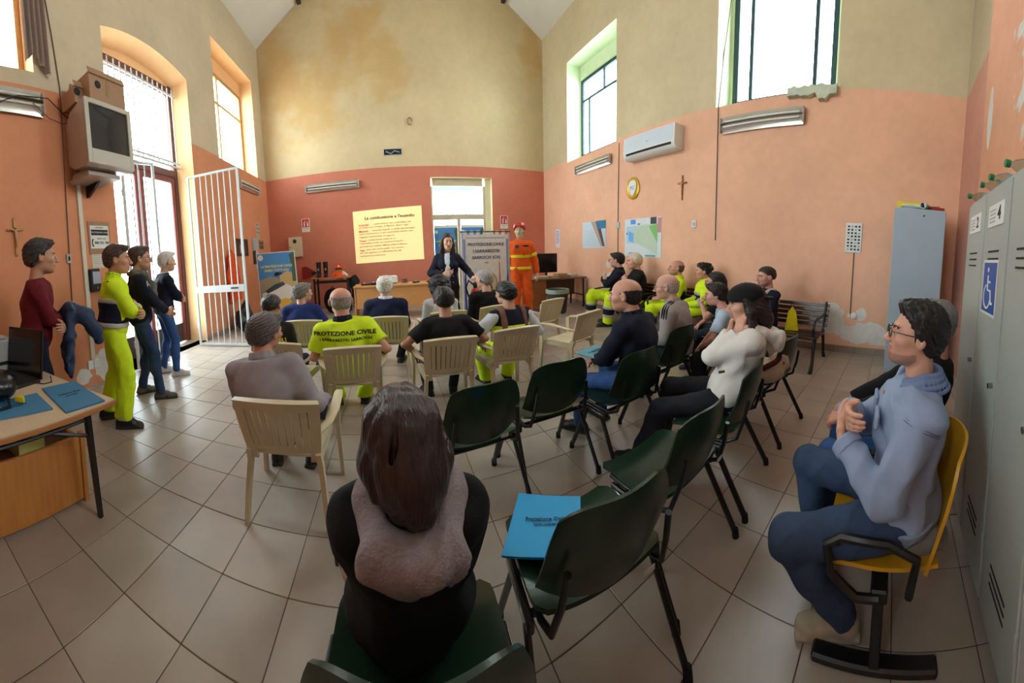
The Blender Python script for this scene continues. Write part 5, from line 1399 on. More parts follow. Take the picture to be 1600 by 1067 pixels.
rf = MB().box((4.36,-.48,2.215),(.10,.09,.022),rotz(.3),0,.006).build('red_folder', mat('dull_red_card',(168,44,40),.5,.05,9)); tag(rf,'dull red packet on the pale cabinet beside the roll','packet')
pw = MB().patch(lambda u,v:(4.28+.12*u,-.02-.5*v,2.205+.02*math.sin(9*u+7*v)+.03*v),12,16,.003).build('plastic_film', M_pet); tag(pw,'crumpled clear plastic film draped on the pale cabinet','film')
# ================================================================== THE FRONT OF THE ROOM
def scene_poster(parent, R, org, w_, h, z=.004):
    """civil-protection poster: sky, helicopter, rubble, rescue car"""
    def pl(pts, zz, m, n): return MB().prism([(x*w_, y*h) for x, y in pts], zz, zz+.001, org, R).build(n, m, parent, smooth=False)
    pl([(-.5,-.5),(.5,-.5),(.5,.5),(-.5,.5)], 0, pm('sky',(70,140,206)), 'sky_print')
    pl([(-.5,-.5),(.5,-.5),(.5,.02),(.30,.12),(.05,.06),(-.2,.10),(-.5,.03)], .0012, pm('rubble',(150,142,120)), 'rubble_print')
    pl([(.10,-.10),(.5,-.06),(.5,.12),(.28,.18),(.06,.10)], .0024, pm('ochre',(196,170,110)), 'ruin_print')
    pl([(.40,.0),(.5,.0),(.5,.5),(.36,.46),(.40,.3)], .003, pm('trees',(70,96,66)), 'tree_print')
    pl([(-.08,.10),(.02,.10),(.16,.15),(.02,.17),(-.06,.16)], .003, M_dark, 'helicopter_print')
    pl([(-.45,-.42),(.30,-.30),(.46,-.12),(.22,-.04),(-.05,-.10),(-.45,-.20)], .0042, pm('carwhite',(222,222,216)), 'car_print')
    pl([(-.36,-.15),(-.08,-.04),(.14,.0),(.20,-.05),(-.02,-.12),(-.30,-.2)], .0052, pm('cargls',(50,64,74)), 'windscreen_print')
    pl([(-.45,-.5),(.1,-.5),(.34,-.34),(.2,-.28),(-.45,-.38)], .0052, pm('caryel',(226,178,60)), 'yellow_print')
    for k, (yy, s_) in enumerate(((.27,'LA PROTEZIONE CIVILE'),(.20,'SIAMO TUTTI NOI'))):
        text(s_, .062*w_*1.3, pm('ylw',(232,220,90)), parent, Vector(org)+R@Vector((0,yy*h,.006)), R, bold=.002)
    MB().lathe([(.075*w_,0),(.075*w_,.002),(0,.002)], Vector(org)+R@Vector((-.41*w_,.43*h,.003)), 18, 0, R).build('emblem_disc', M_paper, parent)
pb = empty('display_poster', (-2.72,7.5,0), 0, 'blue rescue poster on a roll-up stand beside the gate', 'poster')
Rp_ = frame((1,.06,0),(-.03,0,1))
MB().box(Rp_@Vector((0,1.02,-.006)),(.50,.74,.005),Rp_).build('panel', M_white_pl, pb); scene_poster(pb, Rp_, Rp_@Vector((0,1.02,0)), .96, 1.44)
MB().bx(-.5,.5,-.05,.12,.0,.06,ch=.01).build('base', M_grey_pl, pb); MB().tube([(0,.06,.03),(-.02,.03,1.7)],.012,6).build('pole', M_chrome, pb)
for x, lab in ((1.735,'blue rescue poster on the left leaf of the far doorway'),(2.565,'blue rescue poster on the right leaf of the far doorway')):
    p = empty('rescue_poster', (x,DY-.035,1.42), 0, lab, 'poster', 'posters on the far doorway'); MB().box((0,.004,0),(.36,.003,.92)).build('paper', M_paper, p); scene_poster(p, RB, Vector((0,0,-.04)), .72, 1.76)
# tall side table with boots, helmeted doll
st = empty('side_table', (-1.62,8.8,0), 0, 'tall black-framed side table with boots and a helmet on it', 'table')
MB().bx(-.56,.54,-.28,.28,.97,1.0,ch=.004).build('tabletop', M_edge, st)
for x in (-.46,.46):
    for y in (-.22,.22): MB().bx(x-.025,x+.025,y-.025,y+.025,0,.97,ch=.004).build('leg', M_black_st, st)
for y in (-.22,.22): MB().bx(-.44,.44,y-.015,y+.015,.84,.89,ch=.003).build('rail', M_black_st, st)
for k, x in enumerate((-2.0,-1.80)):
    b = empty('rubber_boot', (x,8.85,1.0), .1*k, ('left' if k==0 else 'right')+'-hand tall black boot of the pair on the side table', 'boot', 'pair of black boots')
    S = SDF(); S.cap((0,.03,.05),(0,-.13,.045),.05,.042,.03); S.cap((0,.04,.06),(0,.04,.43),.055,.075,.03,fb=1); S.cut((0,0,.0),(0,0,-1)); np_obj('boot_shaft', [S.mesh(.010)], [mat('black_boot',(22,24,28),.35,.08,16)], b)
    MB().box((0,-.035,.006),(.05,.135,.010),None,0,.004).build('sole', M_rubber, b); MB().box((0,-.035,.22),(.02,.006,.03),None,0,.004).build('reflective_patch', mat('silver_patch',(170,168,140),.3,.05,9), b)
dl = empty('helmeted_doll', (-1.40,8.8,1.0), 0, 'small doll in a red helmet and orange jacket on the side table', 'doll')
S = SDF(); S.cap((0,0,.02),(0,0,.12),.13,.09,.04,0,sq=(V(0,1,0),.7)); S.cap((-.1,0,.10),(-.2,-.04,.03),.045,.04,.03,0); S.cap((.1,0,.10),(.2,-.04,.03),.045,.04,.03,1); np_obj('jacket', [S.mesh(.009, folds(3,.006,30))], [cloth('doll_orange',(232,96,40)),cloth('doll_white',(226,214,200))], dl)
MB().blob((0,-.02,.21),(.085,.08,.08),14,9).build('head', mat('doll_skin',(206,178,110),.6,.08,12), dl)
MB().lathe([(.135,.235),(.135,.25),(.11,.27),(.10,.32),(.06,.365),(0,.38)],(0,0,0),20).build('helmet', M_red, dl); MB().bx(-.10,.10,-.12,-.09,.19,.225,ch=.01).build('goggles', M_dark, dl); MB().blob((0,-.10,.28),(.03,.02,.04),8,6).build('badge', M_yel, dl)
blk = empty('black_bag', (-.98,8.7,0), 0, 'black bag hanging over the corner of the side table', 'bag'); S = SDF(); S.ell((0,0,.82),(.13,.14,.20),k=.05); S.ell((-.02,0,.5),(.09,.12,.3),k=.1); np_obj('bag_body', [S.mesh(.02, folds(9,.014,16))], [cloth('black_bag',(26,26,32))], blk)
blk2 = empty('black_backpack', (-1.62,8.75,0), 0, 'black backpack on the floor under the side table', 'bag'); S = SDF(); S.ell((0,0,.34),(.26,.17,.34),k=.05); S.ell((0,-.14,.25),(.18,.08,.18),k=.05); S.cut((0,0,0),(0,0,-1)); np_obj('bag_body', [S.mesh(.02, folds(10,.014,14))], [cloth('black_bag',(26,26,32))], blk2); MB().tube([(-.06,0,.66),(0,0,.73),(.06,0,.66)],.015,6).build('handle', M_rubber, blk2)
rb = empty('red_pouch', (-2.42,YB-.045,1.10), 0, 'dark red folded pouch on the far wall beside the rescue poster', 'pouch'); MB().prism([(-.22,-.16),(.0,-.12),(.22,.0),(.2,.04),(-.1,.22),(-.22,.2)],-.04,.04,(0,0,0),RB).build('pouch_body', mat('dark_red_nylon',(140,30,34),.5,.12,12), rb, ang=.3); MB().prism([(.08,-.06),(.24,.0),(.22,.05),(.08,.04)],.04,.05,(0,0,0),RB).build('dark_flap', M_dark, rb)
# main desk with projector and clutter
M_desk = mat('light_oak_desk',(196,140,84),.45,.10,5,stretch=(.6,6,6))
dk = empty('desk', (.15,7.95,0), 0, 'light oak desk under the slide, projector on it', 'desk')
MB().bx(-1.05,1.15,-.42,.38,.765,.80,ch=.004).build('desktop', M_desk, dk); MB().bx(-1.0,1.1,-.36,-.335,.26,.765).build('modesty_panel', M_desk, dk)
for x in (-1.02,1.12): MB().bx(x-.015,x+.015,-.38,.36,.0,.765,ch=.003).build('side_panel', M_desk, dk)
pj = empty('projector', (-.06,8.05,.80), .1, 'white projector on the oak desk, behind the white-haired man', 'projector')
MB().bx(-.22,.22,-.15,.15,.02,.19,ch=.015).build('casing', M_white_pl, pj); MB().lathe([(.05,0),(.05,.04),(.035,.05),(0,.05)],(.1,.15,.11),14,0,rotx(-PI/2)).build('lens', M_dark, pj); MB().bx(-.16,.0,-.155,-.148,.06,.13).build('vent_grille', M_grey_pl, pj)
for x in (-.17,.17): MB().lathe([(.02,0),(.02,.025)],(x,0,0),8).build('foot', M_rubber, pj)
cl = [(-.62,'black adapter with a curled cable at the left end of the oak desk'),(-.40,'camera-like black gadget beside the adapter on the oak desk'),(.34,'black cable coil right of the projector'),(.62,'black power strip on the oak desk'),(.95,'black remote lying at the right end of the oak desk')]
for i, (x, lab) in enumerate(cl):
    t = empty('desk_gadget', (x,7.85,.80), .3*i, lab, 'gadget', 'black gadgets on the oak desk')
    if i == 2:
        MB().tube([(.10*math.cos(a)*(1-.02*k),.06*math.sin(a),.012+.004*k) for k, a in enumerate([j*.5 for j in range(26)])],.009,6).build('cable_coil', M_black, t)
    else:
        MB().bx(-.11,.11,-.04,.04,.0,.04+.015*(i==1),ch=.01).build('casing', M_black, t); MB().tube([(.11,0,.02),(.18,.05,.012),(.14,.10,.012),(.03,.09,.012)],.007,6).build('cable', M_black, t)
        MB().blob((-.03,-.01,.05+.015*(i==1)),(.028,.02,.016),8,6).build('button', M_grey_pl, t)
# banner on a frame
bn = empty('club_banner', (1.73,5.6,0), 0, 'white civil-protection banner with blue edges and a map emblem', 'banner')
BW = .425
MB().bx(-BW,BW,-.004,.004,.35,1.80).build('cloth', cloth('banner_cloth',(222,214,204),bump=.05), bn, smooth=False)
mbw = MB(); 
for i in range(7): mbw.bx(-BW+.12*i+.01,-BW+.12*i+.075,-.006,.006,1.79,1.87,ch=.003)
mbw.build('hanging_loops', cloth('banner_cloth',(222,214,204),bump=.05), bn)
MB().tube([(-BW-.05,0,1.85),(BW+.05,0,1.85)],.012,8).build('cross_rod', M_wood_dk, bn)
for x in (-BW-.02,BW+.02):
    MB().tube([(x,.01,.0),(x,.01,1.87)],.014,8).build('post', M_grey_pl, bn); MB().bx(x-.03,x+.03,-.2,.22,.0,.03,ch=.006).build('foot', M_grey_pl, bn)
MB().bx(-BW,BW,-.03,.03,.30,.36,ch=.005).build('bottom_rail', M_grey_pl, bn)
def pb_(pts, m, n, yy=-.006): return MB().prism(pts, 0, .0012, (0,yy,0), RB).build(n, m, bn, smooth=False)
M_bl = pm('banner_blue',(44,60,150)); M_bl2 = pm('banner_pale_blue',(136,140,196))
for s_ in (-1,1):
    pb_([(s_*(BW-.02)-.018,.40),(s_*(BW-.02)+.018,.40),(s_*(BW-.02)+.018,1.15),(s_*(BW-.02)-.018,1.0)], M_bl, 'blue_border'); pb_([(s_*(BW-.02)-.018,1.0),(s_*(BW-.02)+.018,1.15),(s_*(BW-.02)+.018,1.72),(s_*(BW-.02)-.018,1.72)], M_bl2, 'pale_blue_border')
pb_([(-BW+.06,1.735),(BW-.06,1.735),(BW-.06,1.745),(-BW+.06,1.745)], M_bl2, 'top_line')
for s_, zz, sz in (('PROTEZIONE CIVILE',1.62,.075),('I SARRABESTRI',1.50,.078),('SARROCH (CA)',1.385,.078),('ODV',1.29,.035)): text(s_, sz, mat('banner_ink',(54,58,110),.8,0), bn, (0,-.008,zz), RB, bold=.001)
MB().lathe([(.225,0),(.225,.003),(.195,.003),(.195,0)],(-.02,-.006,.92),32,0,RB).build('gold_ring', pm('goldring',(196,150,84)), bn); MB().lathe([(.194,0),(.194,.001),(0,.001)],(-.02,-.006,.92),32,0,RB).build('emblem_field', pm('emblemtan',(206,184,164)), bn)
MB().prism([(-.12,1.0),(-.08,.93),(-.02,.90),(.06,.82),(.11,.80),(.08,.90),(.05,.99),(-.02,1.04),(-.09,1.05)],0,.002,(0,-.008,0),RB).build('map_emblem', pm('mapteal',(44,78,98)), bn); pb_([(.245,.80),(.268,.80),(.25,1.30),(.238,1.30)], M_red, 'red_stripe', -.009)
fe = empty('fire_extinguisher', (1.40,5.22,0), 0, 'red fire extinguisher with a white label in front of the banner', 'extinguisher')
MB().lathe([(.0,.30),(.08,.30),(.085,.32),(.085,.78),(.06,.86),(.03,.89),(0,.89)],(0,0,0),18).build('cylinder', M_red, fe); MB().lathe([(.0865,.38),(.0865,.60)],(0,0,0),18).build('label', M_paper, fe)
MB().bx(-.03,.03,-.03,.03,.88,.95,ch=.008).build('valve', M_black, fe); MB().box((.03,-.03,.97),(.07,.012,.010),None,0,.004).build('handle', M_black, fe)
MB().tube([(-.02,-.02,.93),(-.12,-.04,1.02),(-.17,-.04,.90),(-.12,-.06,.72),(-.09,-.07,.5)],.014,8).build('hose', M_rubber, fe)
MB().tube([(0,.02,.0),(0,.02,.32)],.03,8).build('stand_post', M_black_st, fe); MB().lathe([(.0,.0),(.15,.0),(.15,.02),(.03,.035)],(0,0,0),16).build('stand_base', M_black_st, fe)
# right-hand desk with monitor, papers, bin
rd = empty('desk', (4.05,7.3,0), 0, 'dark wooden desk with a monitor and papers in the far right corner', 'desk')
M_dkw = mat('dark_brown_desk',(92,62,46),.45,.12,6,stretch=(.6,6,6))
MB().bx(-.88,.82,-.36,.40,.765,.80,ch=.004).build('desktop', mat('worn_desk_top',(120,96,76),.4,.08,6), rd); MB().bx(-.80,-.35,-.28,.34,.1,.765,ch=.004).build('drawer_unit', mat('oak_drawer_unit',(156,98,54),.5,.1,6), rd); MB().bx(-.3,.72,.10,.12,.3,.765).build('modesty_panel', M_dkw, rd)
for x in (.74,):
    for y in (-.30,.33): MB().bx(x-.02,x+.02,y-.02,y+.02,0,.765,ch=.003).build('leg', M_black_st, rd)
MB().bx(.72,.76,-.28,.31,.30,.33,ch=.003).build('leg_rail', M_black_st, rd)
mo = empty('monitor', (3.92,7.42,.80), math.radians(-8), 'black computer monitor on the corner desk beside the mannequin', 'monitor')
MB().bx(-.30,.30,.0,.04,.12,.62,ch=.008).build('housing', M_black, mo); MB().bx(-.28,.28,-.003,.001,.14,.60).build('screen', mat('dark_display',(14,14,18),.15,0), mo); MB().bx(-.03,.03,.03,.06,.01,.3,ch=.006).build('stem', M_black, mo); MB().bx(-.12,.12,-.06,.13,.0,.012,ch=.004).build('foot', M_black, mo)
for i, (x, y, n, c, lab) in enumerate(((3.60,7.10,5,(206,190,160),'low pile of buff papers at the left end of the corner desk'),(4.15,7.12,9,(196,160,120),'taller pile of brown folders in the middle of the corner desk'),(4.55,7.2,6,(222,218,210),'pile of white papers at the right end of the corner desk'))):
    t = empty('paper_stack', (x,y,.80), .2*i, lab, 'papers', 'paper stacks on the corner desk')
    for k in range(n): MB().box((rnd.uniform(-.01,.01),rnd.uniform(-.01,.01),.006+.012*k),(.15,.105,.005),rotz(rnd.uniform(-.15,.15))).build('sheet_bundle', pm('stk%d'%i,c), t, smooth=False)
wb = empty('waste_bin', (3.78,6.62,0), 0, 'dark grey waste bin with a pale liner in front of the corner desk', 'bin')
MB().lathe([(.0,.02),(.20,.02),(.21,.04),(.27,.55),(.275,.56),(.26,.56),(.2,.06),(0,.05)],(0,0,0),22).build('bin_body', mat('dark_grey_bin',(58,62,66),.5,.05,8), wb); MB().lathe([(.285,.48),(.282,.57),(.265,.575),(.255,.50)],(0,0,0),22).build('liner', mat('pale_green_liner',(150,166,150),.3,.05,12), wb)
# ================================================================== THE PEOPLE
K_hv = cloth('hi_vis',(212,240,36),.7,.08); K_navy = cloth('navy',(24,27,44)); K_navy2 = cloth('navy_blazer',(26,28,46),.8); K_blk = cloth('black',(20,20,22)); K_blk2 = cloth('soft_black',(26,25,27))
K_jean = cloth('dark_jeans',(44,60,92),.85,.16,26); K_jean2 = cloth('mid_jeans',(52,84,136),.85,.16,26); K_jean3 = cloth('charcoal_jeans',(40,44,54),.85,.14,26)
K_grey = cloth('grey_shirt',(150,142,148)); K_red = cloth('maroon_knit',(104,26,36),.95,.12,30,.5,120); K_blue = cloth('royal_blue',(36,52,112)); K_white = cloth('white_cotton',(206,214,222)); K_denim = cloth('pale_denim',(146,162,192),.9,.13,7,.12,420)
K_track = cloth('grey_track',(156,148,146)); K_olive = cloth('dark_olive',(44,44,38)); K_silver = mat('reflective_silver',(186,182,176),.35,.08,30,metal=.2); K_orange = cloth('orange_suit',(232,100,36)); K_yellow = mat('reflective_yellow',(242,226,40),.4,.05,20)
K_stripe = cloth('stripe_black',(24,24,30)); K_scarf = cloth('grey_green_scarf',(104,104,94),.95,.16,20,.5,90); K_hood = cloth('heather_grey',(138,126,128),.95,.18,30,.5,120)
SHOE = (mat('black_shoe',(22,22,24),.45,.1,20), mat('shoe_sole',(52,50,48),.7,.1,20)); SNEAK = (mat('white_sneaker',(196,190,184),.6,.1,16), mat('pale_sole',(206,202,194),.6,.06,16)); BROWNS = (mat('brown_grey_sneaker',(84,74,66),.7,.2,16), mat('dark_sole',(44,40,38),.7,.1,20)); BEIGE = (mat('beige_canvas',(176,164,146),.8,.12,20), mat('beige_sole',(190,178,160),.7,.08,20))
FOLD = {'R':dict(p=(-.085,.205,.0),pole=(1,.05,-.75),d=(-1,-.12,.10),n=(.1,-1,.0),curl=(14,20,16)),'L':dict(p=(.085,.225,-.055),pole=(-1,.05,-.75),d=(1,-.15,.08),n=(-.1,-1,0),curl=(14,20,16))}
def folded(z, dy=0.0):
    """arms crossed on the chest; z = height of the forearms"""
    r = {}
    for k, v in FOLD.items():
        v = dict(v); x, y, dz = v['p']; v['p'] = (x, y+dy, z+dz); r[k] = v
    return r
def lap(z, y=.28, x=.11): return {'R':dict(p=(x,y,z),pole=(.5,-.6,-.8),n=(-.2,0,-1)),'L':dict(p=(-x,y,z),pole=(-.5,-.6,-.8),n=(.2,0,-1))}
def sit_on(ch, rot=None, back=.05, side=0.0):
    (x, y, _), r = ch; a = math.radians(r if rot is None else rot); ac = math.radians(r)
    return (x + math.sin(ac)*back + math.cos(ac)*side, y - math.cos(ac)*back + math.sin(ac)*side, 0)
def C(ch, rot=None, dr=0.0, S=.95, back=.05, side=0.0, seat=.412):
    r = ch[1] if rot is None else rot
    return sit_on(ch, r, back, side), r+dr, dict(seat=seat/S)
def tor(B, i=.0): return lambda f: torso_sdf(B, i+f, 'none')
def hood(B, root, m, vox, seed, r=.085, tube=.045, drop=.03, back=.03):
    S = SDF(); n = 14; pts = []
    for k in range(n):
        a = 2*PI*k/n; bk = max(0, -math.cos(a+PI)) if False else max(0, -math.sin(a)); fr = max(0, math.sin(a))
        pts.append(B.neck + B.Rn@V(math.cos(a)*(r+.012), math.sin(a)*r*.95 - back*bk, .012 - drop*bk*1.5 - .05*fr))
    for k in range(n):
        a = 2*PI*k/n; t = tube*(.62 + .55*max(0,-math.sin(a)))
        S.cap(pts[k], pts[(k+1)%n], t, t, .03)
    S.ell(B.neck + B.Rn@V(0,-.12-back,-.06), V(.11,.05,.09), B.Rn, .04)
    return np_obj('hood', [S.mesh(vox, folds(seed+9,.008,20))], [m], root)
def collar(B, root, m, vox, r=.066, h=.045, open_=True, name='collar'):
    S = SDF(); n = 12
    for k in range(n):
        a0, a1 = 2*PI*k/n, 2*PI*(k+1)/n
        p = [B.neck + B.Rn@V(math.cos(a)*r*1.02, math.sin(a)*r*.95, .0-.022*max(0,math.sin(a))) for a in (a0,a1)]
        q = [x + B.Rn@V(0,0,h) for x in p]
        S.cap(p[0], p[1], .016, .016, .012); S.cap(q[0]*.5+p[0]*.5, q[1]*.5+p[1]*.5, .012, .012, .012); S.cap(q[0], q[1], .009, .009, .01)
    if open_: S.cap(B.neck + B.Rn@V(0,r*.9,-.03), B.neck + B.Rn@V(0,r*.95,.08), .018, .03, .005, op='s')
    return np_obj(name, [S.mesh(min(vox,.008))], [m], root)
def hv_bands(B, root, P, vox, seed, i=.028, navy=True, arms=True):
    up = B.Rt@V(0,0,1); upp = B.Rp@V(0,0,1); f = tor(B, i)
    if navy: band(B, root, f, B.P + B.Rp@V(0,0,.17), upp, .20, K_navy, vox, 'navy_panel', .006)
    band(B, root, f, B.chest + B.Rt@V(0,0,-.01), up, .045, K_silver, vox, infl=.009); band(B, root, f, B.P + B.Rp@V(0,0,.055), upp, .05, K_silver, vox, infl=.010)
    if arms:
        for q in 'RL': limb_band(root, B.elb[q], B.wri[q], .18, .05, .046+i+.010, K_silver, vox)
def hv_legs(B, root, vox, wide=.02):
    for q in 'RL':
        limb_band(root, B.knee[q], B.ank[q], .34, .05, .062+wide*.75+.014, K_silver, vox); limb_band(root, B.knee[q], B.ank[q], .52, .10, .058+wide*.9+.012, K_navy, vox, 'navy_band'); limb_band(root, B.knee[q], B.ank[q], .70, .05, .055+wide+.012, K_silver, vox)
HVT = dict(mat=K_hv, infl=.016, wide=.018)
# ---------- standing at the left
HS, WX = 1.18, 1.06
def ex_jacket(B, root, P, vox, seed):
    S = SDF(); c = (B.wri['R']+B.wri['L'])/2 + V(.02,.03,.02)
    S.chain([c+V(-.12,-.02,.03), c+V(-.04,.06,.08), c+V(.04,.15,.05), c+V(.06,.23,-.06), c+V(.06,.26,-.16)], [.05,.068,.068,.055,.04], .05)
    S.cap(c+V(0,.03,.0), c+V(.01,.02,-.34), .12, .10, .06, sq=(V(0,1,0),.42)); S.cap(c+V(.08,.02,-.1), c+V(.07,.03,-.40), .06, .05, .05, sq=(V(0,1,0),.6)); S.cap(c+V(-.08,.02,-.1), c+V(-.05,.0,-.30), .05, .05, .05, sq=(V(0,1,0),.6))
    o = np_obj('held_jacket', [S.mesh(.010, folds(seed+3,.012,22))], [cloth('slate_blue_nylon',(48,64,92),.5)], root)
    o['label'] = 'blue-grey jacket folded over the arms'
person('man in a maroon jumper standing behind the left table, blue jacket over his arms', (-2.66,1.20,.004), -30, 1.04,
       dict(lean=3, hip=(0,.02), hands=folded(1.10,.02), head=(6,2,0), stand_z=.948), (188,138,112), dict(), ('short',(58,52,50),dict(t=.022,amp=.005)),
       dict(mat=K_red, name='jumper', infl=.018, arms='long', hem=-.10), dict(mat=K_navy), SHOE, extra=ex_jacket, hvox=.0048, tilt=-4)
def ex_hv(B, root, P, vox, seed):
    hv_bands(B, root, P, vox, seed); collar(B, root, K_hv, vox, .074, .06)
    for q in 'RL':
        limb_band(root, B.knee[q], B.ank[q], .93, .05, .075, K_silver, vox)
    MB().box(B.sh['R']+V(.03,-.02,.055),(.022,.045,.006),None,0,.003).build('epaulette', K_navy, root)
person('man in full yellow safety jacket and trousers standing with arms crossed', (-2.53,2.05,.004), -36, 1.0,
       dict(lean=3, hip=(0,-.02), hands=folded(1.15,.03), head=(-14,0,0), feet={'R':(.12,.06),'L':(-.11,-.08)}), (196,142,114), dict(), ('short',(72,56,48),dict(t=.018)),
       dict(mat=K_hv, name='safety_jacket', infl=.030, hem=-.14), dict(mat=K_hv, infl=.020, wide=.022, to=.93), (SHOE[0],SHOE[1],.10,'boot',.008), extra=ex_hv, hvox=.0048, vox=.0095, tilt=-4)
def ex_scarf(B, root, P, vox, seed):
    S = SDF(); n = 12
    for k in range(n):
        a0, a1 = 2*PI*k/n, 2*PI*(k+1)/n; S.cap(B.neck+B.Rn@V(math.cos(a0)*.082,math.sin(a0)*.075,.02), B.neck+B.Rn@V(math.cos(a1)*.082,math.sin(a1)*.075,.02), .036, .036, .03)
    S.chain([B.neck+V(.05,.08,0), B.chest+V(.09,.15,.06), B.P+V(.10,.15,.22)], [.04,.045,.05], .03)
    S.chain([B.neck+V(-.05,.08,0), B.chest+V(-.05,.15,.06), B.P+V(-.04,.15,.28)], [.04,.045,.05], .03)
    np_obj('scarf', [S.mesh(.010, folds(seed,.008,26))], [K_scarf], root)
    text_on(P['top'], 'AX', .095, mat('cream_print',(206,204,196),.8,0), root, B.chest+V(.17,.05,.10), frame((-.75,.65,0),(0,0,1)), 'lettering')
person('man in a dark sweatshirt with pale letters and a grey scarf, glasses, jeans', (-2.73,2.74,.004), -36, 1.01,
       dict(lean=0, hip=(0,-.05), hands={'R':dict(p=(.10,.24,1.02),pole=(1,-.3,-.3)),'L':dict(p=(-.06,.27,1.0),pole=(-1,-.3,-.3))}, head=(-8,0,0), feet={'R':(.12,.12,0,-10),'L':(-.11,-.04)}, stand_z=.945), (200,150,124), dict(stub=True), ('short',(70,54,46)),
       dict(mat=K_navy, name='sweatshirt', infl=.024, hem=-.10), dict(mat=K_jean), BROWNS, extra=ex_scarf, glasses=(60,30,30), hvox=.0048, tilt=-2)
person('white-haired man in a navy jacket and blue jeans standing in the doorway light', (-3.06,3.50,.004), -34, .99,
       dict(lean=4, hip=(0,-.02), hands=folded(1.14,.02), head=(4,-2,0), feet={'R':(.12,.10),'L':(-.11,-.02)}), (204,156,132), dict(), ('short',(206,200,192)),
       dict(mat=K_navy, name='jacket', infl=.024, hem=-.08, collar=.02), dict(mat=K_jean2), SNEAK, extra=lambda B,r,P,v,s: collar(B,r,K_white,v,.062,.03), tilt=-3)
# ---------- the speaker and the dressed dummy
HS, WX = 1.08, 1.0
def ex_speaker(B, root, P, vox, seed):
    S = torso_sdf(B, .022, 'none', bust=0); S.cut(B.chest+V(.045,0,0), (1,0,0)); S.cut(B.chest+V(-.045,0,0), (-1,0,0)); S.cut(B.P+V(0,0,.12),(0,0,-1)); S.cut(B.chest+V(0,.02,0),(0,-1,0)); S.cut(B.neck+V(0,0,.01),(0,0,1))
    np_obj('white_shirt', [S.mesh(.009, folds(seed,.004,26))], [K_white], root)
    for i in range(3):
        for q in (-1,1): MB().blob(B.P+V(q*.085,.155,.05+.10*i),(.012,.008,.012),8,5).build('button', M_brass, root)
    MB().bx(-.03,.03,.135+B.P[1],.15+B.P[1],B.P[2]+.095,B.P[2]+.12,ch=.003).build('belt_buckle', M_chrome, root)
person('woman speaking in a navy blazer and white shirt, long brown hair, arms raised', (.94,5.2,0), 168, 1.02,
       dict(sw=.165, hipw=.085, hands={'R':dict(p=(.05,.24,1.14),pole=(1,-.2,-.35),d=(-1,.2,.1),n=(0,-1,0)),'L':dict(p=(-.40,.20,1.06),pole=(-.6,-.3,-.8),d=(-.7,.5,.35),n=(.3,.4,1))}, head=(16,-4,0)), (216,170,146), dict(w=.94), ('long',(66,46,38)),
       dict(mat=K_navy2, name='blazer', infl=.018, hem=-.16, broad=.94, bust=1), dict(mat=K_blk), SHOE, extra=ex_speaker, name='person', hvox=.0048)
def ex_dummy(B, root, P, vox, seed):
    up = V(0,0,1); f = tor(B, .028)
    for z in (1.18, .93+.04): band(B, root, f, V(0,0,z), up, .055, K_yellow, vox, infl=.008)
    for q in 'RL': limb_band(root, B.sh[q], B.elb[q], .62, .06, .052+.032, K_yellow, vox)
    collar(B, root, K_orange, vox, .07, .05); c = B.head
    S = SDF(); S.ell(c+B.Rh@V(0,-.01,.060), V(.112,.134,.108), B.Rh, .02); S.cap(c+B.Rh@V(0,-.11,.03), c+B.Rh@V(0,-.09,-.07), .05, .03, .03); S.box(c+B.Rh@V(0,.075,.075), V(.06,.05,.006), B.Rh, .01, .02); S.cut(c+B.Rh@V(0,.02,.02), B.Rh@V(0,.55,-1))
    np_obj('helmet', [S.mesh(.008)], [M_red], root); MB().box(c+B.Rh@V(0,.115,.095),(.03,.006,.03),Matrix([list(r) for r in B.Rh]),0,.004).build('helmet_badge', M_brass, root)
    MB().tube([c+B.Rh@V(x*.082,.02-.0*x,-.02-.09*(1-abs(x))) for x in (-1,-.7,0,.7,1)], .008, 6).build('chin_strap', M_black, root)
    MB().lathe([(0,0),(.26,0),(.26,.02),(.05,.035)],(0,0,-.085),24).build('stand_base', M_black_st, root)
    MB().box(B.chest+V(.08,.155,.11),(.035,.006,.03),None,0,.002).build('chest_badge', cloth('badge_violet',(110,70,120)), root); MB().box(B.chest+V(-.08,.155,.12),(.05,.005,.012),None,0,.002).build('name_strip', K_navy, root)
    for q in (-1,1): MB().box(B.chest+V(q*.085,.155,.04),(.05,.006,.045),None,0,.004).build('chest_pocket', K_orange, root)
person('dressed dummy in an orange rescue suit with yellow bands and red helmet', (2.53,5.9,.093), 165, 1.09,
       dict(hands={'R':dict(p=(.30,.02,.86)),'L':dict(p=(-.30,.02,.86))}, head=(-18,2,0)), (196,184,150), dict(), None,
       dict(mat=K_orange, name='suit_jacket', infl=.032, hem=-.16), dict(mat=K_orange, infl=.022, wide=.03), SHOE, extra=ex_dummy, name='mannequin', cat='mannequin', vox=.0095)
jk = empty('jacket_stand', (2.36,6.55,0), math.radians(160), 'black and orange jacket on a stand behind the orange-suited dummy', 'jacket')
Bj = Body(hands={'R':dict(p=(.26,.02,.86)),'L':dict(p=(-.26,.02,.86))})
S = torso_sdf(Bj, .03, 'long'); S.cut((0,0,.80),(0,0,-1)); S.cut((0,0,1.49),(0,0,1)); oj = np_obj('jacket', [S.mesh(.014, folds(31,.008))], [K_blk, K_orange, K_orange], jk)
MB().tube([(0,0,0),(0,0,.95)],.02,8).build('pole', M_black_st, jk); MB().lathe([(0,0),(.2,0),(.2,.02),(.03,.03)],(0,0,0),18).build('base', M_black_st, jk); MB().blob((0,0,1.60),(.10,.12,.13),14,9).build('dark_helmet', M_black, jk)
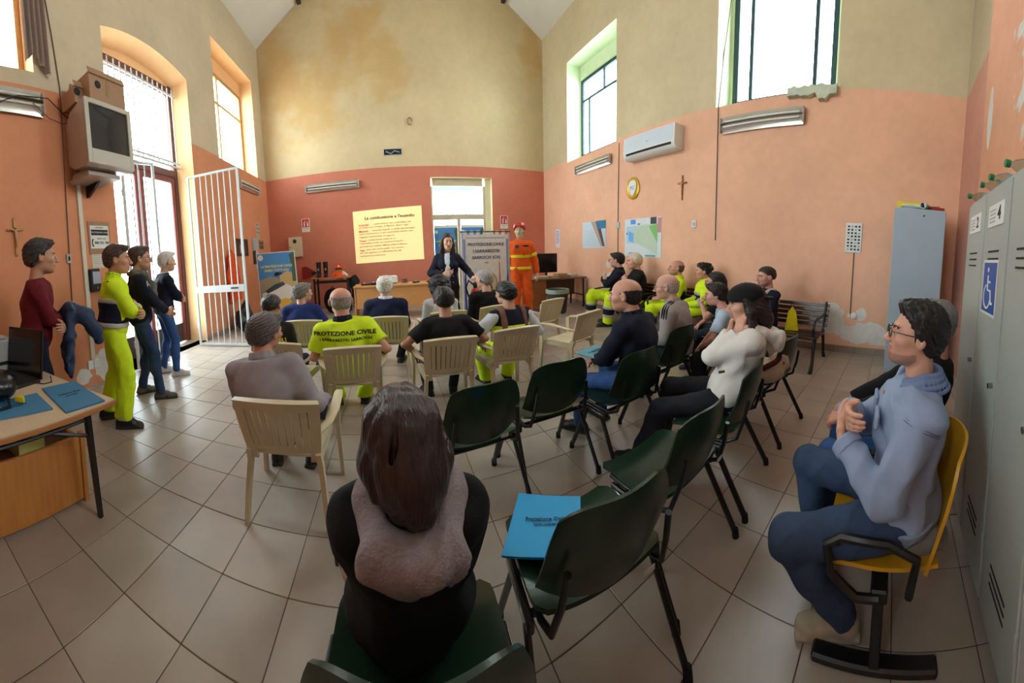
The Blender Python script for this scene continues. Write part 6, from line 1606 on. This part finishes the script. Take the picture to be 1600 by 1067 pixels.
# ---------- seated on the ivory chairs
HS, WX = 1.13, 1.24
w0, w1, w2, w3, w4, w5, w6, w7, w8 = [(WH[i][0], WH[i][1]) for i in range(9)]
l, r, p = C(w0, S=.83, side=-.09)
def ex_shirt(B, root, P, vox, seed):
    collar(B, root, K_grey, vox, .066, .04, False)
person('grey-haired man in a grey shirt sitting alone on the nearest ivory chair', l, r, .83, dict(p, lean=2, slouch=12, side=-10, head=(-24,-4,4), hands={'R':dict(p=(.27,.20,.70),pole=(.6,-.5,-1),d=(-.3,1,-.2)),'L':dict(p=(-.10,.28,.66),pole=(-.4,-.5,-1))}), (196,140,116), dict(), ('full',(92,82,80),dict(t=.016,amp=.003)),
       dict(mat=K_grey, infl=.024, hem=-.06, broad=1.12), dict(mat=K_jean3), SHOE, extra=ex_shirt, vox=.0085, hvox=.0042)
l, r, p = C(w1, S=.886, side=-.03)
def ex_polo(B, root, P, vox, seed):
    collar(B, root, K_navy, vox, .066, .04); R_ = frame((1,0,0),(0,.08,1)); m = mat('black_print',(30,34,30),.8,0)
    text_on(P['top'], 'PROTEZIONE CIVILE', .054, m, root, B.chest+B.Rt@V(0,-.1,.095), R_, 'lettering', bold=.0016); text_on(P['top'], 'I SARRABESTRI SARROCH', .036, m, root, B.chest+B.Rt@V(0,-.1,.035), R_, 'lettering', bold=.001)
    limb_band(root, B.elb['R'], B.wri['R'], .62, .10, .043, K_navy, vox, 'wrist_band')
person('bald man in a yellow safety polo with black lettering on the back', l, r, .886, dict(p, lean=2, slouch=8, side=-5, head=(4,-8,0), hands={'R':dict(p=(.30,.14,.68),pole=(.7,-.5,-1)),'L':dict(p=(-.18,.24,.62),pole=(-.6,-.5,-1))}), (202,146,122), dict(w=1.04,fat=1.1), ('bald_sides',(150,140,134)),
       dict(mat=K_hv, name='polo_shirt', infl=.026, arms='short', hem=-.08, belly=.02), HVT, SHOE, extra=ex_polo, vox=.009)
l, r, p = C(w2, S=.82, side=-.18)
def ex_tee(B, root, P, vox, seed):
    R_ = frame((1,0,0),(0,.08,1)); m = mat('yellow_print',(222,210,60),.7,0)
    text_on(P['top'], 'PROT CIVILE', .05, m, root, B.chest+B.Rt@V(.03,-.1,.085), R_, 'lettering', bold=.0012); text_on(P['top'], 'MAESTRI', .075, m, root, B.chest+B.Rt@V(.05,-.1,.005), R_, 'lettering', bold=.002)
    collar(B, root, cloth('yellow_trim',(190,196,90)), vox, .062, .02, False)
person('young man with faded dark hair and yellow letters on a dark T-shirt', l, r, .82, dict(p, lean=4, slouch=6, head=(-4,-4,0), hands=lap(.64)), (180,132,110), dict(), ('fade',(40,34,34)),
       dict(mat=K_olive, name='t_shirt', infl=.022, arms='short'), dict(mat=K_navy), SHOE, extra=ex_tee)
l, r, p = C(w3, S=.82, side=.03)
person('dark-haired man in a plain black T-shirt seated in the middle', l, r, .82, dict(p, lean=0, slouch=12, head=(0,-8,0), hands={'R':dict(p=(.22,.16,.66),pole=(1,-.4,-.5)),'L':dict(p=(-.27,.10,.66),pole=(-1,-.4,-.5))}), (176,124,100), dict(), ('short',(26,24,26),dict(t=.018)),
       dict(mat=K_blk, name='t_shirt', infl=.022, arms='short', broad=1.10), dict(mat=K_jean3), SHOE, vox=.009)
l, r, p = C(w4, S=.825, side=.07)
def ex_straps(B, root, P, vox, seed):
    for q in (-1,1):
        S = torso_sdf(B, .034, 'none'); c = B.neck + B.Rt@V(q*.115,0,0); n = B.Rt@V(1,0,0); S.cut(c+n*.028, n); S.cut(c-n*.028, -n); S.cut(B.P+V(0,0,.14), (0,0,-1)); S.cut(B.neck+B.Rt@V(0,0,.06), B.Rt@V(0,0,1))
        np_obj('bag_strap', [S.mesh(.009)], [cloth('brown_strap',(122,86,74))], root)
    S = torso_sdf(B, .032, 'none'); S.cut(B.chest+V(0,0,.02), B.Rt@V(0,0,1)); S.cut(B.P+V(0,0,.06),(0,0,-1)); np_obj('reflective_panel', [S.mesh(.010)], [K_hv], root)
person('dark-haired man with brown bag straps over a navy vest, pale sleeves', l, r, .825, dict(p, lean=4, slouch=6, head=(12,-6,0), hands={'R':dict(p=(.20,.22,.66)),'L':dict(p=(-.27,.12,.66),pole=(-1,-.3,-.5))}), (196,148,124), dict(), ('short',(28,26,28),dict(t=.018)),
       dict(mat=K_navy, sleeve=K_white, name='vest', infl=.022), HVT, SHOE, extra=ex_straps)
l, r, p = C(w5, S=.85, side=-.06)
person('grey-haired man in a royal blue jacket looking towards the slide', l, r, .85, dict(p, lean=4, slouch=6, head=(-48,0,0), hands={'R':dict(p=(.16,.30,.68)),'L':dict(p=(-.14,.28,.66))}), (204,152,128), dict(), ('full',(120,114,112),dict(t=.020,amp=.004)),
       dict(mat=K_blue, name='jacket', infl=.026, collar=.02), dict(mat=K_jean), SHOE, glasses=True)
l, r, p = C(w6, S=.876, side=-.05)
person('white-haired man in a navy jacket with a white collar line', l, r, .886, dict(p, lean=2, slouch=4, head=(-6,0,0), hands=lap(.64)), (206,160,138), dict(w=1.03), ('full',(214,210,204),dict(t=.010)),
       dict(mat=cloth('bright_navy',(28,34,66)), name='jacket', infl=.028, collar=.02, broad=1.08), dict(mat=K_jean3), SHOE, extra=lambda B,r_,P,v,s: collar(B,r_,K_white,v,.070,.035))
l, r, p = C(w7, S=.83, side=-.03)
person('woman with a mass of dark curly hair in a white top', l, r, .83, dict(p, lean=2, slouch=4, sw=.165, head=(4,0,0), hands=lap(.64)), (190,140,116), dict(w=.95), ('afro',(30,26,28)),
       dict(mat=K_white, name='top', infl=.018, broad=.92), dict(mat=K_jean), SHOE)
l, r, p = C(w8, S=.886, side=.04)
person('grey-haired man in a dark sweater sitting before the banner', l, r, .886, dict(p, lean=2, slouch=4, head=(14,0,0), hands=lap(.64)), (204,156,134), dict(), ('short',(146,142,140),dict(t=.012)),
       dict(mat=K_blk2, name='sweater', infl=.024, broad=1.06), dict(mat=K_jean), SHOE)
# ---------- seated on the green chairs
HS, WX = 1.14, 1.14
g2, g3, g6, g7, g8, g9, g10 = [(GR[i][0], GR[i][1]) for i in (2,3,6,7,8,9,10)]
l, r, p = C(g2, S=.89, seat=.455, side=.18)
person('balding man in a navy jacket holding blue papers on his lap', l, r+14, .89, dict(p, lean=6, slouch=8, head=(18,-4,0), hands={'R':dict(p=(.03,.36,.66),pole=(1,-.4,-.6),d=(-.6,.7,-.2)),'L':dict(p=(-.05,.36,.67),pole=(-1,-.4,-.6),d=(.6,.7,-.2))}, feet={'R':(.14,.44),'L':(-.14,.46)}), (206,152,128), dict(w=1.02,fat=1.06), ('bald_sides',(44,40,40)),
       dict(mat=K_navy, name='jacket', infl=.030, collar=.03, broad=1.04), dict(mat=K_jean2), SHOE, extra=lambda B,r_,P,v,s: collar(B,r_,K_navy,v,.078,.05), vox=.009, hvox=.0045)
a = math.radians(r+14); hp = Vector(l) + Vector((-math.sin(a)*.40, math.cos(a)*.40, .640))
fp = [(hp.x+(u*math.cos(a)-v*math.sin(a)), hp.y+(u*math.sin(a)+v*math.cos(a))) for u, v in ((-.15,-.10),(.13,-.10),(.13,.12),(-.15,.12))]
folder('paper_folder', fp, hp.z, mat('teal_blue_card',(58,128,150),.5,.05,4), 'teal-blue papers held on the lap of the balding man in navy', .002)
l, r, p = C(g3, S=.88, seat=.455, side=.18)
def ex_track(B, root, P, vox, seed):
    for k in range(3):
        for q in ('L','R'):
            S = torso_sdf(B, .030, 'long'); s = B.sh[q]; e = B.elb[q]; u = unit(e-s); n = unit(np.cross(u, B.Rt@V(1,0,0)))
            c = s + n*(.012 - .024*k) ; S.cut(c+n*.006, n); S.cut(c-n*.006, -n); qx = 1 if q == 'R' else -1
            S.cut(s - B.Rt@V(qx*.09,0,0), -(B.Rt@V(qx,0,0))); S.cut(s+V(0,0,-.02)-n*0, -unit(V(qx*.5,0,1.0)))
            v = S.mesh(.008)
            if len(v[0]): np_obj('sleeve_stripe', [v], [K_stripe], root)
    collar(B, root, K_track, vox, .072, .045, False)
person('shaven-headed man with glasses in a grey track jacket with black stripes', l, r+16, .88, dict(p, lean=8, slouch=8, head=(16,-6,0), hands=lap(.66)), (206,156,134), dict(w=1.02), ('bald_sides',(176,160,150)),
       dict(mat=K_track, name='track_jacket', infl=.026, collar=.02), dict(mat=K_jean3), SHOE, extra=ex_track, glasses=True, vox=.009, hvox=.0045)
def ex_hoodie(B, root, P, vox, seed):
    hood(B, root, K_cream, vox, seed, .09, .042, .035, .06); c = B.head
    S = SDF(); S.ell(c+B.Rh@V(0,-.012,.050), V(.106,.130,.108), B.Rh, .02); S.box(c+B.Rh@V(0,-.150,.018), V(.05,.035,.003), B.Rh@Rx(8), .008, .02); S.cut(c+B.Rh@V(0,0,.022), B.Rh@V(0,.10,-1))
    np_obj('cap', [S.mesh(.006, folds(2,.0015,30))], [cloth('black_cap',(24,24,26))], root)
    MB().box(B.P+V(-.17,.05,.22),(.004,.02,.008),rotz(.5)).build('zip_pull', M_brass, root)
K_cream = cloth('cream_white',(222,218,212),.85,.05,12,.3,200)
l, r, p = C(g6, S=.91, seat=.455, back=.05, side=.17)
person('person in a white hoodie and black cap resting the face on one hand', l, r+20, .91, dict(p, hip=(0,.04), lean=-27, slouch=10, side=5, sw=.165, head=(8,-10,4), hands={'R':dict(hp=(.03,.135,-.20),pole=(.6,.3,-1),d=(-.05,-.12,1),n=(-.1,-1,0),curl=(12,18,14)),'L':dict(hp=(-.075,.085,-.185),pole=(-.4,.3,-1),d=(.10,-.12,1),n=(.55,-.6,.1),curl=(12,18,14))}, feet={'R':(.15,.50,0,-8),'L':(-.08,.62,0,4)}, knee_open=.25), (212,160,138), dict(w=.96), ('long',(46,34,30)),
       dict(mat=K_cream, name='hoodie', infl=.028, hem=-.10), dict(mat=cloth('black_jeans',(30,31,38),.85,.12,24), infl=.012, waist=.05), (mat('black_canvas',(26,26,28),.7,.1,20), mat('white_sole',(206,204,200),.6,.05,20)), extra=ex_hoodie, vox=.008, hvox=.0045)
l, r, p = C(g9, S=.80, seat=.455)
person('boy in a pale blue T-shirt leaning forward beside the hoodie wearer', l, r+22, .80, dict(p, lean=20, slouch=10, head=(10,-6,0), hands={'R':dict(p=(.12,.40,.60)),'L':dict(p=(-.14,.38,.62))}), (220,164,146), dict(w=.96), ('full',(30,26,28),dict(t=.022,amp=.004)),
       dict(mat=cloth('pale_blue_cotton',(184,202,220)), name='t_shirt', infl=.020, arms='short'), dict(mat=K_jean3), SNEAK, hvox=.0048)
l, r, p = C(g10, S=.86, seat=.455, side=.08)
person('long-haired person with glasses in black, chin on a hand', l, r+22, .86, dict(p, lean=12, slouch=8, head=(6,-2,0), hands={'R':dict(p=(.10,.36,.62)),'L':dict(p=(-.055,.33,.97),pole=(-.5,.3,-1),d=(.1,-.15,1),n=(.3,-.9,0),curl=(50,50,40))}), (206,154,132), dict(w=.97), ('long',(30,26,26)),
       dict(mat=K_blk, name='t_shirt', infl=.022, arms='short'), dict(mat=K_jean3), SHOE, glasses=True, hvox=.0048)
# ---------- on the benches along the right wall (facing into the room)
HS, WX = 1.16, 1.2
def ex_zip(B, root, P, vox, seed):
    hv_legs(B, root, vox); collar(B, root, K_navy, vox, .07, .045)
    MB().tube([B.neck+V(.0,.09,-.03), B.chest+V(.01,.148,.06), B.chest+V(.0,.158,-.05)], .004, 6).build('zip', M_chrome, root)
person('dark-haired man with glasses, black jacket, yellow safety trousers, far end of bench', (4.46,5.22,0), 50, 1.07, dict(seat=.445/1.07, lean=-4, slouch=2, hands=folded(.86,.02), head=(-14,-2,0), feet={'R':(.12,.46),'L':(-.14,.44)}), (212,164,140), dict(), ('short',(30,28,30),dict(t=.016)),
       dict(mat=K_navy, name='jacket', infl=.026, collar=.02), HVT, SHOE, extra=ex_zip, glasses=True, hvox=.0048)
person('white-haired man in a dark jacket, arms crossed, yellow safety trousers', (4.46,4.62,0), 52, 1.07, dict(seat=.445/1.07, lean=-2, slouch=4, hands=folded(.88,.02), head=(14,-6,0), feet={'R':(.12,.44),'L':(-.14,.46)}), (216,160,140), dict(w=1.04), ('full',(214,204,186),dict(t=.012)),
       dict(mat=K_blk2, name='jacket', infl=.028, broad=1.06, belly=.02, collar=.02), HVT, SHOE, extra=lambda B,r_,P,v,s: hv_legs(B,r_,v), hvox=.0048)
def ex_hv2(B, root, P, vox, seed):
    hv_bands(B, root, P, vox, seed); hv_legs(B, root, vox); collar(B, root, K_hv, vox, .074, .05)
person('bald bearded man in a yellow and navy safety jacket on the middle bench', (4.50,3.62,0), 46, .95, dict(seat=.445/.95, lean=-2, head=(4,0,0), hands=lap(.68)), (206,152,132), dict(stub=True), ('bald_sides',(90,76,70)),
       dict(mat=K_hv, name='safety_jacket', infl=.028), HVT, SHOE, extra=ex_hv2)
person('young curly-haired man in a yellow safety jacket on the middle bench', (4.48,3.02,0), 46, .92, dict(seat=.445/.92, lean=-2, head=(-2,-2,0), hands=lap(.66)), (208,152,130), dict(), ('curly',(28,24,26)),
       dict(mat=K_hv, name='safety_jacket', infl=.028), HVT, SHOE, extra=ex_hv2, hvox=.0048)
def ex_vest(B, root, P, vox, seed):
    for q in (-1,1):
        S = torso_sdf(B, .032, 'none'); c = B.neck + B.Rt@V(q*.12,0,0); n = B.Rt@V(1,0,0); S.cut(c+n*.02, n); S.cut(c-n*.02, -n); S.cut(B.chest+V(0,0,.02), (0,0,-1)); S.cut(B.neck+B.Rt@V(0,0,.06), B.Rt@V(0,0,1))
        np_obj('reflective_strap', [S.mesh(.009)], [K_silver], root)
    MB().box(B.chest+B.Rt@V(.085,.152,.02),(.045,.006,.016),None,0,.003).build('reflective_patch', K_silver, root); MB().lathe([(.026,0),(.026,.006),(0,.006)],B.chest+B.Rt@V(.085,.150,.09),14,0,rotx(-PI/2)).build('badge', mat('violet_badge',(170,130,170),.5,.1,20), root)
person('short-haired man in a dark vest with grey straps on the nearest bench', (4.12,1.72,0), 44, .93, dict(seat=.445/.93, lean=-2, head=(10,-4,0), hands=lap(.66)), (206,152,132), dict(stub=True), ('fade',(48,40,38)),
       dict(mat=K_navy, name='vest', infl=.026), dict(mat=K_jean3), SHOE, extra=ex_vest, hvox=.0048)
yb2 = empty('yellow_bag', (4.20,1.36,.45), .3, 'bright yellow folded bag standing on the bench beside the man in the vest', 'bag')
MB().prism([(-.09,0),(.10,0),(.06,.26),(.0,.33),(-.05,.25)],-.03,.03,(0,0,0),frame((0,1,0),(0,0,1))).build('bag_body', mat('yellow_vinyl',(232,214,24),.4,.08,10), yb2); MB().tube([(0,-.03,.28),(0,0,.40),(0,.05,.27)],.008,6).build('handle', M_black, yb2)
# ---------- by the lockers
HS, WX = 1.03, 1.0
def ex_denim(B, root, P, vox, seed):
    S = SDF(); n = 26
    for k in range(n):
        a0, a1 = math.radians(-235+290*k/n), math.radians(-235+290*(k+1)/n)   # open at the throat
        def pt(a, h, rr): f = max(0,math.sin(a)); return B.neck + B.Rn@V(math.cos(a)*rr*1.06, math.sin(a)*rr - .006, h - .040*f)
        for (h, rr, t), (h2, rr2, t2) in zip(((0.0,.078,.012),(.045,.084,.007)), ((.045,.084,.007),(-.012,.122,.007))):
            for u in (0,.33,.66,1): S.cap(pt(a0,h+(h2-h)*u,rr+(rr2-rr)*u), pt(a1,h+(h2-h)*u,rr+(rr2-rr)*u), t+(t2-t)*u, t+(t2-t)*u, .010)
    np_obj('collar', [S.mesh(.0058)], [cloth('collar_denim',(118,134,172),.9,.12,9,.12,420)], root)
    for z, h in ((.075,.05),): 
        for q in (-1,1): MB().box(B.chest+B.Rt@V(q*.085,.150,z),(.05,.008,.028),Matrix([list(r) for r in B.Rt]),0,.006).build('pocket_flap', K_denim, root)
    for i in range(5): MB().blob(B.chest+B.Rt@V(0,.152-.012*abs(i-2),.14-.085*i),(.009,.006,.009),8,5).build('button', M_brass, root)
    for q in 'RL':
        limb_band(root, B.elb[q], B.wri[q], .86, .045, .0575, K_denim, .006, 'cuff')
        for t in (.06,.095): limb_band(root, B.sh[q], B.elb[q], t, .004, .0805, cloth('seam_thread',(112,122,148)), .004, 'armhole_seam')
    S = torso_sdf(B, .030, 'none'); S.cut(B.P+B.Rp@V(0,0,.005), B.Rp@V(0,0,1)); S.cut(B.P+B.Rp@V(0,0,-.045), -(B.Rp@V(0,0,1))); np_obj('waistband', [S.mesh(.008)], [K_denim], root)
    S = SDF(); S.ell(B.P+V(-.09,-.05,-.075), V(.09,.13,.05), None, .03); np_obj('shirt_tail', [S.mesh(.009, folds(seed,.006,26))], [cloth('grey_check',(132,122,120))], root)
dh = {'L':dict(p=(-.075,.215,.79),pole=(-.7,-.35,-1),d=(.85,.15,.45),n=(.1,-1,.2),curl=(14,20,16)),'R':dict(p=(-.01,.20,.865),pole=(.9,-.1,-.8),d=(-1,-.12,.05),n=(.1,-1,.1),curl=(20,26,20))}
person('dark-haired man with glasses in a pale denim jacket on the mustard seat', (1.28,-.05,0), 4, 1.0, dict(seat=.415, hip=(0,-.04), lean=-5, slouch=2, hands=dh, head=(4,9,0), feet={'L':(-.09,.17,0,8),'R':(.14,.30)}, knees={'L':(-.30,.6,1.3),'R':(.2,.7,1.2)}), (214,160,138), dict(stub=True, mouth_open=1), ('full',(34,30,30),dict(t=.022,amp=.004)),
       dict(mat=K_denim, name='denim_jacket', infl=.026, hem=-.055, fold=.009), dict(mat=cloth('blue_grey_jeans',(58,76,104),.85,.14,24), infl=.012), (BEIGE[0],BEIGE[1],0,'shoe',.003), extra=ex_denim, glasses=(40,36,36), vox=.0065, hvox=.0036)
person('grey-haired man in a black sweater behind the man in denim', (1.74,-.13,0), 2, .98, dict(seat=.423, hip=(0,-.02), lean=-18, slouch=2, hands={'R':dict(p=(.08,.36,.66)),'L':dict(p=(-.10,.38,.66))}, head=(0,2,0), feet={'L':(-.13,.40),'R':(.13,.42)}), (200,142,118), dict(), ('short',(120,112,108),dict(t=.009)),
       dict(mat=K_blk, name='sweater', infl=.024), dict(mat=K_jean2), SHOE, glasses=True, vox=.009, hvox=.0045)
# ---------- the woman in front of the camera
HS, WX = 1.0, 1.0
M_wh = mat('auburn_brown_hair',(46,27,24),.32,.4,60,bump=.7,bscale=150,stretch=(1,.3,.15),spec=.5)
def ex_woman(B, root, P, vox, seed):
    c, R = B.head, B.Rh; p = lambda x,y,z: c + R@V(x,y,z)
    S = SDF(); S.ell(p(0,-.018,.042), V(.092,.114,.100), R, .02); S.ell(p(-.012,-.075,.05), V(.088,.072,.085), R, .04); S.ell(p(-.045,-.095,.055), V(.050,.050,.062), R, .03)
    S.ell(p(.045,-.090,.045), V(.055,.055,.075), R, .03)
    S.chain([p(0,-.100,.02), p(.01,-.112,-.06), p(.012,-.118,-.130)], [.078,.082,.062], .05)
    for q in (-1,1): S.chain([p(q*.07,-.02,.03), p(q*.086,-.05,-.06), p(q*.070,-.08,-.12)], [.035,.040,.03], .04)
    S.cap(p(-.052,-.150,.03), p(-.010,-.155,-.025), .022, .016, .012); S.cap(p(-.02,-.165,.075), p(-.035,-.17,.00), .006, .004, .010, op='s')
    S.fn(lambda Q: (lambda L_: np.where(L_[..., 2] < .07, L_[..., 1]-.035, -1.))((Q-c)@R))
    np_obj('hair', [S.mesh(.0055, strands(4,.0030,120.,R@V(.15,-.3,1)))], [M_wh], root)
    MB().tube([p(-.05,-.158,.0),p(-.03,-.172,-.008),p(-.012,-.165,-.022)], .005, 6).build('hair_clip', mat('dark_clip',(20,18,18),.2,0), root)
    S = SDF(); n = 20
    for k in range(n):
        def hp_(a): bk = max(0,-math.sin(a)); return B.neck + B.Rn@V(math.cos(a)*(.118+.02*bk), math.sin(a)*.105-.055*bk**2, .035-.05*max(0,math.sin(a))-.035*bk)
        a0, a1 = 2*PI*k/n, 2*PI*(k+1)/n; t = .034+.016*max(0,-math.sin(a0)); S.cap(hp_(a0), hp_(a1), t, t, .025)
    S.ell(B.neck + B.Rn@V(0,-.135,-.035), V(.112,.030,.066), B.Rn@Rx(-14), .05); S.ell(B.neck + B.Rn@V(0,-.146,-.080), V(.055,.024,.040), B.Rn@Rx(-10), .05)
    np_obj('hood', [S.mesh(.0075, folds(seed+9,.013,16))], [K_hood], root)
person('woman with pinned-up auburn hair, black gilet and grey hood, back to the camera', (.012,.775,0), 2, .82, dict(seat=.452/.82, hip=(0,.055), sw=.160, lean=-21, slouch=1, head=(0,-6,-3), hands={'R':dict(p=(.16,.34,.72),pole=(.3,-.6,-1)),'L':dict(p=(-.18,.34,.72),pole=(-.35,-.6,-1))}, feet={'R':(.20,.60),'L':(-.36,.80,.10)}, knee_open=.6), (210,158,136), dict(w=.96), None,
       dict(mat=K_blk, name='gilet', infl=.036, hem=-.10, broad=1.14), dict(mat=cloth('beige_trousers',(176,154,132))), SHOE, extra=ex_woman, vox=.0075, hvox=.0050)
# jacket and bag left on the chair behind the hoodie
cj = empty('draped_jacket', (2.42,.96,.48), 0, 'cream jacket bundled on the dark green chair behind the white hoodie', 'jacket')
S = SDF(); S.ell((-.05,.0,.07),(.17,.15,.08),k=.06); S.cap((-.12,-.08,.08),(-.05,-.13,.17),.06,.07,.05); S.cap((.0,.06,.08),(.12,.12,.02),.07,.05,.05); np_obj('jacket_body', [S.mesh(.011, folds(41,.014,20))], [cloth('cream_jacket',(196,178,156))], cj)
MB().tube([(-.20,-.02,.12),(-.15,-.10,.17),(-.05,-.15,.22)], .022, 8).build('patterned_lining', cloth('red_pattern',(96,40,38),.9,.6,60), cj)
hb = empty('black_handbag', (2.56,1.12,.49), .4, 'black bag with a metal ring beside the bundled cream jacket', 'bag'); S = SDF(); S.ell((0,0,.09),(.13,.09,.10),k=.04); np_obj('bag_body', [S.mesh(.011, folds(8,.008,24))], [cloth('black_leather',(22,22,24),.4)], hb); MB().lathe([(.022,0),(.022,.004),(.014,.004),(.014,0)],(-.12,-.03,.08),12,0,roty(-PI/2)).build('metal_ring', M_chrome, hb)
print('scene built in %.1f s' % (time.time()-T0))
